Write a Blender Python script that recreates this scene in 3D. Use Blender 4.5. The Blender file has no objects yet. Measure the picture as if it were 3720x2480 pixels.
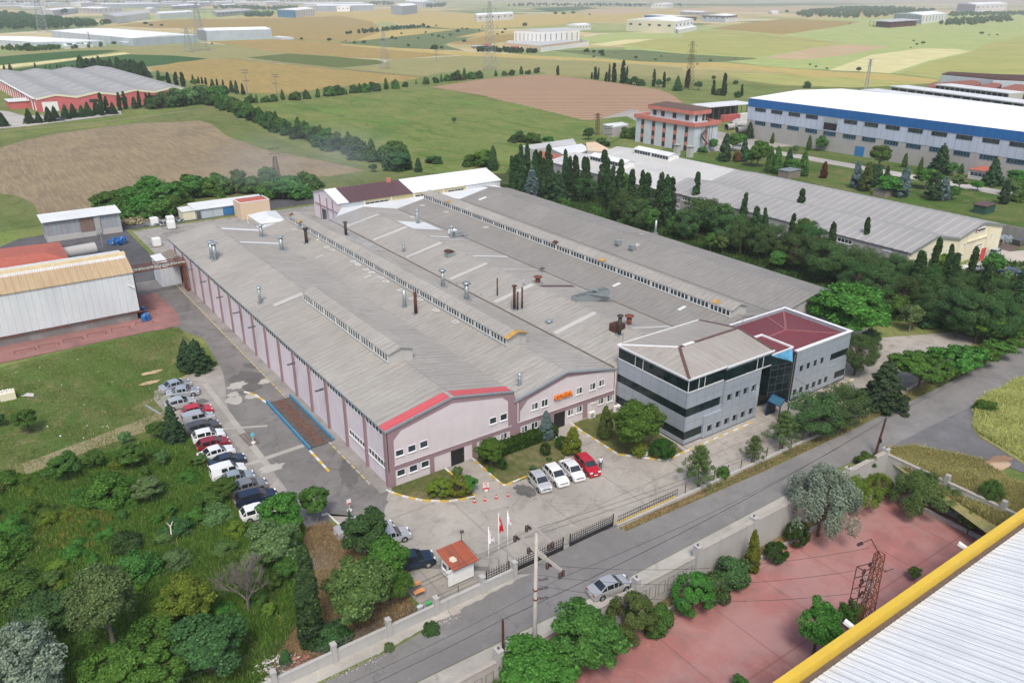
import bpy,bmesh,math,random
import numpy as np
from mathutils import Vector,Matrix
from mathutils.geometry import tessellate_polygon
random.seed(7)
S=bpy.context.scene
COL=S.collection
R=math.radians
# ------------------------------------------------------------------ camera, sky, sun, exposure
CAM=Vector((-35.16,-74.91,54.0));PITCH,ROLL,YAW=R(23.2368),R(0.11668),R(35.1974)
FPX,CX,CY=2933.986,1860.0,1240.0
_f=Vector((math.sin(YAW)*math.cos(PITCH),math.cos(YAW)*math.cos(PITCH),-math.sin(PITCH)))
_r0=Vector((math.cos(YAW),-math.sin(YAW),0));_u0=_r0.cross(_f)
_r=_r0*math.cos(ROLL)+_u0*math.sin(ROLL);_u=-_r0*math.sin(ROLL)+_u0*math.cos(ROLL)
cd=bpy.data.cameras.new('camera');cam=bpy.data.objects.new('camera',cd);COL.objects.link(cam)
cd.sensor_width=36.0;cd.lens=FPX/3720*36;cd.clip_start=0.5;cd.clip_end=30000
cam.matrix_world=Matrix(((_r.x,_u.x,-_f.x,CAM.x),(_r.y,_u.y,-_f.y,CAM.y),(_r.z,_u.z,-_f.z,CAM.z),(0,0,0,1)))
S.camera=cam
W=bpy.data.worlds.new('World');S.world=W;W.use_nodes=True
nt=W.node_tree;nt.nodes.clear()
sky=nt.nodes.new('ShaderNodeTexSky');sky.sky_type='NISHITA';sky.sun_disc=False
SUN_EL,SUN_AZ=R(54),R(214)
sky.sun_elevation=SUN_EL;sky.sun_rotation=SUN_AZ;sky.air_density=1.0;sky.dust_density=3.5;sky.ozone_density=1.0
bg=nt.nodes.new('ShaderNodeBackground');bg.inputs['Strength'].default_value=0.135
wo=nt.nodes.new('ShaderNodeOutputWorld')
nt.links.new(sky.outputs[0],bg.inputs[0]);nt.links.new(bg.outputs[0],wo.inputs[0])
sl=bpy.data.lights.new('sun','SUN');sl.energy=1.75;sl.angle=R(15);sl.color=(1.0,0.95,0.88)
sun=bpy.data.objects.new('sun',sl);COL.objects.link(sun)
sd=Vector((math.sin(SUN_AZ)*math.cos(SUN_EL),math.cos(SUN_AZ)*math.cos(SUN_EL),math.sin(SUN_EL)))
sun.rotation_euler=sd.to_track_quat('Z','Y').to_euler()
S.view_settings.view_transform='Standard';S.view_settings.look='None';S.view_settings.gamma=1.0
S.view_settings.exposure=0.5;S.view_settings.use_curve_mapping=False
S.render.engine='CYCLES'
S.cycles.max_bounces=6;S.cycles.diffuse_bounces=3;S.cycles.transmission_bounces=3;S.cycles.transparent_max_bounces=6
# ------------------------------------------------------------------ measured points (survey of the photograph on to the ground)
ZN={'P':(0,0,1),'D':(0,0,1.58163),'A':(1380,1400,.26361),'K':(1880,1360,.17007),'B':(2200,1060,.408163),
      'C':(560,1320,.26361),'V':(560,700,.26361),'E':(1840,440,.42517),'G':(1080,560,.32738),'H':(1500,1860,.26361),
      'T':(0,0,.26361),'U':(620,0,.26361),'W':(1860,0,.52721),'R':(3100,320,.26361),'F':(2300,360,.29762),
      'Y':(2750,1790,.44011),'Q':(0,780,.33155),'X':(3360,760,.19129),'M':(1130,1780,.20408)}
for k,(ox,oy)in {1:(0,0),2:(1240,0),3:(2480,0),4:(0,620),5:(1240,620),6:(2480,620),7:(0,1240),8:(1240,1240),
                    9:(2480,1240),10:(0,1860),11:(1240,1860),12:(2480,1860)}.items():
    ZN[k]=(ox,oy,.527211)
def ray(k,x,y):
    ox,oy,s=ZN[k]
    return _r*(ox+x*s-CX)- _u*(oy+y*s-CY)+_f*FPX
def g(k,x,y,z=0.0):
    d=ray(k,x,y);return CAM+d*((z-CAM.z)/d.z)
def onx(k,x,y,X):d=ray(k,x,y);return CAM+d*((X-CAM.x)/d.x)
def ony(k,x,y,Y):d=ray(k,x,y);return CAM+d*((Y-CAM.y)/d.y)
def hgt(k,xb,yb,xt,yt,zb=0.0):
    b=g(k,xb,yb,zb);d=ray(k,xt,yt)
    return CAM.z+d.z/math.hypot(d.x,d.y)*math.hypot(b.x-CAM.x,b.y-CAM.y)- zb
# ------------------------------------------------------------------ object helpers
def tag(o,label=None,cat=None,group=None,kind=None):
    if label:o['label']=label
    if cat:o['category']=cat
    if group:o['group']=group
    if kind:o['kind']=kind
    return o
LOCAL=set()
def thing(name,label,cat,loc=(0,0,0),rz=0.0,group=None,local=False):
    o=bpy.data.objects.new(name,None);COL.objects.link(o);o.empty_display_size=.3
    o.location=loc;o.rotation_euler=(0,0,rz)
    if local:LOCAL.add(o.name)
    return tag(o,label,cat,group)
def copy_tree(o,parent=None):
    c=o.copy();COL.objects.link(c);c.parent=parent
    for ch in[q for q in o.children]:copy_tree(ch,c)
    return c
class MB:
    def __init__(s):s.v=[];s.f=[];s.m=[]
    def face(s,pts,m=0):
        n=len(s.v);s.v+=[tuple(p)for p in pts];s.f.append(list(range(n,n+len(pts))));s.m.append(m);return s
    def box(s,x0,y0,z0,x1,y1,z1,m=0,skip=''):
        n=len(s.v)
        s.v+=[(x0,y0,z0),(x1,y0,z0),(x1,y1,z0),(x0,y1,z0),(x0,y0,z1),(x1,y0,z1),(x1,y1,z1),(x0,y1,z1)]
        for k,q in(('b',(3,2,1,0)),('t',(4,5,6,7)),('s',(0,1,5,4)),('e',(1,2,6,5)),('n',(2,3,7,6)),('w',(3,0,4,7))):
            if k not in skip:s.f.append([n+i for i in q]);s.m.append(m)
        return s
    def prism(s,poly,z0,z1,m=0):
        a=sum(poly[i][0]*poly[(i+1)% len(poly)][1]-poly[(i+1)% len(poly)][0]*poly[i][1]for i in range(len(poly)))
        if a<0:poly=poly[::-1]
        n=len(poly)
        s.face([(p[0],p[1],z1)for p in poly],m);s.face([(p[0],p[1],z0)for p in poly[::-1]],m)
        for i in range(n):
            p,q=poly[i],poly[(i+1)% n]
            s.face([(p[0],p[1],z0),(q[0],q[1],z0),(q[0],q[1],z1),(p[0],p[1],z1)],m)
        return s
    def extrude(s,prof,axis,a,b,m=0,cap=True):
        def P(q,t):return(t,q[0],q[1])if axis=='x' else(q[0],t,q[1])
        n=len(prof)
        for i in range(n):
            p,q=prof[i],prof[(i+1)% n]
            s.face([P(p,a),P(q,a),P(q,b),P(p,b)],m)
        if cap:s.face([P(p,a)for p in prof],m);s.face([P(p,b)for p in prof[::-1]],m)
        return s
    def tube(s,p,q,r,r2=None,n=8,m=0,cap=True):
        p,q=Vector(p),Vector(q);r2=r if r2 is None else r2;d=(q-p)
        if d.length<1e-6:return s
        d.normalize();a=d.orthogonal().normalized();b=d.cross(a);k=len(s.v)
        for(c,rr)in((p,r),(q,r2)):
            for i in range(n):
                t=2*math.pi*i/n;s.v.append(tuple(c+a*(rr*math.cos(t))+b*(rr*math.sin(t))))
        for i in range(n):
            j=(i+1)% n;s.f.append([k+i,k+j,k+n+j,k+n+i]);s.m.append(m)
        if cap:s.f.append([k+i for i in range(n)][::-1]);s.m.append(m);s.f.append([k+n+i for i in range(n)]);s.m.append(m)
        return s
    def beam(s,p,q,w,h=None,m=0):
        h=h or w;p,q=Vector(p),Vector(q);d=(q-p).normalized()
        a=d.cross(Vector((0,0,1)))
        if a.length<1e-3:a=Vector((1,0,0))
        a.normalize();b=a.cross(d);k=len(s.v)
        for c in(p,q):
            for(i,j)in((-1,-1),(1,-1),(1,1),(-1,1)):s.v.append(tuple(c+a*(w/2*i)+b*(h/2*j)))
        for q4 in((0,1,5,4),(1,2,6,5),(2,3,7,6),(3,0,4,7),(3,2,1,0),(4,5,6,7)):s.f.append([k+i for i in q4]);s.m.append(m)
        return s
    def lathe(s,c,prof,n=16,m=0):
        k=len(s.v)
        for(r,z)in prof:
            for i in range(n):
                t=2*math.pi*i/n;s.v.append((c[0]+r*math.cos(t),c[1]+r*math.sin(t),c[2]+z))
        for j in range(len(prof)-1):
            for i in range(n):
                a=(i+1)% n;s.f.append([k+j*n+i,k+j*n+a,k+(j+1)*n+a,k+(j+1)*n+i]);s.m.append(m)
        s.f.append([k+(len(prof)-1)*n+i for i in range(n)]);s.m.append(m)
        return s
    def build(s,name,mats,parent=None,smooth=False,bevel=0):
        if not isinstance(mats,(list,tuple)):mats=[mats]
        me=bpy.data.meshes.new(name);off=Vector((0,0,0));par=parent
        while par is not None and par.parent is not None:par=par.parent
        if par is not None and par.name not in LOCAL:off=par.location
        me.from_pydata([(v[0]-off[0],v[1]-off[1],v[2]-off[2])for v in s.v],[],s.f)
        for m in mats:me.materials.append(m)
        me.polygons.foreach_set('material_index',s.m)
        if smooth:me.polygons.foreach_set('use_smooth',[True]*len(s.f))
        me.update()
        o=bpy.data.objects.new(name,me);COL.objects.link(o);o.parent=parent
        if bevel:
            b=o.modifiers.new('b','BEVEL');b.width=bevel;b.segments=2;b.limit_method='ANGLE'
        return o
# ------------------------------------------------------------------ materials
def newmat(name):
    m=bpy.data.materials.new(name);m.use_nodes=True;n=m.node_tree;n.nodes.clear()
    o=n.nodes.new('ShaderNodeOutputMaterial');b=n.nodes.new('ShaderNodeBsdfPrincipled');n.links.new(b.outputs[0],o.inputs[0])
    return m,n,b
def N(n,t,**kw):
    x=n.nodes.new('ShaderNode'+t)
    for k,v in kw.items():
        if k in x.inputs.keys():x.inputs[k].default_value=v
        else:setattr(x,k,v)
    return x
def rgb(c):return(c[0],c[1],c[2],1)
def coords(n,scale=(1,1,1),rot=0.0,src='Object'):
    tc=N(n,'TexCoord');mp=N(n,'Mapping');n.links.new(tc.outputs[src],mp.inputs[0])
    mp.inputs['Scale'].default_value=scale;mp.inputs['Rotation'].default_value=(0,0,rot);return mp.outputs[0]
def noise(n,co,sc,det=4,rough=.6,dist=0):
    x=N(n,'TexNoise',Scale=sc,Detail=det,Roughness=rough,Distortion=dist);n.links.new(co,x.inputs['Vector']);return x.outputs[0]
def ramp(n,fac,stops,interp='LINEAR'):
    r=N(n,'ValToRGB');r.color_ramp.interpolation=interp;e=r.color_ramp.elements
    while len(e)>1:e.remove(e[-1])
    e[0].position=stops[0][0];e[0].color=rgb(stops[0][1])if not isinstance(stops[0][1],(int,float))else rgb([stops[0][1]]*3)
    for p,c in stops[1:]:
        q=e.new(p);q.color=rgb(c)if not isinstance(c,(int,float))else rgb([c]*3)
    n.links.new(fac,r.inputs[0]);return r.outputs[0]
def mix(n,fac,a,b,mode='MIX'):
    m=N(n,'Mix',data_type='RGBA',blend_type=mode)
    for i,v in((0,fac),(6,a),(7,b)):
        if isinstance(v,(int,float)):m.inputs[i].default_value=v
        elif isinstance(v,(tuple,list)):m.inputs[i].default_value=rgb(v)
        else:n.links.new(v,m.inputs[i])
    return m.outputs[2]
def bump(n,b,h,strength=.3,dist=.05):
    x=N(n,'Bump',Strength=strength,Distance=dist);n.links.new(h,x.inputs['Height']);n.links.new(x.outputs[0],b.inputs['Normal'])
def math_(n,op,a,b=None):
    x=N(n,'Math',operation=op)
    for i,v in((0,a),(1,b)):
        if v is None:continue
        if isinstance(v,(int,float)):x.inputs[i].default_value=v
        else:n.links.new(v,x.inputs[i])
    return x.outputs[0]
def plain(name,c,rough=.7,metal=0.0,var=.15,sc=1.5,spec=.4,coat=0.0):
    m,n,b=newmat(name);co=coords(n)
    f=noise(n,co,sc,5)
    k=ramp(n,f,[(.3,[x*(1-var)for x in c]),(.7,[min(1,x*(1+var))for x in c])])
    n.links.new(k,b.inputs['Base Color']);b.inputs['Roughness'].default_value=rough;b.inputs['Metallic'].default_value=metal
    b.inputs['Specular IOR Level'].default_value=spec;b.inputs['Coat Weight'].default_value=coat
    return m
def corr(name,c,pitch=.25,axis=1,dirt=(.2,.17,.14),amt=.35,rough=.55,lines=.75,bmp=.35,metal=0.0,sheet=1.0,stretch=None,jw=1.0,var=.035,jc=None):
    """profiled sheet: ribs along an axis, sheet joints, streaks that run down the slope, stains"""
    m,n,b=newmat(name);tc=N(n,'TexCoord');sx=N(n,'SeparateXYZ');n.links.new(tc.outputs['Object'],sx.inputs[0])
    s=sx.outputs[axis]
    t=math_(n,'FRACT',math_(n,'DIVIDE',s,pitch));tri=math_(n,'ABSOLUTE',math_(n,'SUBTRACT',t,.5))
    rib=ramp(n,tri,[(0,1.0),(.16,.9),(.3,.12),(.5,0.0)])
    t2=math_(n,'FRACT',math_(n,'DIVIDE',s,sheet));tri2=math_(n,'ABSOLUTE',math_(n,'SUBTRACT',t2,.5))
    joint=ramp(n,tri2,[(0,1.0),(.03*jw,1.0),(.07*jw,0.0)])
    cb=N(n,'CombineXYZ');n.links.new(math_(n,'FLOOR',math_(n,'DIVIDE',s,sheet)),cb.inputs[0]);n.links.new(math_(n,'FLOOR',math_(n,'DIVIDE',sx.outputs[1-axis],4.4)),cb.inputs[1]);wn=N(n,'TexWhiteNoise');n.links.new(cb.outputs[0],wn.inputs['Vector'])
    sc=[1,1,1];st=stretch or(.12,1.6);sc=[st[0],st[1],1]if axis==1 else[st[1],st[0],st[0]]
    mp=N(n,'Mapping');n.links.new(tc.outputs['Object'],mp.inputs[0]);mp.inputs['Scale'].default_value=sc
    streak=noise(n,mp.outputs[0],1.6,6,.65)
    mp2=N(n,'Mapping');n.links.new(tc.outputs['Object'],mp2.inputs[0])
    big=noise(n,mp2.outputs[0],.09,5,.6);fine=noise(n,mp2.outputs[0],5,3,.6)
    base=mix(n,ramp(n,big,[(.35,0),(.7,1)]),[x*.9 for x in c],[min(1,x*1.08)for x in c])
    base=mix(n,math_(n,'MULTIPLY',ramp(n,streak,[(.45,0),(.75,1)]),amt),base,dirt)
    base=mix(n,math_(n,'MULTIPLY',ramp(n,fine,[(.4,0),(.8,1)]),amt*.35),base,dirt)
    base=mix(n,wn.outputs[0],base,mix(n,1.0,base,(1+var*1.6,1+var*1.5,1+var*1.3),'MULTIPLY'));base=mix(n,math_(n,'MULTIPLY',math_(n,'GREATER_THAN',wn.outputs[0],.9),.5),base,mix(n,1.0,base,(1-var*2,1-var*2,1-var*2),'MULTIPLY'))
    base=mix(n,math_(n,'MULTIPLY',joint,lines*.55),base,jc or[x*.45 for x in c])
    base=mix(n,math_(n,'MULTIPLY',math_(n,'SUBTRACT',1.0,rib),.12*lines),base,[x*.5 for x in c])
    n.links.new(base,b.inputs['Base Color']);b.inputs['Roughness'].default_value=rough;b.inputs['Metallic'].default_value=metal
    b.inputs['Specular IOR Level'].default_value=.3
    bump(n,b,rib,bmp,.05);return m
def wallm(name,c,stain=(.3,.27,.25),amt=.25,rough=.85,var=.06):
    m,n,b=newmat(name);co=coords(n);cs=coords(n,(1.2,1.2,.15))
    big=noise(n,co,.3,5,.6);st=noise(n,cs,1.3,5,.65);fine=noise(n,co,14,3)
    k=mix(n,ramp(n,big,[(.3,0),(.7,1)]),[x*(1-var)for x in c],[min(1,x*(1+var))for x in c])
    k=mix(n,math_(n,'MULTIPLY',ramp(n,st,[(.5,0),(.8,1)]),amt),k,stain)
    n.links.new(k,b.inputs['Base Color']);b.inputs['Roughness'].default_value=rough;b.inputs['Specular IOR Level'].default_value=.2
    bump(n,b,fine,.15,.01);return m
def paving(name,c,patch=.5,crack=1.0,dark=(.05,.05,.05),slab=0.0,tint=None):
    m,n,b=newmat(name);co=coords(n)
    big=noise(n,co,.07,6,.6,.6);mid=noise(n,co,.35,6,.7,1.0);fine=noise(n,co,6,4,.7)
    k=mix(n,ramp(n,big,[(.35,0),(.65,1)]),[x*.82 for x in c],[x*1.15 for x in c])
    k=mix(n,math_(n,'MULTIPLY',ramp(n,mid,[(.5,0),(.66,1)]),patch),k,dark)
    k=mix(n,math_(n,'MULTIPLY',ramp(n,mid,[(.36,1),(.42,0)]),patch*.7),k,[min(1,x*1.45)for x in c])
    k=mix(n,math_(n,'MULTIPLY',ramp(n,fine,[(.3,1),(.7,0)]),.22),k,[x*.55 for x in c])
    if tint:k=mix(n,math_(n,'MULTIPLY',ramp(n,noise(n,co,.18,4,.6,.3),[(.45,0),(.6,1)]),.55),k,tint)
    vo=N(n,'TexVoronoi',feature='DISTANCE_TO_EDGE',Scale=.55);nd=N(n,'TexNoise',Scale=1.5,Detail=6)
    n.links.new(co,nd.inputs['Vector']);mv=N(n,'Mix',data_type='VECTOR');mv.inputs[0].default_value=.45
    n.links.new(co,mv.inputs[4]);n.links.new(nd.outputs[1],mv.inputs[5]);n.links.new(mv.outputs[1],vo.inputs['Vector'])
    cr=ramp(n,vo.outputs[0],[(0,1),(.006,.8),(.018,0)]);cm=ramp(n,noise(n,co,.22,5),[(.5,0),(.62,1)])
    k=mix(n,math_(n,'MULTIPLY',math_(n,'MULTIPLY',cr,cm),.38*crack),k,[x*.4 for x in c])
    if slab:
        sx=N(n,'SeparateXYZ');n.links.new(co,sx.inputs[0])
        for ax,w in((0,slab),(1,slab*1.25)):
            t=math_(n,'ABSOLUTE',math_(n,'SUBTRACT',math_(n,'FRACT',math_(n,'DIVIDE',sx.outputs[ax],w)),.5))
            k=mix(n,math_(n,'MULTIPLY',ramp(n,t,[(0,1),(.006,1),(.014,0)]),.45),k,[x*.5 for x in c])
    n.links.new(k,b.inputs['Base Color']);b.inputs['Roughness'].default_value=.9;b.inputs['Specular IOR Level'].default_value=.2
    bump(n,b,fine,.25,.01);return m
def field(name,c1,c2,rows=0.0,rot=0.0,c3=None,rowamt=.3,sc=.03,stretch=6,rowcol=None):
    m,n,b=newmat(name);co=coords(n);cr=coords(n,(1,1/stretch,1),rot)
    a=noise(n,co,sc,7,.62,.4);s=noise(n,cr,sc*10,6,.7);f=noise(n,co,2.2,4,.7)
    k=mix(n,ramp(n,a,[(.36,0),(.64,1)]),c1,c2)
    k=mix(n,math_(n,'MULTIPLY',ramp(n,s,[(.4,0),(.65,1)]),.55),k,c3 or[x*.7 for x in c1])
    k=mix(n,math_(n,'MULTIPLY',ramp(n,f,[(.4,0),(.7,1)]),.35),k,[x*.6 for x in c2])
    s2=noise(n,coords(n,(1,1/(stretch*1.6),1),rot+.06),sc*26,5,.7);k=mix(n,math_(n,'MULTIPLY',ramp(n,s2,[(.48,0),(.62,1)]),.5),k,[min(1,x*1.22)for x in c2])
    if rows:
        cw=coords(n,(1,1,1),rot);w=N(n,'TexWave',Scale=.314/rows,Distortion=1.5,Detail=3);w.inputs['Detail Scale'].default_value=.3
        n.links.new(cw,w.inputs['Vector']);k=mix(n,math_(n,'MULTIPLY',ramp(n,w.outputs[1],[(.72,0),(.95,1)]),rowamt),k,rowcol or[x*.72 for x in c2])
    n.links.new(k,b.inputs['Base Color']);b.inputs['Roughness'].default_value=1;b.inputs['Specular IOR Level'].default_value=.05
    bump(n,b,f,.5,.1);return m
def glass(name,c=(.02,.03,.035),rough=.08,spec=.6):
    m,n,b=newmat(name);co=coords(n);f=noise(n,co,.6,3)
    k=ramp(n,f,[(.35,c),(.7,[x*2.2 for x in c])]);n.links.new(k,b.inputs['Base Color'])
    b.inputs['Roughness'].default_value=rough;b.inputs['Specular IOR Level'].default_value=spec;return m
def leafm(name,c1,c2,trans=.25,hue=.35):
    m=bpy.data.materials.new(name);m.use_nodes=True;n=m.node_tree;n.nodes.clear()
    o=N(n,'OutputMaterial');d=N(n,'BsdfDiffuse');t=N(n,'BsdfTranslucent');mx=N(n,'MixShader');mx.inputs[0].default_value=trans
    geo=N(n,'NewGeometry');oi=N(n,'ObjectInfo');co=coords(n)
    k=ramp(n,geo.outputs['Random Per Island'],[(0,c1),(.75,c2),(1,[min(1,x*1.6)for x in c2])])
    cl=noise(n,co,5.0,3);k=mix(n,math_(n,'MULTIPLY',ramp(n,cl,[(.35,0),(.7,1)]),hue),k,[c2[0]*1.12,c2[1]*1.2,c2[2]*.95])
    hs=N(n,'HueSaturation');n.links.new(k,hs.inputs['Color'])
    n.links.new(math_(n,'ADD',.475,math_(n,'MULTIPLY',oi.outputs['Random'],.05)),hs.inputs['Hue'])
    n.links.new(math_(n,'ADD',.8,math_(n,'MULTIPLY',oi.outputs['Random'],.45)),hs.inputs['Value'])
    for sh in(d,t):n.links.new(hs.outputs[0],sh.inputs[0])
    n.links.new(d.outputs[0],mx.inputs[1]);n.links.new(t.outputs[0],mx.inputs[2]);n.links.new(mx.outputs[0],o.inputs[0]);return m
MAT={}
def paint(c,name='car_paint',rough=.28,metal=.0):
    k=(name,tuple(c),metal)
    if k not in MAT:
        m,n,b=newmat(name);f=noise(n,coords(n),3,3)
        n.links.new(ramp(n,f,[(.3,[x*.93 for x in c]),(.7,c)]),b.inputs['Base Color'])
        b.inputs['Roughness'].default_value=rough;b.inputs['Metallic'].default_value=metal;b.inputs['Coat Weight'].default_value=.6;b.inputs['Coat Roughness'].default_value=.06
        MAT[k]=m
    return MAT[k]
M=dict(
 roof=corr('roof_sheet_grey',(.345,.33,.30),.33,1,(.17,.155,.13),.6,sheet=1.05,lines=.9),
 roof_dark=corr('roof_sheet_dark_grey',(.262,.252,.232),.33,1,(.12,.11,.10),.55,sheet=1.05,lines=.9),
 roof_red=corr('roof_sheet_red',(.56,.10,.11),.33,1,(.2,.06,.05),.3,sheet=1.05),
 roof_white=corr('roof_sheet_white',(.66,.68,.68),.5,1,(.35,.33,.3),.25,sheet=1.1,lines=.4),
 roof_pale=corr('roof_sheet_pale',(.5,.5,.48),.5,1,(.3,.28,.25),.3,sheet=2.0,lines=.5),
 roof_stripe=corr('roof_sheet_pale_joints',(.315,.308,.295),.5,1,(.2,.19,.18),.35,sheet=2.2,lines=1.0,jw=.8,jc=(.52,.52,.50)),
 roof_brownx=corr('roof_sheet_brown',(.11,.06,.065),.3,0,(.05,.03,.03),.3),
 roof_whitex=corr('roof_sheet_white_long',(.68,.70,.70),.5,0,(.4,.38,.35),.2,sheet=1.1,lines=.4),
 roof_tan=corr('roof_sheet_tan',(.46,.36,.23),.36,0,(.36,.22,.1),.55,sheet=1.08,lines=.8,bmp=.6),
 wall_white_sheet=corr('wall_sheet_white',(.60,.64,.67),.36,0,(.42,.44,.45),.3,sheet=1.08,lines=.55,bmp=.5),
 wall_grey_sheet=corr('wall_sheet_grey',(.30,.34,.37),.3,0,(.2,.12,.08),.5,sheet=1.0),
 wall_hall_sheet=corr('wall_sheet_hangar',(.42,.48,.53),.6,0,(.3,.33,.36),.2,sheet=3.0),
 roof_far=corr('roof_far_white',(.84,.86,.87),2,0,(.5,.5,.5),.15,sheet=6,lines=.3),  # far roofs whitened in colour to stand for distant sunshine
 roof_fg=corr('roof_sheet_white_fixings',(.74,.77,.79),.75,0,(.50,.49,.47),.35,sheet=.75,lines=1.3,bmp=.3,stretch=(.25,1.4),jw=1.9,var=.02),
 gutter_dirt=wallm('gutter_brown_dirt',(.13,.10,.08),(.05,.04,.03),.6),
 ochre=plain('ochre_flashing',(.42,.25,.06),.7,0,.3),yellow=wallm('yellow_painted_metal',(.62,.42,.05),(.35,.28,.2),.25,.5),
 pink=wallm('pink_plaster',(.565,.515,.525),(.45,.39,.39),.3),lilac=wallm('lilac_plaster',(.62,.565,.60),(.42,.36,.36),.45),
 mauve=wallm('mauve_trim',(.27,.185,.20),(.18,.12,.12),.35),white=plain('white_paint',(.72,.72,.7),.5,var=.05),
 winframe=plain('white_window_frame',(.70,.71,.71),.4,var=.04),glass=glass('window_glass'),glassg=glass('green_tinted_glass',(.006,.013,.014),.06,.35),
 glassb=glass('pale_blue_glass',(.05,.17,.26),.15,.7),black=plain('black_metal',(.018,.018,.02),.45),rubber=plain('rubber',(.02,.02,.02),.8),
 panel=None,concrete=wallm('concrete',(.34,.335,.32),(.2,.19,.17),.45),curtain=plain('grey_curtain',(.24,.24,.24),.9,0,.2,6),concrete_w=wallm('white_washed_concrete',(.405,.40,.38),(.3,.29,.27),.55),
 concrete_d=wallm('dark_concrete',(.24,.235,.225),(.13,.12,.11),.5),grey=plain('grey_metal',(.36,.40,.42),.45,.3),greyd=plain('dark_grey_metal',(.12,.12,.12),.5,.3),
 galv=plain('galvanised_metal',(.33,.37,.38),.4,.5,.2,4),rustroof=wallm('rust_red_roof',(.27,.105,.075),(.16,.08,.06),.6),rust=plain('rusty_metal',(.16,.055,.03),.85,.1,.5,3),rustd=plain('dark_rusty_metal',(.085,.035,.022),.8,.2,.4,3),
 soot=plain('sooty_metal',(.05,.042,.035),.8,.1,.4,3),blue=plain('blue_paint',(.03,.16,.36),.5,0,.3,3),bluew=wallm('worn_blue_paint',(.05,.20,.34),(.22,.22,.2),.8),
 bluestripe=corr('wall_sheet_blue',(.015,.12,.34),.8,1,(.01,.08,.25),.3,sheet=2.4),bluehall=corr('wall_sheet_pale_blue',(.42,.48,.58),.8,1,(.35,.38,.45),.3,sheet=2.4),
 cream=wallm('cream_plaster',(.66,.62,.46),(.5,.45,.3),.2),yellowwall=wallm('yellow_plaster',(.58,.52,.27),(.4,.3,.25),.5),beige=wallm('beige_plaster',(.60,.47,.33),(.4,.33,.25),.25),
 redwall=wallm('red_painted_wall',(.50,.13,.13),(.35,.15,.12),.4),redtile=None,bluishwall=wallm('pale_blue_plaster',(.47,.52,.55),(.3,.33,.33),.4),
 terracotta=wallm('terracotta_paint',(.48,.17,.13),(.5,.38,.34),.6),maroon=corr('maroon_roof_tiles',(.17,.035,.045),.3,0,(.09,.06,.05),.6,sheet=1.0),
 brown=plain('brown_metal',(.12,.065,.055),.5,.1,.2),wood=plain('weathered_wood',(.19,.165,.14),.9,0,.3,5),bark=plain('bark',(.10,.075,.055),.95,0,.35,8),
 barkg=plain('grey_bark',(.22,.20,.17),.95,0,.35,8),bluetarp=plain('blue_plastic',(.02,.12,.35),.35),orange=plain('orange_paint',(.72,.19,.02),.5),orange_wood=plain('orange_table_top',(.62,.27,.10),.5),
 red=plain('red_plastic',(.48,.04,.035),.45),redcloth=plain('red_cloth',(.60,.012,.03),.8),whitecloth=plain('white_cloth',(.75,.74,.78),.8,var=.04),green=plain('green_paint',(.02,.25,.16),.5),
 greenp=plain('green_plastic',(.05,.40,.10),.5),skin=plain('skin',(.35,.19,.13),.6),hair=plain('black_hair',(.015,.012,.012),.6),shirt=plain('white_shirt',(.68,.67,.78),.8),jeans=plain('blue_jeans',(.06,.10,.17),.85),
 shoe=plain('dark_shoes',(.03,.03,.025),.6),darkcloth=plain('dark_cloth',(.03,.03,.035),.85),lamp=plain('lamp_lens',(.75,.77,.78),.15,spec=.8),tail=plain('red_lens',(.45,.01,.015),.2),plate=plain('white_plate',(.7,.7,.7),.4),
 yelk=wallm('yellow_kerb_paint',(.56,.38,.06),(.28,.26,.2),.85),whk=wallm('white_kerb_paint',(.60,.59,.56),(.3,.28,.25),.5),rubble=plain('rubble',(.45,.42,.39),.9,0,.3,2),brick=plain('brick_rubble',(.42,.16,.10),.9,0,.3,2),
 yelw=wallm('faded_yellow_paint',(.42,.34,.16),(.25,.23,.2),.8),insul=plain('brown_ceramic',(.05,.025,.022),.25,spec=.7),wire=plain('wire',(.04,.04,.04),.6),purple=plain('dark_seat',(.05,.05,.06),.6),cop=wallm('concrete_coping',(.37,.34,.30),(.2,.18,.15),.5))
def panelm():
    m,n,b=newmat('aluminium_panel');tc=N(n,'TexCoord');sx=N(n,'SeparateXYZ');n.links.new(tc.outputs['Object'],sx.inputs[0])
    k=ramp(n,noise(n,coords(n),.5,3),[(.3,(.33,.375,.42)),(.7,(.37,.415,.46))])
    for src,w,off in((sx.outputs[2],1.02,.28),(math_(n,'ADD',sx.outputs[0],sx.outputs[1]),1.6,.4)):
        t=math_(n,'ABSOLUTE',math_(n,'SUBTRACT',math_(n,'FRACT',math_(n,'ADD',math_(n,'DIVIDE',src,w),off)),.5))
        k=mix(n,ramp(n,t,[(0,1),(.012,1),(.022,0)]),k,(.2,.22,.24))
    n.links.new(k,b.inputs['Base Color']);b.inputs['Roughness'].default_value=.38;b.inputs['Metallic'].default_value=.25;return m
M['panel']=panelm()
def tilem(name,c):
    m,n,b=newmat(name);co=coords(n);w=N(n,'TexWave',Scale=1.2,Distortion=.3,bands_direction='Y');n.links.new(co,w.inputs['Vector'])
    k=mix(n,math_(n,'MULTIPLY',ramp(n,noise(n,co,1.2,5),[(.4,0),(.7,1)]),.5),c,[x*.65 for x in c])
    k=mix(n,math_(n,'MULTIPLY',ramp(n,w.outputs[1],[(.2,1),(.5,0)]),.35),k,[x*.5 for x in c])
    n.links.new(k,b.inputs['Base Color']);b.inputs['Roughness'].default_value=.85;bump(n,b,w.outputs[1],.5,.05);return m
M['redtile']=tilem('red_clay_tiles',(.42,.12,.08))
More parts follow.
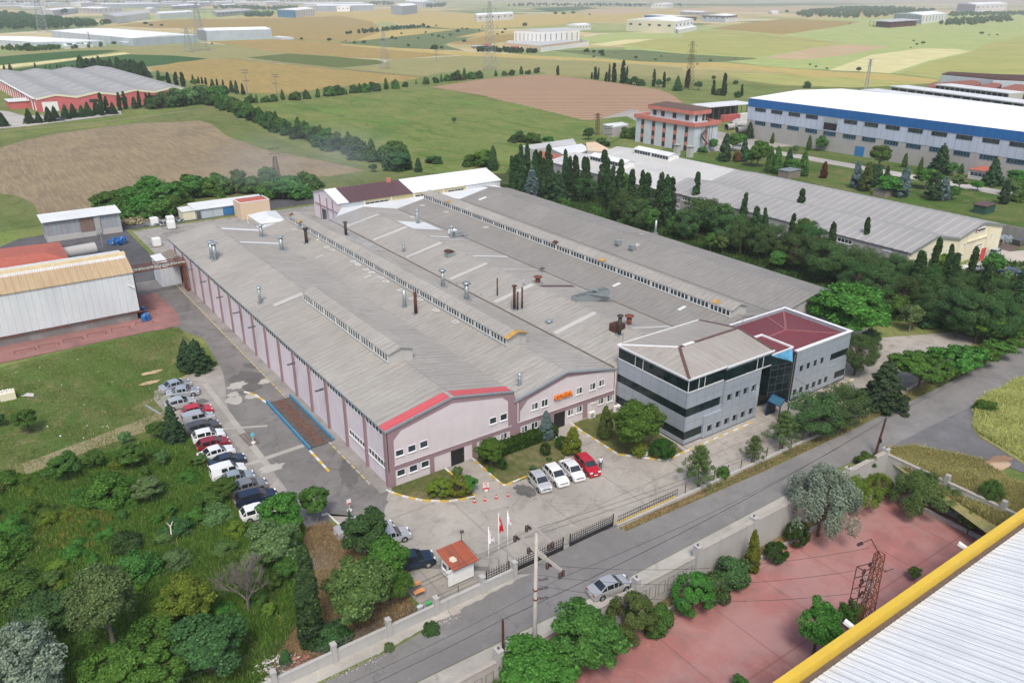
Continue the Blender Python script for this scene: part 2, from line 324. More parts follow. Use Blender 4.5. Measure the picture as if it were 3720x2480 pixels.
# ================================================================== GROUND
def poly_mesh(name,pts,z,m,holes=()):
    loops=[[Vector((p[0],p[1],z))for p in pts]]+[[Vector((p[0],p[1],z))for p in h]for h in holes]
    tris=tessellate_polygon(loops);vs=[v for l in loops for v in l]
    me=bpy.data.meshes.new(name);me.from_pydata([tuple(v)for v in vs],[],[tuple(t)for t in tris]);me.materials.append(m)
    bm=bmesh.new();bm.from_mesh(me);bmesh.ops.recalc_face_normals(bm,faces=bm.faces)
    for f in bm.faces:
        if f.normal.z<0:f.normal_flip()
    bm.to_mesh(me);bm.free()
    o=bpy.data.objects.new(name,me);COL.objects.link(o);return tag(o,kind='structure')
def P(k,*pts):return[g(k,x,y)[:2]for x,y in pts]
def farmland():
    m,n,b=newmat('farmland');co=coords(n)
    cv=coords(n,(1,1,1),.35);nd=noise(n,cv,.004,3)
    vo=N(n,'TexVoronoi',Scale=.0045);vo.inputs['Randomness'].default_value=.85;n.links.new(cv,vo.inputs['Vector'])
    sp=N(n,'SeparateColor');n.links.new(vo.outputs['Color'],sp.inputs[0])
    k=ramp(n,sp.outputs[0],[(0,(.46,.38,.19)),(.22,(.24,.29,.12)),(.42,(.52,.43,.24)),(.58,(.32,.35,.15)),(.72,(.55,.48,.32)),(.86,(.14,.2,.09))],'CONSTANT')
    near=field_cols(n,co,(.14,.185,.055),(.21,.23,.08),(.28,.245,.115))
    ln=N(n,'VectorMath',operation='LENGTH');n.links.new(co,ln.inputs[0])
    far=ramp(n,math_(n,'DIVIDE',ln.outputs[1],1500),[(.33,0),(.42,1)])
    k=mix(n,math_(n,'MULTIPLY',ramp(n,noise(n,co,.02,6,.7),[(.4,0),(.7,1)]),.45),k,(.15,.17,.06))
    k=mix(n,far,near,k)
    n.links.new(k,b.inputs['Base Color']);b.inputs['Roughness'].default_value=1;b.inputs['Specular IOR Level'].default_value=.05
    return m
def field_cols(n,co,a,b_,c):
    k=mix(n,ramp(n,noise(n,co,.035,7,.65,.4),[(.38,0),(.62,1)]),a,b_)
    k=mix(n,math_(n,'MULTIPLY',ramp(n,noise(n,co,.16,6,.7,.8),[(.5,0),(.68,1)]),.7),k,c)
    st=N(n,'Mapping');n.links.new(co,st.inputs[0]);st.inputs['Scale'].default_value=(1,.35,1);st.inputs['Rotation'].default_value=(0,0,.5)
    k=mix(n,math_(n,'MULTIPLY',ramp(n,noise(n,st.outputs[0],.09,7,.72,1.2),[(.50,0),(.62,1)]),.75),k,[a[0]*.62,a[1]*.78,a[2]*.6])
    k=mix(n,math_(n,'MULTIPLY',ramp(n,noise(n,st.outputs[0],.05,6,.7,.5),[(.54,0),(.66,1)]),.6),k,[a[0]*1.2,a[1]*1.45,a[2]*1.1])
    return mix(n,math_(n,'MULTIPLY',ramp(n,noise(n,co,1.3,5,.75),[(.42,0),(.62,1)]),.5),k,[x*.5 for x in a])
def grassy(name,a,b_,c):
    m,n,b=newmat(name);co=coords(n);n.links.new(field_cols(n,co,a,b_,c),b.inputs['Base Color'])
    b.inputs['Roughness'].default_value=1;b.inputs['Specular IOR Level'].default_value=.05;bump(n,b,noise(n,co,3,4,.8),.7,.15);return m
G_=dict(lush=grassy('lush_grass',(.075,.15,.028),(.12,.185,.045),(.19,.18,.065)),
          lawn=grassy('rough_lawn',(.085,.12,.03),(.15,.15,.06),(.25,.19,.11)),
          meadow=grassy('meadow',(.125,.165,.055),(.18,.195,.075),(.23,.21,.10)),
          dry=grassy('dry_grass',(.24,.18,.085),(.19,.16,.065),(.12,.10,.05)),
          soil=grassy('dark_soil_and_grass',(.05,.075,.025),(.09,.10,.04),(.12,.10,.06)),  # dark soil mixed with grass, mottled
          garden=grassy('garden_lawn',(.09,.115,.035),(.15,.14,.06),(.25,.20,.12)),
          straw=grassy('straw_grass',(.33,.29,.13),(.27,.26,.10),(.16,.18,.06)))
hole=[(-140,-220),(54,-220),(54,-30.05),(-140,-30.05)]
gr=poly_mesh('ground',[(-9000,-2500),(14000,-2500),(14000,12000),(-9000,12000)],0,farmland(),[hole])
poly_mesh('lower_ground',[(-140,-220),(54,-220),(54,-30.05),(-140,-30.05)],-3.0,G_['soil'])
LEV=[0.02];STEP=[.004]
def sheet(name,pts,m,z=None):
    if z is None:LEV[0]+=STEP[0];z=LEV[0]
    return poly_mesh(name,pts,z,m)
# --- fields, digitised as ground outlines
sheet('field',P('D',(-60,345),(0,322),(140,300),(300,285),(360,262),(470,238),(520,262),(600,300),(700,342),(800,372),(880,392),(960,400),(1100,400),(1100,440),(250,470),(95,520),(-60,540)),G_['meadow'])
FM=dict(  # distant fields lightened in colour to stand for the sunshine there
 plough=field('ploughed_brown_field',(.215,.17,.11),(.29,.235,.145),0,-.62,(.15,.12,.08),.3,.045,9),
 furrow=field('red_brown_furrowed_field',(.30,.185,.115),(.26,.165,.105),6.5,-.98,(.22,.14,.09),.85,.02,6,(.50,.38,.26)),
 gold=field('ripe_wheat_field',(.50,.38,.13),(.44,.36,.14),9,-.9,(.27,.22,.08),.3,.02,5),
 orange=field('golden_brown_field',(.38,.27,.10),(.32,.25,.095),11,-.85,(.21,.16,.06),.3,.02,5),
 green=field('green_crop_field',(.04,.105,.035),(.055,.125,.035),0,-.9,(.05,.09,.03),.3,.02,4),
 rows=field('green_crop_rows',(.10,.14,.045),(.15,.17,.06),5,.6,(.07,.10,.03),.4,.03,3,(.035,.08,.02)),
 pale=field('pale_bare_field',(.50,.37,.24),(.42,.33,.19),0,.4,(.37,.30,.15),.3,.02,6),
 stubble=field('pale_stubble_field',(.68,.60,.34),(.56,.53,.27),0,-.9,(.30,.32,.11),.3,.02,6),
 ggold=field('green_gold_field',(.44,.40,.15),(.34,.36,.12),12,-1.1,(.16,.19,.06),.3,.015,6),
 lgreen=field('bright_green_field',(.30,.38,.13),(.40,.43,.18),0,-.9,(.21,.27,.09),.3,.02,5),
 olive=field('olive_rough_field',(.31,.28,.13),(.25,.26,.11),0,-.9,(.24,.2,.1),.3,.03,5),
 scrub=field('dark_green_scrub',(.12,.17,.075),(.17,.20,.09),0,.3,(.05,.08,.03),.3,.03,3),
 dirt=field('bare_dirt',(.30,.25,.16),(.25,.22,.13),0,0,(.17,.19,.08),.3,.1,2))
def fld(mk,k,*pts):return sheet('field',P(k,*pts),FM[mk])
fld('plough','D',(-40,352),(60,322),(125,308),(240,292),(316,283),(420,280),(455,277),(480,282),(495,292),(520,312),(600,342),(700,362),(780,378),(838,392),(760,405),(640,408),(430,420),(300,470),(180,505),(95,505),(80,470),(40,450),(-40,438))
fld('olive',1,(-200,400),(250,350),(780,325),(1400,300),(2352,390),(2352,480),(1560,405),(1000,470),(-200,640))
fld('green',1,(-200,410),(150,378),(540,350),(760,346),(830,352),(560,392),(250,425),(-200,470))
fld('stubble',1,(-200,470),(250,430),(560,396),(860,362),(900,372),(560,408),(250,448),(-200,500))
fld('green',1,(-200,520),(250,455),(560,412),(880,376),(1200,385),(1435,405),(1260,432),(1000,462),(900,475),(700,470),(560,470),(-200,560))
fld('orange',1,(1000,475),(1240,428),(1560,405),(1900,440),(2352,482),(2352,590),(2000,650),(1700,640),(1500,640),(1300,560),(1180,510))
fld('orange',2,(-30,480),(250,505),(560,535),(430,562),(200,580),(-30,600))
fld('orange',1,(1420,288),(1900,270),(2352,297),(2352,392),(1900,358),(1600,315))
fld('orange',2,(-20,305),(400,340),(850,378),(650,388),(380,412),(-20,395))
fld('rows',1,(1700,398),(1990,370),(2352,395),(2352,470),(1950,430))
fld('rows',2,(-20,395),(250,415),(330,440),(150,455),(-20,468))
fld('olive',2,(350,412),(850,385),(1300,405),(2000,440),(2352,470),(2352,520),(1400,500),(1150,480),(700,500),(560,528),(-20,470),(250,450))
fld('gold',2,(0,303),(420,335),(850,357),(1360,385),(1760,405),(2352,442),(2352,456),(1760,424),(1300,404),(850,386),(400,350),(0,312))
fld('gold',3,(-10,440),(250,430),(700,470),(1100,500),(1400,510),(1780,552),(1700,577),(1300,560),(900,525),(400,478),(-10,460))
fld('ggold',3,(260,505),(560,508),(1000,530),(1500,560),(1700,577),(1500,592),(1200,606),(700,590),(450,560))
fld('furrow',2,(615,602),(1000,545),(1330,517),(1420,516),(1700,550),(2000,588),(2200,622),(2290,660),(2352,708),(2250,775),(2100,795),(1980,805),(1780,842),(1600,825),(1300,750),(1000,665),(750,622))
fld('lgreen',3,(-400,280),(0,205),(400,160),(1200,120),(2352,90),(2600,100),(2600,520),(1900,560),(1400,500),(700,470),(250,420),(-400,350))
fld('ggold',3,(-500,300),(-250,240),(0,222),(250,210),(700,245),(1090,300),(1000,320),(700,365),(500,398),(200,378),(-100,355))
fld('orange',3,(180,200),(400,165),(700,130),(1230,150),(1100,180),(900,210),(690,240),(400,215),(250,205))
fld('pale',3,(560,405),(900,330),(1150,305),(1420,325),(1100,385),(830,412))
fld('stubble',3,(1010,485),(1300,380),(1650,335),(1900,340),(1980,357),(1700,420),(1430,507),(1200,495))
fld('ggold',3,(1480,512),(1700,430),(1980,365),(2100,300),(2352,250),(2600,230),(2600,560),(1900,547))
fld('scrub',3,(-300,345),(0,372),(200,385),(480,400),(520,408),(300,425),(0,435),(-300,425),(-900,350),(-600,345))
fld('gold',3,(1180,75),(1600,110),(1300,125),(900,110),(1000,85))
fld('pale',3,(0,60),(350,50),(1300,55),(1500,48),(1480,66),(700,82),(150,90),(0,80))
fld('scrub',2,(0,240),(300,205),(600,180),(850,195),(1100,225),(900,260),(700,310),(850,352),(420,332),(0,300))
fld('gold',2,(0,262),(300,215),(540,198),(800,205),(560,235),(200,275),(30,290))
fld('gold',2,(-700,120),(0,75),(420,60),(900,95),(1200,100),(1700,130),(1500,175),(1100,195),(760,200),(300,150),(0,235),(-500,270),(-1100,200))
fld('orange',2,(740,305),(1000,245),(1190,235),(1190,275),(1000,310))
fld('gold',2,(780,262),(1000,215),(1200,215),(1190,235),(980,250))
fld('lgreen',2,(1640,262),(1900,225),(2352,232),(2352,262),(1960,275),(1800,300),(1680,300))
fld('stubble',2,(1700,310),(1960,275),(2160,270),(2000,300),(1830,322))
fld('gold',2,(1100,115),(1500,95),(2100,85),(2352,75),(2352,115),(1900,150),(1500,160))
fld('pale',2,(1640,78),(1800,62),(2200,60),(2150,72),(1900,105),(1700,98))
fld('lgreen',1,(700,120),(1000,108),(1430,90),(1900,100),(1500,128),(1150,140),(760,140))
fld('orange',1,(790,178),(1150,138),(1500,132),(1900,128),(2352,112),(2560,150),(2640,215),(2430,290),(1880,270),(1860,190),(1100,195))
fld('green',2,(1300,60),(1650,45),(1780,60),(1450,82))
fld('scrub',3,(-600,22),(300,30),(900,22),(1400,28),(900,40),(0,42),(-700,40))
fld('pale',3,(1500,5),(2352,2),(2352,20),(1700,25),(1200,15),(700,12))
for zz,pts in((2,[(0,18),(700,12),(1500,20),(1450,36),(700,34),(0,38)]),(3,[(-500,2),(600,-2),(500,8),(-500,12)])):
    fld('ggold',zz,*pts)
for k,a,b_,w in((1,(1560,405),(2352,476),3.0),(2,(-5,476),(560,534),3.0),(3,(0,207),(1090,300),4.0),(3,(90,205),(450,212),3.5)):
    p,q=g(k,*a),g(k,*b_);d=(q-p).normalized();s_=Vector((-d.y,d.x,0))*w/2
    sheet('dirt_track',[(p-s_)[:2],(q-s_)[:2],(q+s_)[:2],(p+s_)[:2]],FM['dirt'])
sheet('meadow',P('D',(588,240),(700,233),(800,224),(1000,203),(1190,240),(1345,278),(1440,268),(1480,290),(1400,330),(1200,345),(1160,400),(980,400),(930,385),(850,352),(760,325),(660,290)),grassy('green_meadow',(.125,.19,.05),(.21,.235,.075),(.27,.235,.11)))
# --- the works' yards
LEV[0]=0.02;STEP[0]=.0015
YM=dict(asph=paving('yard_asphalt',(.19,.182,.172),.45,1.6,(.06,.06,.06),0),conc=paving('yard_concrete',(.345,.32,.28),.5,2.0,(.19,.18,.165),9.0),
          road=paving('road_asphalt',(.215,.208,.20),.4,1.3,(.135,.13,.125),0),verge=paving('broken_concrete_verge',(.42,.40,.355),.35,1.5,(.2,.19,.18),0),
          redyard=paving('red_court_surface',(.35,.155,.14),.55,.3,(.20,.145,.14),7.5,(.38,.235,.22)),walk=paving('concrete_walk',(.27,.255,.235),.5,1,(.13,.12,.11),3.0),coal=paving('sooty_asphalt',(.10,.10,.105),.6,1,(.03,.03,.03),0),
          rubbish=paving('crushed_stone',(.27,.26,.25),.5,0,(.12,.12,.12),0),redpath=paving('red_paving',(.29,.15,.135),.5,.4,(.13,.10,.10),2.5),plate=plain('rusty_steel_deck',(.10,.085,.075),.8,.1,.3,2))
sheet('side_lawn',P('D',(-60,860),(170,800),(330,765),(410,745),(440,790),(480,840),(400,880),(372,905),(445,1010),(500,1080),(555,1200),(640,1205),(750,1190),(815,1250),(900,1310),(990,1420),(780,1500),(640,1600),(560,1800),(-300,1800),(-120,1200)),G_['lush'])
sheet('rough_lawn',P('D',(-60,860),(170,800),(330,765),(410,745),(440,790),(480,840),(400,880),(372,905),(420,985),(300,1020),(160,1060),(-60,1120)),grassy('rough_lot_grass',(.085,.15,.035),(.16,.165,.065),(.33,.235,.145)))
sheet('dry_bank',P('D',(700,1210),(755,1192),(800,1245),(880,1300),(960,1400),(900,1440),(780,1500),(700,1540),(600,1545),(640,1420),(700,1400),(690,1300)),G_['dry'])
sheet('dirt_track',P('D',(50,1065),(200,1010),(360,950),(440,915),(460,935),(380,975),(220,1030),(60,1090)),FM['dirt'])
sheet('rear_yard',[(-45,76),(-1.0,76),(-1.0,140),(110,140),(110,98),(122,98),(122,150),(12,152),(-24,146),(-45,120)],YM['coal'])
sheet('rear_yard',[(0,98),(105,98),(105,138),(0,138)],paving('rear_concrete',(.3,.285,.26),.6,1,(.09,.09,.09),6))
sheet('yard',P(7,(1405,-20),(1520,180),(1240,285),(1062,348),(1165,505),(1285,720),(1430,900),(1600,1120),(1670,1200))+[(-16.5,-7.5),(-10.2,-10.4)]+P('M',(310,425),(545,660),(700,880),(950,1200),(1400,1500))+[(-6.8,-21.4),(3,-21.2),(3,-20.9),(17,-20.9),(17,-21.3),(58,-21.6),(86,-20),(103,-17),(103,-13),(90,-7),(96,3),(93,16),(89.5,5),(88,0),(-1,0),(-1,96),(-11,96),(-11,76)],YM['asph'])
sheet('forecourt',P('M',(200,450),(300,420),(545,660),(700,880),(950,1200),(1400,1500))+[(-6.8,-21.4),(3,-21.2),(17,-20.9),(17,-21.3),(58,-21.6),(86,-20),(103,-17),(103,-13),(90,-7),(92,3),(90,10),(89.5,0),(35.6,0),(0,-.1),(-1,-1.2),(-3.5,-5)],YM['conc'])
sheet('yard',P('C',(0,385),(120,330),(560,130),(900,30),(950,120),(980,300),(1010,600),(1150,850),(1500,1300),(1800,1700))+P('M',(0,700),(-180,600))+P('C',(600,1500),(330,1000),(200,740),(0,500)),paving('pale_yard',(.31,.29,.26),.45,1.2,(.15,.145,.14),8))
def strip(name,p,q,w,m,k=None):
    if k:p,q=g(k,*p),g(k,*q)
    p,q=Vector((p[0],p[1],0)),Vector((q[0],q[1],0));d=(q-p).normalized();s_=Vector((-d.y,d.x,0))*w/2
    return sheet(name,[(p-s_)[:2],(q-s_)[:2],(q+s_)[:2],(p+s_)[:2]],m)
trench=paving('trench_patch',(.38,.36,.32),.3,.6,(.26,.25,.23),0)
strip('trench_patch',(700,280),(1620,1480),.8,trench,'C');strip('trench_patch',(920,905),(1560,860),.55,trench,'C');strip('trench_patch',(1230,1410),(2060,1130),.8,trench,'C')
strip('trench_patch',(-11,-9),(1.4,-19),.7,YM['asph']);strip('trench_patch',(-1.6,-2),(-8.5,-8.5),.7,YM['asph'])
def blob(name,c,rx,ry,m,seed=0,k=12,rot=0.0):
    rnd=random.Random(seed);pts=[]
    for i in range(k*2):
        t=math.pi*i/k;r=1+rnd.uniform(-.22,.22);x,y=rx*r*math.cos(t),ry*r*math.sin(t)
        pts.append((c[0]+x*math.cos(rot)-y*math.sin(rot),c[1]+x*math.sin(rot)+y*math.cos(rot)))
    return sheet(name,pts,m)
dark=paving('oily_patch',(.135,.13,.125),.5,.5,(.07,.07,.07),0);palep=paving('pale_repair',(.42,.40,.36),.25,.5,(.3,.28,.26),0)
for i,(k,x,y,rx,ry,mm)in enumerate([('C',1300,230,2.6,3.4,dark),('C',1140,305,1.5,1.1,palep),('C',1110,510,1.2,1.3,palep),('C',1335,455,.8,1.0,palep),('C',1090,430,.9,.8,palep),
        ('C',1630,1440,.9,1.5,palep),('C',1550,240,.8,1.4,palep),('C',1360,40,2.2,.9,dark),('C',660,520,1.0,.7,dark),(8,60,900,1.3,3.4,dark),(9,1810,590,2.2,.9,palep),(9,1800,440,1.3,.35,palep),
        (11,925,797,.9,.25,palep),(11,1050,800,.35,.9,palep),(11,700,960,.35,2.6,palep),(11,560,1050,.3,2.0,palep),(8,1270,1030,1.6,1.0,dark),(11,940,860,.5,.5,palep)]):
    blob('ground_patch',g(k,x,y),rx,ry,mm,i,rot=.3*i)
# road with verges
sheet('road',[(-160,-28.4),(-60,-28.2),(-12,-27.8),(6,-28.3),(46,-27.8),(60,-29),(90,-29.5),(110,-29.2),(170,-27.5),(420,-20),(420,-14),(170,-21.5),(130,-22.6),(107,-22.8),(58,-23.3),(40,-23.2),(17,-22.4),(9.5,-21.0),(3,-21.2),(-4,-22.4),(-12,-23.3),(-60,-23.6),(-160,-24)],YM['road'])
sheet('gravel_layby',P(9,(1500,690),(1700,590),(2010,440),(2000,600),(2040,660),(2352,850),(2500,960),(2250,870),(2050,830),(1850,790),(1600,740),(1420,745)),paving('dark_gravel',(.155,.155,.16),.5,.6,(.1,.1,.1),0))
sheet('verge',[(-160,-30),(-160,-28.4),(-12,-27.9),(6,-28.35),(44,-27.9),(50,-29.95),(54,-30)],YM['verge'])
vp=[(-160,-23.3),(-12,-23.0)];rnd=random.Random(3)
for i in range(26):vp.append((-11+i*.62,-22.85+.9*i/26+rnd.uniform(-.18,.18)))
sheet('verge',vp+[(3,-21.3),(-160,-21.5)],YM['verge'])
sheet('grass_verge',[(17,-22.3),(40,-23.1),(58,-23.2),(86,-22.7),(107,-22.6),(107,-20),(86,-20.4),(58,-21.7),(17,-21.4)],G_['dry'])
sheet('grass_bank',P(9,(1100,905),(1200,840),(1330,790),(1400,745),(1600,742),(1850,792),(2060,832),(2250,950),(2352,1010),(2700,1500),(2200,1400),(1380,800))+[(54.3,-45),(54.3,-30.2)],G_['straw'])
sheet('grass_bank',P(9,(2010,420),(2352,245),(3000,-50),(3400,300),(2600,900),(2352,850),(2050,660),(1995,600)),G_['straw'])
blob('dirt_patch',g(9,2150,850),3.5,1.2,FM['furrow'],3)
sheet('road',[(9.0,-21.2),(9.6,-20.95),(17.1,-20.95),(17.2,-22.6),(9.4,-21.6)],YM['road'])
# sunken court on the other side of the road
sheet('court',[(-140,-219),(53.9,-219),(53.9,-30.3),(-140,-30.3)],YM['redyard'],-2.98)
# left: paths beside the white hall, weighbridge apron
sheet('red_paving',[(-80,66),(-12,67.5),(-9.5,67),(-6.5,68),(-5.5,75),(-6.2,88),(-12,88),(-12,76),(-80,76)],YM['redpath'])
# right side: planting strip, neighbours' yards, lawn
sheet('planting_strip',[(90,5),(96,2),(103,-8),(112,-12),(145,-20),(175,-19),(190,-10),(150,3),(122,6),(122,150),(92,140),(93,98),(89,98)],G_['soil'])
sheet('neighbour_yard',P(6,(1950,640),(2120,560),(2180,380),(2352,430),(2700,520),(2700,800),(2352,740),(2140,700),(2000,670)),paving('pale_forecourt',(.44,.40,.35),.2,.6,(.33,.3,.27),8))
sheet('neighbour_lawn',[(161,5),(205,-10),(240,-12),(240,148),(205,152),(161,135)],grassy('rank_lawn',(.07,.125,.03),(.13,.16,.05),(.24,.19,.1)))
sheet('soil_strip',[(161,5),(167,5),(167,132),(161,135)],paving('brown_soil',(.13,.10,.08),.5,0,(.07,.055,.045),0))
sheet('neighbour_yard',[(195,134),(239,122),(238.5,150),(262,240),(212,215)],paving('neighbour_concrete',(.34,.32,.29),.3,.5,(.22,.21,.2),9))
strip('neighbour_road',(221,150),(221,-14),7,paving('pale_road',(.42,.40,.37),.2,.5,(.3,.29,.27),0))
sheet('neighbour_yard',P(1,(-60,760),(60,770),(130,790),(180,800),(830,765),(840,790),(200,870),(-60,895)),paving('far_concrete',(.42,.40,.37),.2,.3,(.3,.29,.27),0))
strip('dirt_track',P(1,(-50,912))[0],P(1,(700,842))[0],2.2,FM['dirt']);strip('dirt_track',P(1,(700,842))[0],P(1,(1300,765))[0],2.0,FM['dirt'])
# garden beds with painted kerbs
def kerb(pts,label,seg=.95,h=.14,w=.22,ma='yelk',mb_='whk'):
    t=thing('painted_kerb',label,'kerb',(pts[0][0],pts[0][1],0));a,b_=MB(),MB();n=0
    for i in range(len(pts)-1):
        p,q=Vector((pts[i][0],pts[i][1],h/2+.03)),Vector((pts[i+1][0],pts[i+1][1],h/2+.03));L=(q-p).length;m_=max(1,round(L/seg))
        for j in range(m_):
            (a if n % 2 else b_).beam(p.lerp(q,j/m_),p.lerp(q,(j+1)/m_-.004),w,h);n+=1
    a.build('yellow_stones',M[ma],t);b_.build('white_stones',M[mb_],t);return t
bedA=P('A',(205,1400),(730,1212),(905,1150),(1060,1280),(1290,1500),(1310,1560),(1150,1567))+P(8,(740,1098),(560,1092),(420,1065),(315,1030),(345,1010))
bedB=[(12.0,-.2),(23.9,-.2)]+P(8,(1470,655),(1560,760),(1500,880),(1290,940),(1150,990),(1110,985),(1000,900))
bedC=P(8,(1590,572),(1780,700),(1905,780),(2235,825))+P('B',(540,1505),(690,1420),(640,1375))+[(35.3,-12.5),(35.4,-.3),(29,-.3)]
for b_ in(bedA,bedB,bedC):sheet('garden_bed',b_,G_['garden'])
kerb(P(8,(310,1028),(420,1068),(560,1098),(740,1104),(925,1072),(905,1050)),'yellow and white kerb round the grass bed at the left corner of the pink front')
kerb(P('A',(900,1150),(1010,1245)),'short yellow and white kerb beside the path to the left black door')
kerb(P('A',(1275,1010),(1420,1140),(1600,1300),(1690,1375),(1740,1378),(2020,1260)),'yellow and white kerb round the middle garden behind the parked cars')
kerb(P(8,(1470,655),(1560,735)),'short kerb on the left of the path to the right black door')
kerb(P(8,(1580,565),(1660,625),(1780,700),(1905,780),(2235,822))+P('B',(540,1505),(700,1428),(1000,1300),(1310,1165)),'long yellow and white kerb round the garden and along the grey office front')
kerb(P('B',(1660,985),(1880,920),(2205,780)),'yellow and white kerb in front of the right wing of the grey office')
kerb([(-1.7,2),(-1.7,96)],'worn yellow kerb of the footway along the lilac side wall',1.4,ma='yelw',mb_='cop')
kerb(P('C',(90,330),(560,130)),'worn yellow kerb at the top end of the car row',1.2,ma='yelw',mb_='cop')
sheet('footway',[(-1.6,-.6),(0,-.6),(0,98),(-1.6,98)],YM['walk'],.14)
MB().box(-1.6,-.6,0,0,98,.135).build('footway',YM['walk'])['kind']='structure'
# --- haze: the air itself
hm=bpy.data.materials.new('haze_air');hm.use_nodes=True;hn=hm.node_tree;hn.nodes.clear();ho=N(hn,'OutputMaterial');hv=N(hn,'VolumePrincipled');hv.inputs['Color'].default_value=(.93,.95,1,1);hv.inputs['Density'].default_value=1.35e-4;hv.inputs['Anisotropy'].default_value=0;hn.links.new(hv.outputs[0],ho.inputs['Volume'])
hz=MB().box(-9500,-3000,-6,14500,12500,66).build('haze',hm);tag(hz,'thin pale haze lying over the whole plain',kind='stuff')
o=MB().box(35.6,-14.9,0,50.3,-13.2,.12).build('footway',YM['conc']);o['kind']='structure'
# ================================================================== THE WORKS (main hall)
FX=[0,17.8,35.4,53.0,70.8,88.3];FL=98.3
fac=thing('factory_hall','long pink works under five parallel grey sheet roofs, with orange KOVEKA letters','factory',(0,0,0))
ev=[7.75,6.2,6.25,6.3,6.3];rd=[9.6,8.05,8.0,8.05,8.05]
def window(par,mk,name='window',frame=None,pane=None,mull=1,fw=.07,depth=.06,sill=True,split=True,open_=None):
    """mk(a,b,d) -> point: a along the wall 0..1, b height 0..1, d outwards in metres"""
    f=MB();pn=MB()
    def bx(mb,a0,b0,a1,b1,d0,d1):
        P8=[mk(a0,b0,d0),mk(a1,b0,d0),mk(a1,b1,d0),mk(a0,b1,d0),mk(a0,b0,d1),mk(a1,b0,d1),mk(a1,b1,d1),mk(a0,b1,d1)]
        n=len(mb.v);mb.v+=[tuple(p)for p in P8]
        for q in((0,1,5,4),(1,2,6,5),(2,3,7,6),(3,0,4,7),(4,5,6,7)):mb.f.append([n+i for i in q]);mb.m.append(0)
    wv=(Vector(mk(1,0,0))-Vector(mk(0,0,0))).length;hv=(Vector(mk(0,1,0))-Vector(mk(0,0,0))).length
    fa,fb=fw/wv,fw/hv
    bx(f,0,0,1,fb,.005,depth);bx(f,0,1-fb,1,1,.005,depth);bx(f,0,fb,fa,1-fb,.005,depth);bx(f,1-fa,fb,1,1-fb,.005,depth)
    for i in range(1,mull+1):
        c=i/(mull+1);bx(f,c-fa/2,fb,c+fa/2,1-fb,.005,depth)
    if sill:bx(f,-fa,-fb*1.4,1+fa,0,.0,depth*2.2)
    pn.face([mk(fa,fb,.015),mk(1-fa,fb,.015),mk(1-fa,1-fb,.015),mk(fa,1-fb,.015)])
    if split:
        w=f.build(name,frame or M['winframe'],par);pn.build('pane',pane or M['glass'],w)
        if mull==1 and random.random()<.75:h0=random.choice((0,1));MB().face([mk(.5*h0+fa,fb,.02),mk(.5*h0+.5-fa,fb,.02),mk(.5*h0+.5-fa,1-fb,.02),mk(.5*h0+fa,1-fb,.02)]).build('curtain',M['curtain'],w)
        return w
    k=len(f.v);f.v+=pn.v;f.f+=[[k+i for i in q]for q in pn.f];f.m+=[1]*len(pn.f)
    return f.build(name,[frame or M['winframe'],pane or M['glass']],par)
def ywin(par,y,x0,z0,x1,z1,**kw):return window(par,lambda a,b,d:(x0+(x1-x0)*a,y-d,z0+(z1-z0)*b),**kw)
def xwin(par,x,y0,z0,y1,z1,sgn=-1,**kw):return window(par,lambda a,b,d:(x+sgn*d,y0+(y1-y0)*a,z0+(z1-z0)*b),**kw)
# walls
w=MB()
w.extrude([(0,0),(17.8,0),(17.8,ev[0]-.12),(8.9,rd[0]-.12),(0,ev[0]-.12)],'y',0,.35)
w.build('front_gable_wall',M['pink'],fac)
w=MB();w.extrude([(17.8,0),(35.4,0),(35.4,6.1),(26.6,7.9),(17.8,6.1)],'y',.05,.4);w.build('front_gable_wall',M['pink'],fac)
MB().box(0,.35,0,.3,FL-.3,7.6).build('side_wall',M['lilac'],fac)
w=MB();w.box(17.5,.4,6,17.8,FL,7.6);w.box(0,FL-.3,0,88,FL,6.2);w.box(88,0,0,88.3,FL,6.2);w.box(35.4,.1,0,88,.4,6.2)
w.extrude([(0,6.2),(17.8,6.2),(17.8,7.6),(8.9,9.4),(0,7.6)],'y',FL-.3,FL)
for i in range(1,5):
    a,b=FX[i],FX[i+1];c=(a+b)/2
    for yy in(FL-.3,)+((.1,)if i>1 else()):w.extrude([(a,6.2),(b,6.2),(c,rd[i]-.1)],'y',yy,yy+.3)
w.build('rear_wall',M['concrete_w'],fac)
# mauve trim: frames with clipped corners, string courses, posts
def ring(outer,inner,y0,y1,mb):
    lo=[[Vector((x,0,z))for x,z in outer],[Vector((x,0,z))for x,z in inner]]
    lo2=[[Vector((x,z,0))for x,z in outer],[Vector((x,z,0))for x,z in inner]]
    vs=lo[0]+lo[1]
    for t in tessellate_polygon(lo2):mb.face([(vs[i].x,y0,vs[i].z)for i in t])
    for loop in(outer,inner):
        for i in range(len(loop)):
            p,q=loop[i],loop[(i+1)% len(loop)];mb.face([(p[0],y0,p[1]),(q[0],y0,q[1]),(q[0],y1,q[1]),(p[0],y1,p[1])])
t=MB()
ring([(-.1,2.2),(18.3,2.2),(18.3,6.3),(17.9,7.65),(8.9,9.5),(-.1,7.65)],[(.75,2.85),(17.1,2.85),(17.1,6.55),(16.2,7.35),(8.9,8.75),(1.8,7.3),(.75,6.3)],-.06,0,t)
for x0,x1 in((-.1,.75),(5.45,6.05),(11.55,12.2),(17.4,19.0)):t.box(x0,-.07,0,x1,0,2.2)
ring([(18.3,2.25),(35.5,2.25),(35.5,6.1),(26.6,7.95),(18.3,6.1)],[(18.95,2.95),(35.2,2.95),(35.2,6.05),(26.6,7.3),(20.2,5.85),(18.95,4.5)],-.02,.05,t)
for x0,x1 in((29.7,30.4),):t.box(x0,-.05,0,x1,.05,2.25)
t.box(23.6,-.03,0,24.5,.05,2.25)
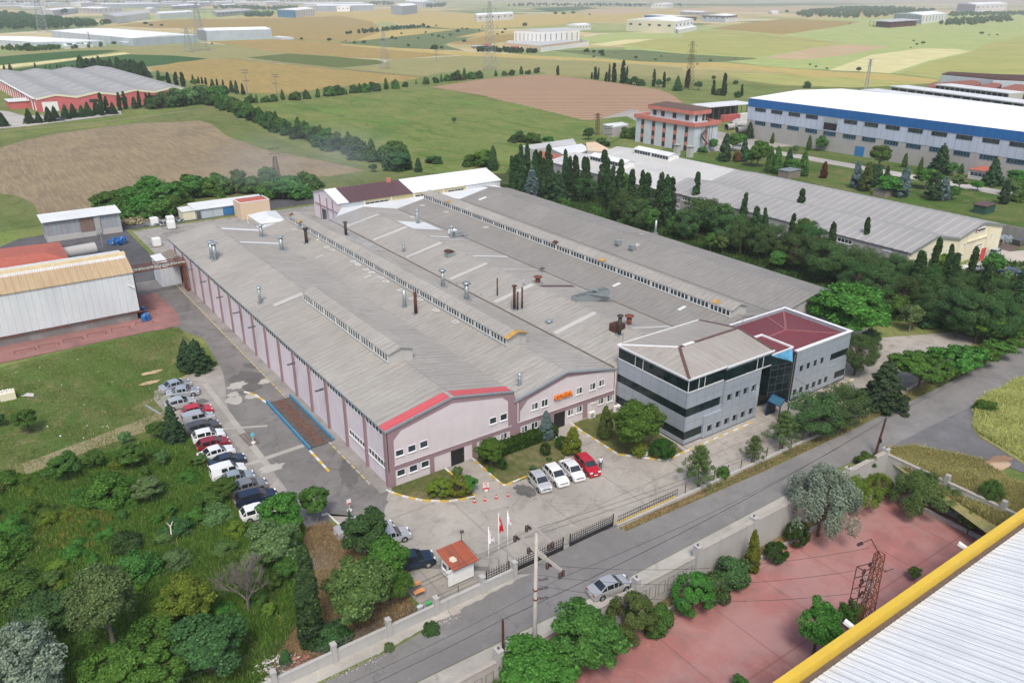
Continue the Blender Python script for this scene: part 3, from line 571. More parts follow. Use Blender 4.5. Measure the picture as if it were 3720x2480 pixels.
t.build('mauve_trim',M['mauve'],fac)
s_=MB();s_.box(.6,-.12,2.82,17.6,-.06,2.9);s_.box(18.6,-.12,2.92,35.3,-.02,3.0);s_.build('string_course',M['pink'],fac)
for i in range(17):
    y=min(i*5.83-.05,FL-.5)
    if i:MB().box(-.28,y-.2,0,.0,y+.2,7.35).build('pilaster',M['mauve'],fac)
MB().box(-.28,-.06,0,-.0,.55,7.5).build('pilaster',M['mauve'],fac)
MB().box(-.12,.5,7.48,0,FL,7.56).build('eaves_beam',M['mauve'],fac)
for i in range(16):
    y=i*5.83+.25
    xwin(fac,0,y,6.5,y+5.3,7.45,mull=5,split=False,sill=False,fw=.1)
for y0,y1,z0,z1 in((.55,5.3,2.25,3.15),(6.35,10.9,2.3,3.1)):xwin(fac,0,y0,z0,y1,z1,mull=5)
def wb(k,a,b,y=0,**kw):
    p,q=ony(k,a[0],a[1],y),ony(k,b[0],b[1],y);return ywin(fac,y,p.x,p.z,q.x,q.z,**kw)
for a,b in(((215,985),(325,860)),((385,928),(492,798)),((550,870),(657,740)),((1510,540),(1605,420)),((1655,492),(1752,368)),((235,1258),(345,1130)),((405,1203),(515,1070)),((570,1140),(675,1015))):
    wb('A',a,b,mull=0)
for a,b in(((1358,852),(1450,745)),((1515,800),(1610,690)),((1660,752),(1752,635))):wb('A',a,b)
for a,b in(((293,768),(437,575)),((505,705),(648,500)),((1247,435),(1382,250)),((1532,345),(1665,155)),((1732,262),(1860,85)),((75,1250),(212,1065)),((288,1170),(430,985)),((500,1110),(600,925)),((1065,890),(1195,710)),((1248,830),(1378,645)),((1580,615),(1655,545)),((1715,650),(1835,480)),((1907,590),(2030,410))):
    wb('K',a,b,.05)
for x0,x1,z1 in((8.45,10.35,2.25),(24.6,26.45,2.35)):
    d=MB();d.box(x0,-.05,.02,x1,.02,z1);
    for i in range(1,12):d.box(x0,-.075,z1*i/12,x1,-.05,z1*i/12+.05)
    dd=d.build('black_door',M['black'],fac);MB().tube((x1-.2,-.12,1.1),(x1-.2,-.12,1.35),.02).build('door_handle',M['galv'],dd)
# sign
def text(body,mat_,size,mtx,name='lettering',parent=None,ext=.0,spacing=1.0,bold=0.0):
    c=bpy.data.curves.new('t','FONT');c.body=body;c.size=size;c.extrude=ext;c.offset=bold;c.space_character=spacing;c.align_x='CENTER';c.align_y='CENTER'
    o=bpy.data.objects.new('t',c);COL.objects.link(o);bpy.context.view_layer.update()
    me=bpy.data.meshes.new_from_object(o.evaluated_get(bpy.context.evaluated_depsgraph_get()));bpy.data.objects.remove(o)
    me.transform(mtx);me.materials.clear();me.materials.append(mat_);me.name=name
    r=bpy.data.objects.new(name,me);COL.objects.link(r);r.parent=parent;return r
def upright(x,y,z,ang=0.0):return Matrix.Translation((x,y,z))@ Matrix.Rotation(ang,4,'Z')@ Matrix.Rotation(math.pi/2,4,'X')
pa,pb=ony('K',775,510,-.05),ony('K',1170,385,-.05)
sg=text('KOVEKA',M['orange'],1.0,upright((pa.x+pb.x)/2,-.14,(pa.z+pb.z)/2)@ Matrix.Diagonal((.82,.92,1,1)),'sign_letters',fac,.13,.9,.035)
# roofs with real ribs
def ribroof(name,xa,za,xb,zb,y0,y1,m,par,pitch=.5,rib=.035,thick=.06,axis='x'):
    """sheet sloping from (xa,za) to (xb,zb); ribs run down the slope"""
    mb=MB();n=max(2,int((y1-y0)/pitch));dn=Vector((zb-za,0,-(xb-xa)))
    ys=[]
    for i in range(n):
        y=y0+(y1-y0)*i/n;ys+=[(y,0),(y+pitch*.72,0),(y+pitch*.78,rib),(y+pitch*.94,rib)]
    ys.append((y1,0))
    def Q(x,y,z):return(x,y,z)if axis=='x' else(y,x,z)
    for i in range(len(ys)-1):
        (a,ha),(b,hb)=ys[i],ys[i+1]
        mb.face([Q(xa,a,za+ha),Q(xb,a,zb+ha),Q(xb,b,zb+hb),Q(xa,b,za+hb)])
    mb.face([Q(xa,y0,za-thick),Q(xb,y0,zb-thick),Q(xb,y1,zb-thick),Q(xa,y1,za-thick)])
    for(x,z)in((xa,za),(xb,zb)):mb.face([Q(x,y0,z-thick),Q(x,y1,z-thick),Q(x,y1,z),Q(x,y0,z)])
    for y in(y0,y1):mb.face([Q(xa,y,za-thick),Q(xb,y,zb-thick),Q(xb,y,zb),Q(xa,y,za)])
    return mb.build(name,m,par)
for i in range(5):
    a,b=FX[i],FX[i+1];c=(a+b)/2;o0=-.35 if i==0 else(.12 if i<4 else -.1)
    a2=a-.2 if i==0 else a+.1;b2=b-(.0 if i==0 else .1)+(.25 if i==4 else 0);y0=-.28 if i==0 else(-.2 if i==1 else .0)
    mm=M['roof_dark']if i>=3 else M['roof']
    if i==0:
        ribroof('roof_slope',a2,ev[0]-.05,c,rd[0],1.75,FL+.1,mm,fac);ribroof('roof_slope',c,rd[0],b2,ev[0],1.75,FL+.1,mm,fac)
        ribroof('red_roof_sheet',a2,ev[0]-.05,c,rd[0],-.2,1.74,M['roof_red'],fac);ribroof('red_roof_sheet',c,rd[0],b2,ev[0],-.2,1.74,M['roof_red'],fac)
    elif i==4:
        ribroof('roof_slope',a2,ev[i],c,rd[i],-.2,FL+.1,mm,fac);ribroof('roof_slope',c,rd[i],b2,ev[i]-.05,-.2,FL+3.0,mm,fac)
    else:
        for p_,q_ in(((a2,ev[i]),(c,rd[i])),((c,rd[i]),(b2,ev[i]))):ribroof('roof_slope',p_[0],p_[1],q_[0],q_[1],y0,FL+.1,mm,fac)
    r_=MB();yy=y0
    while yy<FL:r_.extrude([(c-.3,rd[i]-.02),(c,rd[i]+.09),(c+.3,rd[i]-.02)],'y',yy,min(yy+1.9,FL));yy+=1.94
    r_.build('ridge_capping',mm,fac)
v_=MB()
for i in range(1,5):v_.box(FX[i]-.22,0.4,6.1,FX[i]+.22,FL,6.26 if i>1 else 6.2)
v_.build('valley_gutter',M['gutter_dirt'],fac)
f_=MB()
for(xa,za,xb,zb)in((-.35,ev[0]-.05,8.9,rd[0]),(8.9,rd[0],17.9,ev[0])):f_.face([(xa,-.24,za-.16),(xb,-.24,zb-.16),(xb,-.24,zb+.07),(xa,-.24,za+.07)]);f_.face([(xa,-.24,za+.07),(xb,-.24,zb+.07),(xb,.05,zb+.05),(xa,.05,za+.05)])
for(xa,za,xb,zb)in((18.0,ev[1],26.6,rd[1]),(26.6,rd[1],35.4,ev[1])):f_.face([(xa,-.24,za-.14),(xb,-.24,zb-.14),(xb,-.24,zb+.05),(xa,-.24,za+.05)]);f_.face([(xa,-.24,za+.05),(xb,-.24,zb+.05),(xb,.12,zb+.05),(xa,.12,za+.05)])
f_.box(-.32,-.2,7.58,-.2,FL,7.72);f_.build('verge_flashing',M['galv'],fac)
def slope_z(x):
    for i in range(5):
        a,b=FX[i],FX[i+1]
        if a<=x<=b or i==4:
            c=(a+b)/2;return ev[i]+(rd[i]-ev[i])*(1-abs(x-c)/(c-a))
# roof-light strips (paler sheets) across the slopes
def rl(x0,x1,y0,y1,m,name='rooflight_strip'):
    mb=MB();k=.055;mb.face([(x0,y0,slope_z(x0)+k),(x1,y0,slope_z(x1)+k),(x1,y1,slope_z(x1)+k),(x0,y1,slope_z(x0)+k)])
    return mb.build(name,m,fac)
def rlp(k,pts,m,name='rooflight_strip'):
    q=[g(k,x,y,7.3)for x,y in pts];xs=sorted(p.x for p in q);ys=sorted(p.y for p in q)
    for x in(8.9,26.6,44.2,61.9,79.5):
        pass
    return rl(xs[0],xs[-1],ys[0],ys[-1],m,name)
LT=corr('rooflight_sheet',(.50,.49,.46),.33,1,(.3,.28,.25),.4,sheet=1.05);LW=M['roof_white']
for y in(89.5,76.2,61.5,45.0,30.5,14.0):rl(35.9,44.1,y,y+1.1,LT)
for y in(92.0,67.0,64.5,50.5,40.5,6.0):rl(44.4,52.5,y,y+.75,LW if y in(50.5,67.0)else LT)
rl(44.5,51.6,74.5,82.5,LW,'white_roof_sheets');rl(9.3,17.2,91.5,93.0,LW);rl(9.3,17.2,79.6,80.7,LW)
rl(44.5,52.0,29.2,30.2,M['roof_brownx'],'rusty_strip');rl(3.2,8.6,44.6,46.0,LT);rl(9.6,12.2,34.5,35.2,LW);rl(30,34.8,68,82,corr('stained_sheets',(.46,.44,.41),.33,1,(.08,.07,.07),.9,sheet=1.05),'stained_sheets')
for(x,y,s,c)in((22.5,52.5,.9,LT),(74.5,39,1.6,LT),(56.5,24,1.0,LW),(57.2,9,1.0,LW),(82.5,45,.8,LW),(24.5,79,.8,LW),(20.5,70,1.0,LT),(83,80,.9,LT),(73,92.5,1.4,LW),(24,60,.7,LT)):rl(x,x+s*1.6,y,y+s*.7,c,'patch_sheet')
# lanterns
def lantern(xc,w,y0,y1,zb,ze,zr,n,per,lab,sawx=0,end='galv'):
    L=MB();a,b=xc-w/2,xc+w/2
    L.extrude([(a,zb),(b,zb),(b,ze),(xc,zr-.05),(a,ze)],'y',y0,y1)
    ln=L.build('roof_lantern',[M['concrete_w'],M['galv']],fac)
    ribroof('lantern_roof',a-.14,ze+.0,xc,zr,y0-.3,y1+.25,M['roof'],ln);ribroof('lantern_roof',xc,zr,b+.14,ze+.0,y0-.3,y1+.25,M['roof'],ln)
    d=(y1-y0)/n
    for i in range(n):
        ya,yb=y0+i*d+.12,y0+(i+1)*d-.12
        xwin(ln,a,ya,zb+.46,yb,ze-.08,mull=per-1,split=False,sill=False,fw=.13,depth=.07)
    return ln
ln1=lantern(8.9,3.6,13.1,42.3,9.1,10.85,11.45,7,5,'a')
ln2=lantern(26.7,3.4,11.6,FL-2.2,7.65,9.3,9.95,20,5,'b')
ln3=lantern(62.0,3.6,1.2,FL-.2,7.4,9.05,9.75,22,5,'c')
MB().extrude([(26.7-2.0,9.3),(26.7,10.08),(28.7,9.3),(26.7,9.95)],'y',11.1,12.0).build('ochre_end_flashing',M['ochre'],ln2)
for(x,y,m_)in((60.6,86,'yellow'),(60.4,31,'yellow'),(60.8,4,'yellow'),(60.4,45,'rustd'),(24.9,88,'yellow'),(25.6,94.5,'rust')):
    z=(9.17 if x>50 else 9.42);MB().face([(x-.6,y,z+.03),(x+.2,y,z+.36),(x+.2,y+1.3,z+.36),(x-.6,y+1.3,z+.03)]).build('loose_sheet',M['ochre' if m_=='yellow' else m_],fac)
# open roof hatches (white frames) beside the lanterns
for i,(k,x,y)in enumerate([(5,82,631),(5,114,651),(5,170,686),(5,210,706),(5,270,742),(5,307,767),(5,410,828),(5,488,883),(5,540,893),(5,652,967),(5,784,1044),(5,558,232),(5,720,283),(5,996,389),(5,488,293),(4,2147,987),(4,2028,407),(4,2250,530),(4,2290,550)]):
    p=g(k,x,y,7.6);z=slope_z(p.x)+.1;h=MB()
    for(x0,y0,x1,y1)in((-.45,-.5,.45,-.42),(-.45,.42,.45,.5),(-.45,-.42,-.37,.42),(.37,-.42,.45,.42)):h.box(p.x+x0,p.y+y0,z,p.x+x1,p.y+y1,z+.1)
    h.build('roof_hatch',M['winframe'],fac)
# chimneys and vents: k, base px, top px, radius, material, cap
def flue(k,xb,yb,xt,yt,r,m,cap='cone',z0=None,base=None):
    p=g(k,xb,yb,7.4);
    for _ in range(3):p=g(k,xb,yb,slope_z(min(88,max(0,p.x))))
    d=ray(k,xt,yt);top=CAM.z+d.z/math.hypot(d.x,d.y)*math.hypot(p.x-CAM.x,p.y-CAM.y)
    t=MB();t.tube((p.x,p.y,p.z-.3),(p.x,p.y,top-.35),r,r,12)
    if cap=='cone':t.lathe((p.x,p.y,top-.35),[(r*1.9,0),(r*1.9,.06),(r*.3,.3)],12);t.tube((p.x,p.y,top-.5),(p.x,p.y,top-.3),r*.5)
    elif cap=='disc':t.lathe((p.x,p.y,top-.15),[(r*1.9,0),(r*1.9,.1),(r*1.2,.18)],14)
    elif cap=='sq':t.box(p.x-r*1.4,p.y-r*1.4,top-.4,p.x+r*1.4,p.y+r*1.4,top-.1)
    f=t.build('flue',m,fac,True)
    MB().box(p.x-r*1.7,p.y-r*1.7,p.z-.3,p.x+r*1.7,p.y+r*1.7,p.z+.12).build('flashing',M['galv'],f);return p
for a in[(4,1803,455,1797,365,.35,M['galv'],'cone'),(4,1942,548,1933,450,.38,M['galv'],'disc'),(4,1485,612,1470,495,.4,M['galv'],'disc'),(4,1462,598,1455,483,.36,M['galv'],'disc'),(4,1795,912,1780,793,.24,M['galv'],'cone'),
          (4,2113,498,2100,392,.33,M['soot'],'sq'),(5,33,447,27,345,.3,M['soot'],'cone'),(5,525,362,517,262,.3,M['galv'],'cone'),(5,760,460,758,374,.33,M['galv'],'cone'),(5,430,558,428,492,.22,M['galv'],'cone'),
          (5,700,800,697,678,.34,M['galv'],'sq'),(5,864,888,861,765,.38,M['galv'],'sq'),(5,437,935,432,805,.28,M['galv'],''),(5,514,985,510,822,.27,M['rustd'],''),(5,1075,862,1077,727,.12,M['rustd'],''),
          (5,1192,955,1187,790,.24,M['rustd'],'disc'),(5,1173,955,1173,812,.07,M['galv'],''),(5,1214,960,1222,820,.16,M['rustd'],''),(5,1245,950,1256,790,.15,M['rustd'],''),(5,1258,790,1262,733,.1,M['galv'],''),
          (5,1354,772,1354,727,.42,M['rust'],'disc'),(5,1915,1130,1921,985,.28,M['soot'],'cone'),(5,1982,1060,1979,995,.38,M['rust'],'disc'),(8,1228,298,1228,210,.2,M['galv'],'cone'),(5,2164,430,2164,330,.25,M['galv'],''),
          (5,796,780,796,740,.05,M['galv'],''),(5,963,855,963,830,.05,M['galv'],''),(5,1431,1045,1431,1028,.3,M['galv'],'disc')]:flue(*a)
def rbox(k,x,y,sx,sy,h,m,name,lift=.0,cover=None):
    p=g(k,x,y,7.4)
    for _ in range(2):p=g(k,x,y,slope_z(p.x))
    z=slope_z(p.x)-.2+lift;o=MB().box(p.x-sx/2,p.y-sy/2,z,p.x+sx/2,p.y+sy/2,z+h).build(name,m,fac)
    if cover:MB().extrude([(p.x-sx*.65,z+h+.1),(p.x,z+h+.35),(p.x+sx*.65,z+h+.1),(p.x,z+h+.25)],'y',p.y-sy*.65,p.y+sy*.65).build('vent_cover',cover,o)
    return p,o
rbox(5,745,590,1.4,1.4,1.1,M['galv'],'roof_vent',cover=M['rustd'])
p,o=rbox(5,800,455,1.6,1.2,.9,M['galv'],'fan_unit',.5);MB().box(p.x-1,p.y+1,p.z+.4,p.x+.6,p.y+2.2,p.z+1.2).build('fan_unit',M['white'],fac)
rbox(5,850,455,1.0,1.0,.7,M['galv'],'fan_unit');rbox(5,1900,1095,1.9,1.5,1.2,M['rustd'],'rusty_duct_box')
for x in(1911,2008):
    p,o=rbox(5,x,512 if x<2000 else 545,.8,.9,.6,M['galv'],'fan_unit');MB().box(p.x-.75,p.y-.5,p.z+.3,p.x+.35,p.y+.5,p.z+1.05).build('fan_cowl',M['galv'],o)
p=g(5,1595,895,7.9);q=g(5,1870,895,7.2);t=MB()
t.box(p.x,p.y-1.0,7.2,q.x+.5,p.y-.9,8.7);t.box(p.x,p.y+.3,7.2,q.x+.5,p.y+.4,8.7);t.box(p.x,p.y-.9,7.2,p.x+.1,p.y+.3,8.7);t.box(q.x+.4,p.y-.9,7.2,q.x+.5,p.y+.3,8.7);t.beam((p.x+2.2,p.y-.8,8.9),(q.x,p.y-1.4,7.6),.5,.06);t.beam((q.x-2,p.y+.2,8.8),(q.x+.6,p.y-1.6,7.4),.7,.05)
t.build('open_duct_casing',M['galv'],fac)
# cables, dish, lamps along the lilac wall, down-pipes
for i,y in enumerate((17.8,27.8,44.5,52,61,70.8,79.5,89)):
    t=MB();t.beam((-.25,y,6.1),(-1.0,y-.3,6.25),.05);t.box(-1.7,y-.75,6.18,-.55,y-.45,6.3);t.build('wall_lamp',M['greyd'],fac)
p=g(5,1385,680,6.9);MB().lathe((p.x,p.y,6.9),[(.05,0),(.4,.1),(.5,.3)],14).build('satellite_dish',M['greyd'],fac)
for x in(18.55,35.3,31.9):MB().tube((x,-.12,5.9 if x<20 else 6.0),(x,-.12,3.1 if x<32 else .1),.05).build('down_pipe',M['white'],fac)
def acunit(x,y,z,nm,lab):
    t=thing('air_conditioner',lab,'air conditioner',(x,y,z));MB().box(x-.5,y-.2,z,x+.5,y+.25,z+.95).build('casing',M['white'],t,bevel=.02)
    MB().tube((x-.1,y-.24,z+.48),(x-.1,y-.2,z+.48),.33,n=20).build('fan_grille',M['grey'],t)
acunit(30.9,-.5,.05,'','white air conditioner standing below the string course on the pink front');acunit(35.0,-1.1,.05,'','white air conditioner at the corner between pink front and grey office')
# ================================================================== GREY OFFICE
of=thing('office_building','grey panelled office block with dark window bands, hipped sheet roof and dark glass entrance corner','office building',(35.7,-13.1,0))
X0,X1,XG,XW,XE,Y0,Y1=35.7,51.6,49.7,57.1,70.6,-13.1,-.05
b=MB();b.box(X0+.12,Y0+.12,0,XG-.1,Y1,9.2);b.box(XG-.1,-11.2,0,X1-.1,Y1,7.6);b.box(XG-.1,Y0+.12,7.6,X1-.1,Y1,9.2);b.box(XW+.4,Y0+.12,0,XE-.1,Y1-.9,7.4);b.box(X1-.2,Y0+3.5,0,XW+.6,Y1-.9,7.4);b.build('core_wall',M['concrete_d'],of)
pn=MB()
def lf(y0,y1,z0,z1,d=0):pn.box(X0-d,y0,z0,X0+.12,y1,z1)
for z0,z1 in((.25,.85),(2.05,4.2),(5.4,7.75),(9.25,9.72)):lf(Y0,Y1,z0,z1)
def fr(x0,x1,z0,z1,d=0.0):pn.box(x0,Y0-d,z0,x1,Y0+.12,z1)
for z0,z1 in((.25,.85),(2.05,3.3)):fr(X0+.12,39.0,z0,z1)
fr(X0+.12,39.0,3.3,4.2);fr(39.0,42.4,3.4,4.2);fr(X0+.12,42.4,5.4,7.75)
fr(42.4,XG,7.0,7.6,.3);fr(X0+.12,42.4,9.25,9.72);fr(42.4,X1,9.2,9.72,.3);fr(XG,X1,7.4,7.62,.3)
LW_=[(39.75+i*1.5,40.75+i*1.5)for i in range(6)]+[(48.6,49.5)];LW_=[(39.8+i*1.66,40.75+i*1.66)for i in range(6)]
UW=[(43.15+i*1.62,44.1+i*1.62)for i in range(4)]
def front_holes(x0,x1,z0,z1,wins,wz0,wz1,d):
    pn.box(x0,Y0-d,z0,x1,Y0+.12,wz0);pn.box(x0,Y0-d,wz1,x1,Y0+.12,z1);c=x0
    for a,e in wins:pn.box(c,Y0-d,wz0,a,Y0+.12,wz1);c=e
    pn.box(c,Y0-d,wz0,x1,Y0+.12,wz1)
front_holes(39.0,XG,.25,3.4,LW_,.75,1.8,.3);front_holes(42.4,XG,3.4,7.0,UW,4.35,5.4,.3)
WX=[(57.9+i*1.47,58.75+i*1.47)for i in range(6)];WU=[(58.7+i*1.6,59.5+i*1.6)for i in range(4)]
front_holes(XW+.5,67.7,.25,3.4,WX[:6],.8,1.8,.1);front_holes(XW+.5,65.9,3.4,7.95,WU,4.4,5.4,.1)
pn.box(67.7,Y0,.25,XE,Y0+.12,.8);pn.box(67.7,Y0,1.9,XE,Y0+.12,4.3);pn.box(65.9,Y0,5.3,XE,Y0+.12,7.95);pn.box(65.9,Y0,3.4,67.7,Y0+.12,4.3)
pn.box(XE-.12,Y0,.25,XE,Y1-.9,7.95);pn.box(XE-.35,Y0+.12,7.4,XE-.12,Y1-.9,7.9);pn.box(XW+.5,Y1-1.1,7.0,XE,Y1-.9,7.9);pn.box(XW+.5,Y0+.12,7.3,XE-.4,Y0+.35,7.9)
pn.build('cladding_panels',M['panel'],of)
for q_ in([(X0+.03,Y0+.03,z0,X0+.12,Y1,z1),(X0+.12,Y0+.03,z0,xb_,Y0+.12,z1)]for z0,z1,xb_ in((.85,2.05,39.0),(4.2,5.4,42.1),(7.75,9.25,42.4))):
    for b6 in q_:MB().box(*b6).build('window_band',M['glassg'],of)
for b6 in((42.4,Y0-.25,7.6,X1-.05,Y0+.12,9.2),(67.7,Y0+.03,.8,XE-.03,Y0+.12,1.9),(65.9,Y0+.03,4.3,XE-.03,Y0+.12,5.3)):MB().box(*b6).build('window_band',M['glassg'],of)
sk=MB();sk.box(X0-.03,Y0-.03,0,X0+.12,Y1,.25);sk.box(X0+.12,Y0-.03,0,39,Y0+.12,.25);sk.box(39,Y0-.33,0,XG,Y0+.12,.25);sk.box(XW+.5,Y0-.13,0,XE,Y0+.12,.25);sk.build('plinth',M['greyd'],of)
for(a,e),z0,z1,d in[(w_,.75,1.8,.3)for w_ in LW_]+[(w_,4.35,5.4,.3)for w_ in UW]+[(w_,.8,1.8,.1)for w_ in WX]+[(w_,4.4,5.4,.1)for w_ in WU]:
    wn=MB();wn.box(a,Y0-.02 if d>.2 else Y0+.02,z0,e,Y0+.1,z1);ww=wn.build('window',M['glassg'],of)
    MB().box(a,Y0-.06 if d>.2 else Y0-.02,z0,a+.06,Y0+.05,z1).build('mullion',M['panel'],ww)
ml=MB()
for y in(-3.4,-4.9):ml.box(X0-.01,y,7.75,X0+.03,y+.07,9.25)
for x in(37.6,38.7):ml.box(x,Y0-.01,7.75,x+.07,Y0+.03,9.25)
for x in(48.6,49.8):ml.box(x,Y0-.29,7.6,x+.07,Y0-.25,9.2)
ml.box(X0-.03,Y0-.04,7.68,X0+.03,Y1,7.78);ml.box(X0-.03,Y0-.04,7.68,42.4,Y0+.03,7.78);ml.box(42.4,Y0-.32,7.55,X1,Y0-.25,7.62);ml.box(X0-.02,Y0-.02,7.7,X0+.05,Y0+.05,9.3)
ml.build('white_glazing_bar',M['winframe'],of)
# hipped roof
e=9.76;A_=(X0-.2,Y0-.2,e);B_=(X1,Y0-.45,e);C_=(X1,Y1+.1,e);D_=(X0-.2,Y1+.1,e);R1=(39.9,-7.2,10.9);R2=(X1,-7.2,10.9)
orf=MB()
rf=corr('office_roof_sheet',(.36,.34,.305),.55,0,(.20,.13,.09),.55,sheet=.55,lines=.9,bmp=.5);rf2=corr('office_roof_sheet_side',(.36,.34,.305),.55,1,(.20,.13,.09),.55,sheet=.55,lines=.9,bmp=.5)
orf.face([A_,B_,R2,R1]).face([D_,R1,R2,C_]);orf.face([A_,R1,D_],1);orf.face([B_,C_,R2],2);orf.face([A_,D_,C_,B_],2)
ro=orf.build('hipped_roof',[rf,rf2,M['panel']],of)
cp=MB()
for p_,q_ in((A_,R1),(R1,R2),(R2,B_),(R2,C_)):cp.beam(Vector(p_)+Vector((0,0,.03)),Vector(q_)+Vector((0,0,.03)),.42,.07)
cp.build('brown_hip_capping',M['brown'],ro)
cp=MB();cp.beam(Vector(D_)+Vector((0,0,.03)),Vector(R1)+Vector((0,0,.03)),.4,.07);cp.beam((40.6,-7.2,11.0),(42.6,-7.2,11.0),.5,.08);cp.build('white_hip_capping',M['white'],ro)
tr=MB();tr.box(X0-.3,Y0-.3,9.6,X0-.18,Y1+.15,9.82);tr.box(X0-.18,Y0-.3,9.6,42.4,Y0-.18,9.82);tr.box(42.3,Y0-.55,9.6,X1+.1,Y0-.42,9.85);tr.box(X0-.2,Y1+.05,9.6,X1,Y1+.17,9.85);tr.build('eaves_gutter',M['winframe'],of)
# wing roof, maroon, shallow hips behind a parapet
z0,zt=7.4,8.05;wx0=X1+.05
mr=MB();ap=(62.6,-7.3,zt)
mr.face([(wx0,Y0+.3,z0),(XE-.3,Y0+.3,z0),ap]).face([(XE-.3,Y0+.3,z0),(XE-.3,Y1-1,z0),ap]).face([(XE-.3,Y1-1,z0),(wx0,Y1-1,z0),ap]).face([(wx0,Y1-1,z0),(wx0,Y0+.3,z0),ap])
mo=mr.build('maroon_roof',M['maroon'],of);cp=MB()
for q_ in((wx0,-7.3,7.5),(XE-.3,Y0+.3,z0),(XE-.3,Y1-1,z0),(66.0,Y1-1,z0)):cp.beam(Vector(ap)+Vector((0,0,.02)),Vector(q_)+Vector((0,0,.03)),.35,.05)
cp.build('pale_hip_capping',plain('faded_maroon',(.25,.09,.09),.8),mo)
cp=MB();cp.box(XW+.35,Y0-.15,7.93,XE+.1,Y0+.42,8.02);cp.box(XE-.42,Y0+.42,7.93,XE+.1,Y1-.8,8.02);cp.box(XW+.35,Y1-1.15,7.9,XE-.42,Y1-.8,7.98);cp.build('parapet_coping',M['winframe'],of)
cp=MB();cp.box(56.3,-13.1,8.7,56.6,-7.5,8.95).box(51.9,-7.8,8.7,56.3,-7.5,8.95).box(51.7,-13.15,8.74,56.3,-12.95,8.86);cp.build('white_roof_curb',M['winframe'],of)
# dark glass entrance tower: slanted prow
gt=MB();T=[(XG,-13.2),(XG+.15,-10.6),(51.8,-13.4),(54.9,-14.0),(57.5,-12.9),(57.6,-9)]
pts=[(XG,Y0+.0),(51.6,-12.0),(51.9,-13.5),(55.6,-14.2),(56.0,-12.4),(57.6,Y0),(57.6,-9.2),(XG,-9.2)]
gt.prism([(XG,Y0-.05),(51.9,-11.4),(57.0,-11.6),(57.6,Y0-.02),(57.6,-9.2),(XG,-9.2)],0,7.6)
gt.prism([(51.75,-13.3),(55.3,-14.1),(56.9,-12.9),(57.0,-9.6),(51.75,-9.6)],2.6,7.3);gt.box(51.75,-13.02,7.3,56.5,-7.6,8.68);gt.face([(51.75,-13.3,7.3),(55.3,-14.1,7.3),(51.8,-13.05,8.7)]).face([(55.3,-14.1,7.3),(56.9,-12.9,7.3),(56.4,-13.03,8.7)])
go=gt.build('glass_tower',M['glassg'],of)
gg=MB()
for z in(3.2,4.35,5.5,6.65,7.28):gg.beam((51.7,-13.36,z),(55.3,-14.16,z),.035);gg.beam((55.3,-14.16,z),(56.95,-12.95,z),.035)
for k_ in range(4):p_=Vector((51.75,-13.35,2.6)).lerp(Vector((55.3,-14.15,2.6)),k_/3);gg.beam(p_,p_+Vector((0,0,4.7)),.04)
gg.build('glazing_bar',M['greyd'],go)
MB().face([(51.8,-13.06,8.72),(55.34,-14.14,7.32),(56.4,-13.06,8.72)]).build('pale_blue_glass_panel',M['glassb'],go);MB().box(51.75,-13.0,8.69,56.5,-7.6,8.74).build('tower_roof',M['maroon'],go)
pc=MB();px0,px1,py0,py1=51.3,53.2,-16.0,-13.9
for x in(px0,px1):
    for y in(py0,py1):pc.box(x-.06,y-.06,0,x+.06,y+.06,2.3)
for y in(py0,py1):pc.beam((px0,y,2.3),((px0+px1)/2,y,3.1),.1);pc.beam(((px0+px1)/2,y,3.1),(px1,y,2.3),.1)
pc.beam((px0,py0,2.3),(px0,py1,2.3),.1);pc.beam((px1,py0,2.3),(px1,py1,2.3),.1);pc.beam(((px0+px1)/2,py0,3.1),((px0+px1)/2,py1,3.1),.1)
po=pc.build('porch_frame',plain('dark_blue_metal',(.015,.035,.14),.4),of)
MB().face([(px0,py0,2.34),(26.1*2+.05,py0,3.12),(52.25,py1,3.12),(px0,py1,2.34)]).face([(52.25,py0,3.12),(px1,py0,2.34),(px1,py1,2.34),(52.25,py1,3.12)]).build('porch_glass',plain('blue_green_glass',(.04,.13,.19),.12,spec=.8),po)
MB().box(px0+.06,py1-.1,0,px1-.06,py1-.05,2.2).build('glass_door',M['glassg'],of)
for(x,y,h)in((36.0,-.4,1.9),(60.2,-1.2,1.2)):t=MB();t.tube((x,y,9.5 if x<40 else 7.5),(x,y,9.7+h if x<40 else 8.6),.03);t.build('aerial',M['greyd'],of)
# ================================================================== REAR BUILDINGS OF THE WORKS
def gable_x(root,x0,x1,y0,y1,ze,zr,wallm_,roofm_,z0=0,ov=.3,ridge=None,roof2=None,nm='wall'):
    """hall whose ridge runs along x"""
    c=(y0+y1)/2 if ridge is None else ridge
    MB().extrude([(y0,z0),(y1,z0),(y1,ze-.1),(c,zr-.1),(y0,ze-.1)],'x',x0,x1).build(nm,wallm_,root)
    ribroof('roof_slope',y0-ov,ze-.08,c,zr,x0-ov,x1+ov,roofm_,root,axis='y',pitch=1.0);ribroof('roof_slope',c,zr,y1+ov,ze-.08,x0-ov,x1+ov,roof2 or roofm_,root,axis='y',pitch=1.0)
def gable_y(root,x0,x1,y0,y1,ze,zr,wallm_,roofm_,z0=0,ov=.3,nm='wall',ridge=None):
    c=(x0+x1)/2 if ridge is None else ridge
    MB().extrude([(x0,z0),(x1,z0),(x1,ze-.1),(c,zr-.1),(x0,ze-.1)],'y',y0,y1).build(nm,wallm_,root)
    ribroof('roof_slope',x0-ov,ze-.08,c,zr,y0-ov,y1+ov,roofm_,root,pitch=1.0);ribroof('roof_slope',c,zr,x1+ov,ze-.08,y0-ov,y1+ov,roofm_,root,pitch=1.0)
rb=thing('workshop_building','yellow walled workshop behind the works with half brown, half white sheet roof','workshop',(43.3,111,0))
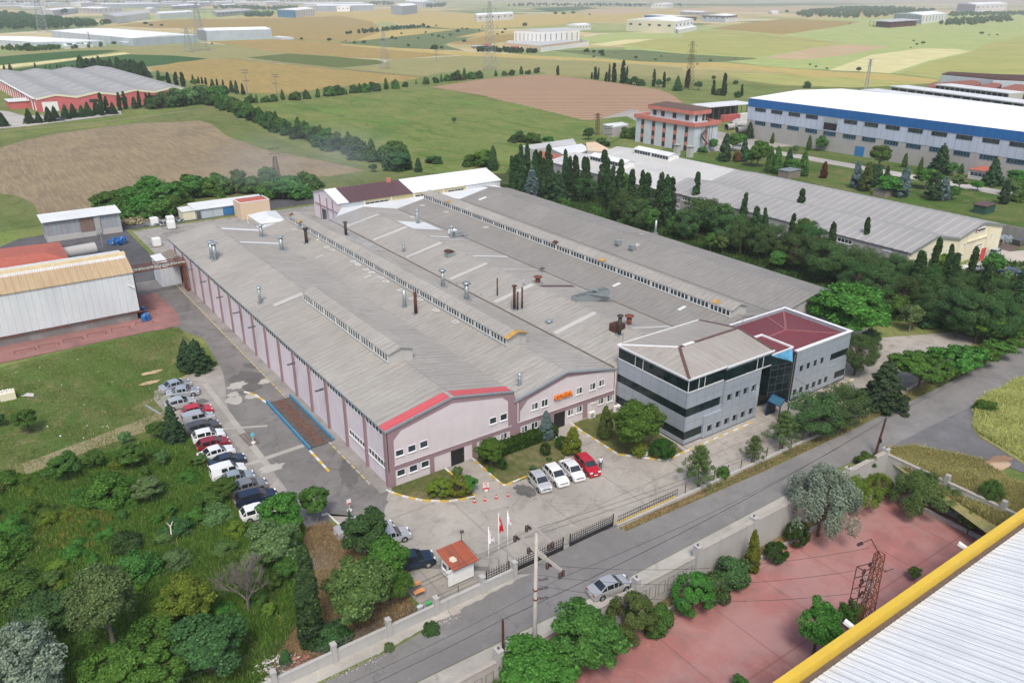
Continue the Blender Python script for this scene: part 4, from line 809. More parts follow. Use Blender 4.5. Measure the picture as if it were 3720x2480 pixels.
MB().extrude([(111.3,0),(127,0),(127,6.2),(119,8.3),(111.3,6.2)],'x',43.3,43.6).build('end_wall',M['lilac'],rb)
MB().extrude([(111.3,0),(127,0),(127,6.2),(119,8.3),(111.3,6.2)],'x',43.6,92).build('wall',M['yellowwall'],rb)
for xa,xb,m_ in((43.0,46.2,'roof_whitex'),(46.25,64.2,'roof_brownx'),(64.25,92.3,'roof_whitex')):
    ribroof('roof_slope',110.9,6.3,119,8.45,xa,xb,M[m_],rb,axis='y',pitch=1.0)
ribroof('roof_slope',119,8.45,127.4,6.3,43.0,92.3,M['roof_whitex'],rb,axis='y',pitch=1.0)
MB().box(60.5,118,8.2,61.5,118.9,9.3).build('brick_chimney',M['terracotta'],rb)
w_=MB();w_.box(81,111.15,0,91.9,111.25,6.1);w_.build('white_sheet_wall',M['wall_white_sheet'],rb);MB().box(44,111.2,0,50,111.28,6.0).build('grey_wall_patch',M['bluishwall'],rb)
for x0,x1 in((50.6,57.2),(65,72.5),(75,80)):ywin(rb,111.28,x0,4.5,x1,5.6,mull=4,split=False)
for x in(50.2,57.8,64.4,73.4,80.6):MB().box(x,111.05,0,x+.3,111.3,6.1).build('white_post',M['white'],rb)
for y in(114.5,118,122.5):MB().box(43.1,y,0,43.3,y+.3,6.4).build('mauve_post',M['mauve'],rb)
MB().box(43.15,112,3.6,43.3,126,3.9).build('mauve_rail',M['mauve'],rb);MB().box(43.2,119.2,0,43.29,121.8,3.0).build('doorway',M['black'],rb)
for nm,pts,z in(('a',[(18,98.4),(26.6,98.4),(26.6,107),(18,107)],5.0),('b',[(36,98.4),(44,99),(72,98.4),(90,99.5),(90,110.9),(44,110.9)],5.2)):
    o_=MB().prism(pts,z-.25,z).build('flat_canopy',M['roof_white'],None)
    tag(o_,'low white sheet canopy behind the left end of the works' if nm=='a' else 'wide white sheet canopy between the works and the yellow workshop','canopy')
    for(x,y)in pts:pass
ct=thing('white_canopy','white hipped sheet canopy beside the beige block','canopy',(26,113,0))
cq=[(22.6,108.4),(28.4,107.8),(30,118.8),(22.8,118.4)];rA,rB=(25.6,110.6,5.9),(26.4,116,5.9);cm=MB()
a_,b_,c_,d_=[(x,y,4.9)for x,y in cq];cm.face([a_,b_,rA]).face([b_,c_,rB,rA]).face([c_,d_,rB]).face([d_,a_,rA,rB]).face([d_,c_,b_,a_]);cm.build('roof',M['roof_white'],ct)
for x,y in cq:MB().tube((x,y,0),(x,y,4.9),.12).build('post',M['white'],ct)
lt=thing('lean_to_shed','pale ribbed sheet lean-to at the far left end of the works','shed',(1,98.4,0));MB().extrude([(98.4,0),(105,0),(105,4.4),(98.4,5.1)],'x',2.5,15).build('wall',M['wall_white_sheet'],lt)
ribroof('roof',98.35,5.25,105.3,4.5,2.2,15.2,M['roof_whitex'],lt,axis='y',pitch=.8)
sb=thing('sheet_annex','small pale blue sheet annex at the back corner of the lilac wall','shed',(-3,92,0));MB().box(-4.2,90.5,0,-.4,96.5,5).build('wall',M['wall_white_sheet'],sb);ribroof('roof',-4.4,5.0,-.3,5.3,90.3,96.7,M['roof_white'],sb,pitch=.8)
gs=thing('grey_shed','rusty blue grey sheet shed on a concrete base at the back left of the yard','shed',(-18.5,138.5,0))
MB().box(-18.5,138.8,0,-2.0,145,1.4).build('concrete_base',M['concrete_w'],gs);MB().box(-18.5,138.85,1.4,-2.0,145,4.75).build('wall',M['wall_grey_sheet'],gs)
ribroof('roof',138.2,4.95,145.4,5.4,-19.0,-1.6,M['roof_white'],gs,axis='y',pitch=.8)
MB().box(-7.9,138.55,.4,-6.6,138.8,4.7).build('concrete_pillar',M['concrete'],gs);MB().box(-11,138.75,1.3,-8.0,138.85,4.6).build('rusty_door',corr('rusty_sheet',(.20,.15,.13),.3,0,(.15,.06,.03),.7),gs)
ws=thing('long_white_shed','long low white sheet shed with blue double door in front of the thicket','shed',(13.2,140.5,0))
MB().box(16.4,140.8,0,35,147,2.45).build('wall',M['wall_hall_sheet'],ws);ribroof('roof',140.4,2.5,147.3,2.95,16.0,35.3,M['roof_white'],ws,axis='y',pitch=.8)
MB().box(13.2,141.2,0,16.3,146,2.3).build('annex_wall',M['cream'],ws)
ribroof('annex_roof',141,2.35,146.2,2.5,13.0,16.35,M['roof_white'],ws,axis='y',pitch=.8)
MB().box(23.3,140.68,.1,26.3,140.8,2.1).build('blue_door',M['blue'],ws);MB().box(26.4,140.7,.1,28.6,140.8,2.2).build('dark_opening',M['black'],ws);MB().box(16.5,140.7,.0,17.5,140.8,2.0).build('grey_door',M['greyd'],ws)
bb=thing('beige_block','beige rendered block with shallow rust red roof beside the white shed','outbuilding',(25.8,133.5,0));MB().box(25.8,133.6,0,33.6,139.2,4.3).build('wall',M['beige'],bb)
q_=[(26,133.8,4.35),(33.4,133.8,4.35),(33.4,139,4.35),(26,139,4.35)];u_,v2=(28.2,136.4,4.8),(31,136.4,4.8);m_=MB();m_.face([q_[0],q_[1],v2,u_]).face([q_[1],q_[2],v2]).face([q_[2],q_[3],u_,v2]).face([q_[3],q_[0],u_]);m_.build('roof',M['redtile'],bb)
t_=MB();t_.box(25.75,133.55,4.3,33.65,133.8,4.45);t_.box(25.75,133.8,4.3,26,139.25,4.45);t_.box(33.4,133.8,4.3,33.65,139.25,4.45);t_.build('parapet',M['white'],bb)
# ================================================================== LEFT HALL, red tiled house, pipe bridge
lh=thing('corrugated_hall','tall white corrugated hall with rust stained tan roof at the left edge','hall',(-12,74,0))
MB().extrude([(74.0,1.9),(74.1,8.95),(79,10.9),(84,10.6),(90,8.0),(90,1.9)],'x',-70,-11.8).build('wall',M['wall_white_sheet'],lh)
MB().box(-70,74.6,0,-12.2,89.5,1.9).build('base',M['concrete_d'],lh)  # dark block stands in for the shadowy open gap below the sheets
ribroof('roof_slope',73.9,9.0,79.2,10.95,-70,-11.6,M['roof_tan'],lh,axis='y',pitch=.36,rib=.05)
ribroof('roof_slope',80.0,11.2,90.2,8.1,-70,-12.6,M['roof_whitex'],lh,axis='y',pitch=.8)
MB().box(-70,79.0,10.9,-11.6,80.2,11.35).build('ridge_cap',plain('cream_metal',(.62,.52,.32),.6),lh)
fb=MB()
for i in range(6):fb.beam((-11.6,74.3+i*1.3,0),(-11.6,74.3+i*1.3,8.3),.12)
for z in(1.5,3.2,4.9,6.6,8.2):fb.beam((-11.6,74.3,z),(-11.6,80.8,z),.08)
fb.build('end_lattice',M['rustd'],lh);MB().box(-11.78,74.4,0,-11.72,89,8.6).build('end_opening',M['black'],lh)
MB().tube((-12.9,73.9,7.0),(-12.0,73.5,6.4),.1).build('floodlight',M['white'],lh)
for i in range(9):MB().beam((-70+i*7,73.8,1.7),(-65+i*7,73.8,1.7),.14).build('red_skirt_rail',M['rust'],lh)
rh=thing('red_roof_house','house with red clay tile roof behind the white corrugated hall','house',(-30,100,0))
hq=[g(4,0,700,4.2),g(4,480,612,4.2),g(4,410,490,4.2),g(4,95,525,4.2),g(4,-330,580,4.2),g(4,-330,740,4.2)]
MB().prism([(p.x*1.0,p.y)for p in(hq[5],hq[0],hq[1],hq[2],hq[3],hq[4])],0,4.15).build('wall',M['bluishwall'],rh)
k1,k2=g(4,80,592,5.6),g(4,300,560,5.6);k0=g(4,-330,640,5.6);m_=MB()
m_.face([hq[5],hq[0],k1,k0]).face([hq[0],hq[1],k2,k1]).face([hq[1],hq[2],k2]).face([hq[2],hq[3],k1,k2]).face([hq[3],hq[4],k0,k1]);m_.build('roof',M['redtile'],rh)
pb_=thing('pipe_bridge','rust red steel pipe bridge between the left hall and the lilac wall','pipe bridge',(-6,86,0))
zb,yb=5.6,84.8;t=MB()
for z in(zb,zb+1.0):
    for y in(yb,yb+1.4):t.beam((-12,y,z),(-.3,y,z),.16)
for i in range(9):
    x=-12+i*1.45
    for y in(yb,yb+1.4):t.beam((x,y,zb),(x,y,zb+1),.09);t.beam((x,y,zb+(i % 2)),(min(-.4,x+1.45),y,zb+1-(i % 2)),.06)
    t.beam((x,yb,zb),(x,yb+1.4,zb),.09)
t.build('truss',M['rust'],pb_)
for y in(yb,yb+1.4):MB().box(-.95,y-.25,0,-.55,y+.25,zb).build('column',M['rust'],pb_)
for j in range(3):MB().tube((-13,yb+.3+j*.4,zb+.35),(-.4,yb+.3+j*.4,zb+.35),.13).build('pipe',M['galv']if j else M['cream'],pb_)
cv=thing('side_canopy','weathered sheet canopy on brackets at the back of the lilac wall','canopy',(-.3,88,0));ribroof('roof',-2.4,5.4,-.3,5.9,86.5,96,M['wood'],cv,pitch=.6)
for y in(87,90,93,95.5):MB().beam((-.3,y,4.6),(-2.3,y,5.35),.08).build('bracket',M['greyd'],cv)
# ================================================================== NEIGHBOURS ON THE RIGHT
nh=thing('twin_gable_hall','long grey roofed twin gable hall with cream front beyond the dark trees','hall',(122,7.6,0))
for x0,x1 in((122,141),(141,160.3)):
    c=(x0+x1)/2
    MB().extrude([(x0,0),(x1,0),(x1,5.9),(c,7.9),(x0,5.9)],'y',7.6,7.95).build('cream_gable_wall',M['cream'],nh)
    MB().extrude([(x0,0),(x1,0),(x1,5.8),(c,7.8),(x0,5.8)],'y',7.95,78 if x0<130 else 78).build('wall',M['concrete'],nh)
    for a,b,za,zb_ in((x0-(.3 if x0<130 else 0),c,6.0,8.0),(c,x1+(.3 if x1>150 else 0),8.0,6.0)):ribroof('roof_slope',a,za,b,zb_,7.3,77.9,M['roof_stripe'],nh,pitch=2.2,rib=.06)
fl=MB();
for(xa,za,xb,zb_)in((121.7,6,131.5,8),(131.5,8,141,6),(141,6,150.6,8),(150.6,8,160.6,6)):fl.face([(xa,7.25,za-.45),(xb,7.25,zb_-.45),(xb,7.25,zb_+.08),(xa,7.25,za+.08)])
fl.build('verge_flashing',M['galv'],nh)
def wy(par,k,a,b,y,**kw):
    p,q=ony(k,a[0],a[1],y),ony(k,b[0],b[1],y);return ywin(par,y,min(p.x,q.x),min(p.z,q.z),max(p.x,q.x),max(p.z,q.z),**kw)
for a,b in(((90,925),(130,850)),((380,825),(425,755)),((725,710),(770,640)),((690,905),(745,845)),((1250,525),(1292,462))):wy(nh,'X',a,b,7.6,mull=1)
p,q=ony('X',965,725,7.6),ony('X',1100,615,7.6);ywin(nh,7.6,p.x,p.z,q.x,q.z-.3,mull=5,split=True,frame=M['white'])
for x in(141.2,144.5,153.5):MB().box(x,7.4,0,x+.25,7.6,6.3).build('down_pipe',M['cream'],nh)
MB().box(144.8,7.3,4.3,153.4,7.6,4.6).build('door_hood',M['cream'],nh)
p,q=ony('X',975,470,7.5),ony('X',1135,385,7.5);sgn=MB().box(p.x-.2,7.42,6.05,q.x+.2,7.55,6.95).build('name_board',M['white'],nh)
t=MB();cx_=(p.x+q.x)/2;t.box(cx_-1.5,7.38,6.25,cx_+1.7,7.42,6.65);t.build('dark_lettering',M['black'],sgn);MB().box(cx_-2.1,7.38,6.2,cx_-1.7,7.42,6.8).build('red_emblem',M['redwall'],sgn)
p=ony('X',1040,915,5.5);MB().box(p.x,5.4,0,p.x+1.9,5.5,2.9).build('red_door_leaf',M['red'],nh)
# back part: lower pale roofs with two lanterns
for x0,x1 in((122,141.5),(141.5,160.3)):
    c=(x0+x1)/2
    MB().extrude([(x0,0),(x1,0),(x1,5.6),(c,7.3),(x0,5.6)],'y',78,128).build('wall',M['concrete'],nh)
    ribroof('pale_roof_slope',x0-.3,5.7,c,7.5,78,128.3,M['roof_pale'],nh,pitch=1.1);ribroof('pale_roof_slope',c,7.5,x1+(.3 if x1>150 else 0),5.7,78,128.3,M['roof_pale'],nh,pitch=1.1)
for xc,y0,y1 in((130.8,100.5,116),(150.2,101.5,117)):
    L=MB();a,b=xc-2.2,xc+2.2;L.extrude([(a,6.3),(b,6.3),(b,8.6),(xc,9.2),(a,8.6)],'y',y0,y1);ln=L.build('roof_lantern',M['white'],nh)
    ribroof('lantern_roof',a-.3,8.6,xc,9.3,y0-.3,y1+.3,M['roof_white'],ln);ribroof('lantern_roof',xc,9.3,b+.3,8.6,y0-.3,y1+.3,M['roof_white'],ln)
    for i in range(2):xwin(ln,a,y0+.3+i*(y1-y0)/2,7.3,y0+(i+1)*(y1-y0)/2-.2,8.45,mull=5,split=False,sill=False)
for k,a,b in(('E',(1435,700),(1485,660)),('E',(1500,672),(1585,640)),('E',(1435,800),(1475,750)),(6,(0,205),(65,165)),(6,(1065,485),(1175,450)),(6,(1380,545),(1440,528))):
    p,q=onx(k,a[0],a[1],122),onx(k,b[0],b[1],122);y0,y1=sorted((p.y,q.y));xwin(nh,122,y0,max(2,min(p.z,q.z)),y1,max(3.4,min(5.4,max(p.z,q.z))),mull=3,split=False)
MB().tube((120.8,84,0),(120.8,84,7.5),.3).build('flue',M['galv'],nh)
for i,(xx,yy)in enumerate((('F',(533,690)),('F',(690,712)))):
    p=g(xx,yy[0],yy[1],0);MB().box(p.x-.9,p.y-.9,0,p.x+.9,p.y+.9,3.6).box(p.x-1.2,p.y-1.2,3.9,p.x+1.2,p.y+1.2,4.05).box(p.x-.6,p.y-.6,3.6,p.x+.6,p.y+.6,3.9).build('brick_flue',M['concrete_w'],nh)
mh=thing('low_back_buildings','cluster of low grey roofed sheds behind the row of cypresses','sheds',(118,150,0))
for i,(pts,z,r)in enumerate([([(120,215),(570,150),(600,200),(230,240)],4.2,'roof_pale'),([(370,232),(640,195),(720,240),(560,300),(500,290)],4.8,'roof_white'),([(680,185),(760,178),(880,240),(800,262),(690,250)],5.5,'beige'),([(270,275),(300,258),(480,293),(400,320),(300,330)],4.6,'redtile')]):
    q=[g('E',x,y,z)for x,y in pts];MB().prism([(p.x,p.y)for p in q],0,z-.1).build('wall',M['concrete_w'],mh);MB().prism([(p.x,p.y)for p in q],z-.1,z+.05).build('roof',M[r],mh)
wh=thing('small_white_shed','small white roofed shed by the corner of the red and white block','shed',(186,172,0))
q=[g('E',x,y,4.2)for x,y in((822,28),(985,10),(1045,30),(905,55))];MB().prism([(p.x,p.y)for p in q],0,4.1).build('wall',M['concrete_w'],wh);MB().prism([(p.x,p.y)for p in q],4.1,4.3).build('roof',M['roof_white'],wh)
# red and white office block
rb2=thing('striped_office_block','pale blue three storey block with terracotta bands and outside stair','office block',(194.5,134.5,0))
bx0,bx1,by0,by1=194.5,207,134.5,165.5;H1=9.6
MB().box(bx0,by0,0,bx1,by1,H1).build('wall',M['bluishwall'],rb2);MB().box(bx0+2.5,by0+3.5,H1,bx1-2,by1-5,13.6).build('top_storey_wall',M['bluishwall'],rb2)
t=MB();t.box(bx0-.7,by0-.7,H1-.2,bx1+.7,by0-.02,H1+1.2).box(bx0-.7,by0-.02,H1-.2,bx0-.02,by1+.7,H1+1.2).box(bx1+.02,by0,H1-.2,bx1+.7,by1,H1+1.2).box(bx0,by1+.02,H1-.2,bx1,by1+.7,H1+1.2);t.build('terracotta_parapet',M['terracotta'],rb2)
MB().box(bx0,by0,H1,bx1,by1,H1+.08).build('terrace',M['concrete_w'],rb2)
t=MB();a0,a1,b0,b1=bx0+1.7,bx1-1.2,by0+2.7,by1-4.2;t.box(a0,b0,13.2,a1,b1,14.6);t.build('terracotta_fascia',M['terracotta'],rb2)
zz=14.65;c1,c2=((a0+a1)/2,b0+5,16),((a0+a1)/2,b1-5,16);t=MB();c=[(a0,b0,zz),(a1,b0,zz),(a1,b1,zz),(a0,b1,zz)]
t.face([c[0],c[1],c1]).face([c[1],c[2],c2,c1]).face([c[2],c[3],c2]).face([c[3],c[0],c1,c2]);t.build('dark_hipped_roof',plain('dark_brown_tiles',(.11,.075,.06),.8),rb2)
for i,yy in enumerate((137.5,143.3,149,154.8,160.8)):
    MB().box(bx0-.12,yy,.3,bx0,yy+1.7,H1-.25).build('terracotta_panel',M['terracotta'],rb2)
    for z in(.4,3.6,7.0):xwin(rb2,bx0-.12,yy+.1,z,yy+1.6,z+1.9,mull=0,split=False,sill=False,frame=M['greyd'])
for yy in(140,146.5,152.6,157):xwin(rb2,bx0+2.5,yy,10.9,yy+2,12.9,mull=0,split=False,sill=False,frame=M['terracotta'])
for xx in(198,201.8,203.6):ywin(rb2,by0+3.5,xx,10.6,xx+1.4,12.9,mull=0,split=False,sill=False,frame=M['terracotta'])
MB().box(200.4,by0-.1,.2,201.6,by0,9.2).build('terracotta_panel',M['terracotta'],rb2)
st=MB()
for z0,xa,xb in((0,197,200.5),(3.1,200.5,197),(6.2,197,200.5)):st.beam((xa,by0-1.2,z0),(xb,by0-1.2,z0+3.1),.9,.12);st.beam((xa,by0-1.7,z0+1),(xb,by0-1.7,z0+4.1),.06)
for x in(196.2,197,200.5,202):st.beam((x,by0-1.8,0),(x,by0-1.8,9.5),.12)
st.build('outside_stair',M['greyd'],rb2)
# blue and white factory
bh=thing('blue_white_factory','long factory with blue top band, pale blue sheeting and white roof','factory',(239,10,0))
q0,q1=-12,147.2;MB().box(239.1,q0,0,300,q1,7.3).build('lower_wall',M['concrete'],bh)
MB().box(239,q0,7.3,300,q1+.1,12.5).build('pale_blue_sheeting',M['bluehall'],bh);MB().box(238.85,q0,12.5,300.2,q1+.25,15.6).build('blue_band',M['bluestripe'],bh)
t=MB();t.face([(238.8,q0,15.62),(270,q0,16.9),(270,q1+.3,16.9),(238.8,q1+.3,15.62)]).face([(270,q0,16.9),(302,q0,15.62),(302,q1+.3,15.62),(270,q1+.3,16.9)]).face([(238.8,q1+.3,15.3),(302,q1+.3,15.3),(302,q1+.3,15.62),(270,q1+.3,16.9),(238.8,q1+.3,15.62)])
t.build('white_roof',M['roof_far'],bh)
ux=[onx(3,x,y,239)for x,y in((500,752),(612,768),(730,787),(850,803),(1112,842),(1253,862),(1397,884),(1552,905),(1713,930),(1882,957),(2062,985),(2248,1012))]
for i,p in enumerate(ux):
    w_=5.3;xwin(bh,239,p.y-w_,10.9,p.y,12.3,mull=3,split=False,sill=False,frame=M['greyd'],depth=.1)
for x,y in((497,848),(605,866),(720,886),(843,905),(968,925),(1102,948),(1233,970),(1385,995),(1536,1020),(1695,1045),(1863,1072),(2040,1103),(2225,1133)):
    p=onx(3,x,y,239);xwin(bh,239.1,p.y-5.3,5.7,p.y,7.2,mull=4,split=False,sill=False,frame=M['bluew'],depth=.12)
p=onx(3,975,850,239);MB().box(238.9,p.y-5.5,7.8,239.02,p.y,10.3).build('dark_opening',M['black'],bh);MB().box(238.92,p.y-5.7,10.3,239.02,p.y+.2,12.5).build('roller_shutter',M['grey'],bh)
p=onx(3,1185,1050,239);MB().box(238.95,p.y-3.6,.1,239.09,p.y,3.6).build('blue_gate',M['blue'],bh)
p=onx('R',1705,1150,239);k_=thing('gate_lodge','small pink lodge with red hipped roof against the blue white factory','lodge',(234,p.y-3,0));MB().box(233.5,p.y-6.5,0,238.8,p.y,3.1).build('wall',M['pink'],k_)
t=MB();a=(233,p.y-7);b=(238.8,p.y+.4);ap=(236.5,p.y-3.3,4.3);c=[(a[0],a[1],3.1),(b[0],a[1],3.1),(b[0],b[1],3.1),(a[0],b[1],3.1)]
for i in range(4):t.face([c[i],c[(i+1)% 4],ap])
t.build('roof',M['redtile'],k_);xwin(k_,233.5,p.y-5.5,1.1,p.y-.6,2.4,mull=3)
sh=thing('open_storage_shed','long open fronted white roofed shed behind the striped block','shed',(225,205,0))
q=[g('F',x,y,6.5)for x,y in((900,152),(1445,92),(1445,104),(905,185))];t=MB();
pA,pB=g('F',900,285,0),g('F',1440,232,0);d=(pB-pA).normalized();nrm=Vector((-d.y,d.x,0));
if nrm.y<0:nrm=-nrm
def quadprism(name,a,b,depth,z0,z1,m,par):
    c_=[a,b,b+nrm*depth,a+nrm*depth];return MB().prism([(v[0],v[1])for v in c_],z0,z1).build(name,m,par)
quadprism('roof',pA-nrm*1,pB-nrm*1,12,6.6,7.0,M['roof_white'],sh);quadprism('back_wall',pA+nrm*9,pB+nrm*9,1,0,6.6,M['greyd'],sh)
for i in range(9):v=pA.lerp(pB,i/8);MB().tube((v.x,v.y,0),(v.x,v.y,6.6),.2).build('post',M['greyd'],sh)
for i in range(9):
    v=pA.lerp(pB,.3+i*.075)-nrm*2;o=thing('material_rack','stack of red and white crates under the open storage shed','crate stack',(v.x,v.y,0),group='crate stacks under the open shed')
    for j in range(3):MB().box(v.x-1.2,v.y-1,.1+j*1.0,v.x+1.2,v.y+1,.95+j*1.0).build('crate',M['redwall']if i<5 else M['white'],o)
pipes=[(1175,375),(1215,350),(1290,380),(1265,330),(1310,315),(1330,345),(1345,325),(1320,415)]
for i,(x,y)in enumerate(pipes):
    v=g('F',x,y);t=MB();a=i*.4;dx,dy=math.cos(a)*2.2,math.sin(a)*2.2
    t.tube((v.x-dx,v.y-dy,1.3),(v.x+dx,v.y+dy,1.3),1.3,n=20,cap=False);t.tube((v.x-dx,v.y-dy,1.3),(v.x+dx,v.y+dy,1.3),1.15,n=20,m=1,cap=False)
    tag(t.build('concrete_pipe',[M['concrete_w'],M['greyd']]),'large pale round pipe lying in the yard beside the striped block','pipe','large pipes lying in the yard')
# northlight roofs and brown sheds far right
nl=thing('northlight_factory','white roofed factory with rows of glazed roof lanterns behind the blue band','factory',(310,120,0))
for(x0,y0,x1,y1,hh)in((1230,648,2352,800,0),(1435,622,2352,745,0),(1740,610,2245,672,0)):
    a,b=g(3,x0,y0,12),g(3,x1,y1,12);n_=14;d=(b-a);s_=Vector((d.y,-d.x,0)).normalized();
    if s_.x<0:s_=-s_
    MB().prism([(v.x,v.y)for v in(a,b,b+s_*9,a+s_*9)],0,13.6).build('lantern_wall',M['concrete_w'],nl);MB().prism([(v.x,v.y)for v in(a-s_*1,b-s_*1,b+s_*10,a+s_*10)],13.6,14.0).build('lantern_roof',M['roof_white'],nl)
    for i in range(n_):u,v=a.lerp(b,(i+.08)/n_)-s_*.06,a.lerp(b,(i+.85)/n_)-s_*.06;MB().face([(u.x,u.y,11.8),(v.x,v.y,11.8),(v.x,v.y,13.2),(u.x,u.y,13.2)]).build('window',M['glass'],nl)
def far_quad(k,pts,z):return[g(k,x,y,z)for x,y in pts]
rs=thing('rusty_roof_sheds','rust red roofed old sheds at the right edge below the wheat fields','sheds',(450,130,0))
for i,(pts,z,wm,rm)in enumerate([([(1785,512),(1840,496),(2190,515),(2140,545)],9,'bluishwall','rustd'),([(2140,548),(2190,515),(2420,520),(2420,560)],9,'bluishwall','rustd'),([(1690,600),(1700,578),(2020,553),(2060,580),(1960,608)],7,'rustd','rustroof'),([(1950,612),(2160,568),(2200,585),(2120,630)],7,'rustd','rustroof'),([(2100,635),(2290,583),(2420,590),(2420,650),(2250,660)],7,'rustd','rustroof')]):
    q=far_quad(3,pts,z);MB().prism([(v.x,v.y)for v in q],0,z-.3).build('wall',M[wm],rs);MB().prism([(v.x,v.y)for v in q],z-.3,z+.2).build('roof',M[rm],rs)
# small things on the lawn
o=thing('garden_hut','dark green hut with brown roof at the corner of the far lawn','hut',(g(6,2070,290).x,g(6,2070,290).y,0));v=o.location;MB().box(v.x-2.6,v.y-1.6,0,v.x+2.6,v.y+1.6,2.3).build('wall',plain('dark_green',(.02,.07,.05),.7),o);MB().box(v.x-2.9,v.y-1.9,2.3,v.x+2.9,v.y+1.9,2.5).build('roof',M['brown'],o)
o=thing('garden_hut','weathered grey hut under the round tree beyond the long grey roof','hut',(g('F',1900,955).x,g('F',1900,955).y,0));v=o.location;MB().box(v.x-3,v.y-2,0,v.x+3,v.y+2,2.4).build('wall',M['wood'],o);MB().box(v.x-3.2,v.y-2.2,2.4,v.x+3.2,v.y+2.2,2.6).build('roof',M['galv'],o)
o=thing('garden_hut','low grey pen with pale boards below the bushy tree on the far lawn','hut',(g('R',430,1480).x,g('R',430,1480).y,0));v=o.location;MB().box(v.x-3,v.y-2,0,v.x+3,v.y+2,1.8).build('wall',M['wood'],o);MB().box(v.x-3.2,v.y-2.2,1.8,v.x+3.2,v.y+2.2,2.0).build('roof',M['greyd'],o)
o=thing('yard_wall','grey block wall at the far side of the neighbour forecourt','wall',(175,12,0));a,b=g('X',1460,500),g('X',2100,640);t=MB();t.beam((a.x,a.y,1.4),(b.x,b.y,1.4),.3,2.8);t.build('wall',M['concrete_d'],o)
a,b=g('X',1400,600),None;v=g('X',1530,620);rb_=MB();rnd=random.Random(5)
for i in range(60):x,y,z=v.x+rnd.gauss(0,.9),v.y+rnd.gauss(0,.7),rnd.uniform(0,1.1);s_=rnd.uniform(.15,.4);rb_.box(x-s_,y-s_,z,x+s_,y+s_,z+s_)
tag(rb_.build('scrap_heap',M['grey']),'heap of grey scrap against the block wall by the cream hall','heap',kind='stuff')
v=g('X',1770,680);o=thing('waste_skip','grey metal skip on the forecourt beside the block wall','skip',(v.x,v.y,0));MB().extrude([(v.x-1.2,.3),(v.x+1.2,.3),(v.x+1.6,1.5),(v.x-1.6,1.5)],'y',v.y-.9,v.y+.9).build('body',M['greyd'],o)
for s_ in(-1,1):MB().box(v.x+s_*.9-.15,v.y-.8,0,v.x+s_*.9+.15,v.y+.8,.3).build('skid',M['black'],o)
# ================================================================== FAR LEFT: red factory and hangars
rf_=thing('red_factory','red walled factory with four grey roofs behind a row of conifers','factory',(27,363,0))
f0,f1=g(1,262,775),g(1,1318,700);f0.z=f1.z=0;ux_=(f1-f0);Lr=ux_.length;ux_.normalize();vy_=Vector((-ux_.y,ux_.x,0))
bk=g(1,-100,640);dep=175
def RB(u,v,z):p=f0+ux_*u+vy_*v;return(p.x,p.y,z)
nb=4;wv=Lr/nb
for i in range(nb):
    u0,u1=i*wv,(i+1)*wv;c=(u0+u1)/2;m_=MB();m_.face([RB(u0,0,0),RB(u1,0,0),RB(u1,0,6.3),RB(c,0,7.8),RB(u0,0,6.3)]);m_.build('gable_wall',M['redwall'],rf_)
    m_=MB();m_.face([RB(u0,-.3,6.6),RB(c,-.3,8.2),RB(c,-.3,7.2),RB(u0,-.3,5.6)]).face([RB(c,-.3,8.2),RB(u1,-.3,6.6),RB(u1,-.3,5.6),RB(c,-.3,7.2)]);m_.build('white_fascia',M['cream'],rf_)
    rm_=corr('old_grey_roof%d' % i,(.33,.325,.31),1.2,1,(.2,.19,.18),.4,sheet=2,lines=.2)
    m_=MB();m_.face([RB(u0,-.3,6.5),RB(c,-.3,8.2),RB(c,dep,8.2),RB(u0,dep,6.5)]).face([RB(c,-.3,8.2),RB(u1,-.3,6.5),RB(u1,dep,6.5),RB(c,dep,8.2)]);m_.build('roof',rm_,rf_)
    for j in range(9):
        v0=10+j*18;m_=MB();m_.face([RB(u0+wv*.08,v0,6.75),RB(c,v0,8.27),RB(c,v0+.9,8.27),RB(u0+wv*.08,v0+.9,6.75)]);m_.build('rooflight_strip',M['roof_white'],rf_)
m_=MB();m_.face([RB(0,0,0),RB(0,dep,0),RB(0,dep,6.4),RB(0,0,6.4)]);m_.face([RB(Lr,0,0),RB(Lr,0,6.4),RB(Lr,dep,6.4),RB(Lr,dep,0)]);m_.build('side_wall',M['redwall'],rf_)
m_=MB();m_.face([RB(-1,-.2,6.4),RB(7,-.2,7.3),RB(7,dep,7.3),RB(-1,dep,6.4)]);m_.build('white_roof_strip',M['roof_white'],rf_)
for i,u in enumerate((2.5,24,38,52,66,80)):m_=MB();m_.face([RB(u,-.1,0 if i==0 else 3),RB(u+(7 if i==0 else 4),-.1,0 if i==0 else 3),RB(u+(7 if i==0 else 4),-.1,4.6),RB(u,-.1,4.6)]);m_.build('opening',M['white']if i==0 else M['glass'],rf_)
for i in range(18):
    v0=i*9+2;m_=MB();a,b=RB(-.3,v0,0),RB(.3,v0+.7,6.2);m_.beam(RB(-.15,v0,3.1),RB(-.15,v0+.7,3.1),.5,6.2);m_.build('white_pilaster',M['white'],rf_)
m_=MB();m_.prism([RB(-9,20,0)[:2],RB(0,20,0)[:2],RB(0,34,0)[:2],RB(-9,34,0)[:2]],0,3.6);m_.build('side_annex',M['redwall'],rf_);m_=MB();m_.prism([RB(-9.5,19.5,0)[:2],RB(0,19.5,0)[:2],RB(0,34.5,0)[:2],RB(-9.5,34.5,0)[:2]],3.6,3.9);m_.build('side_annex_roof',M['roof_white'],rf_)
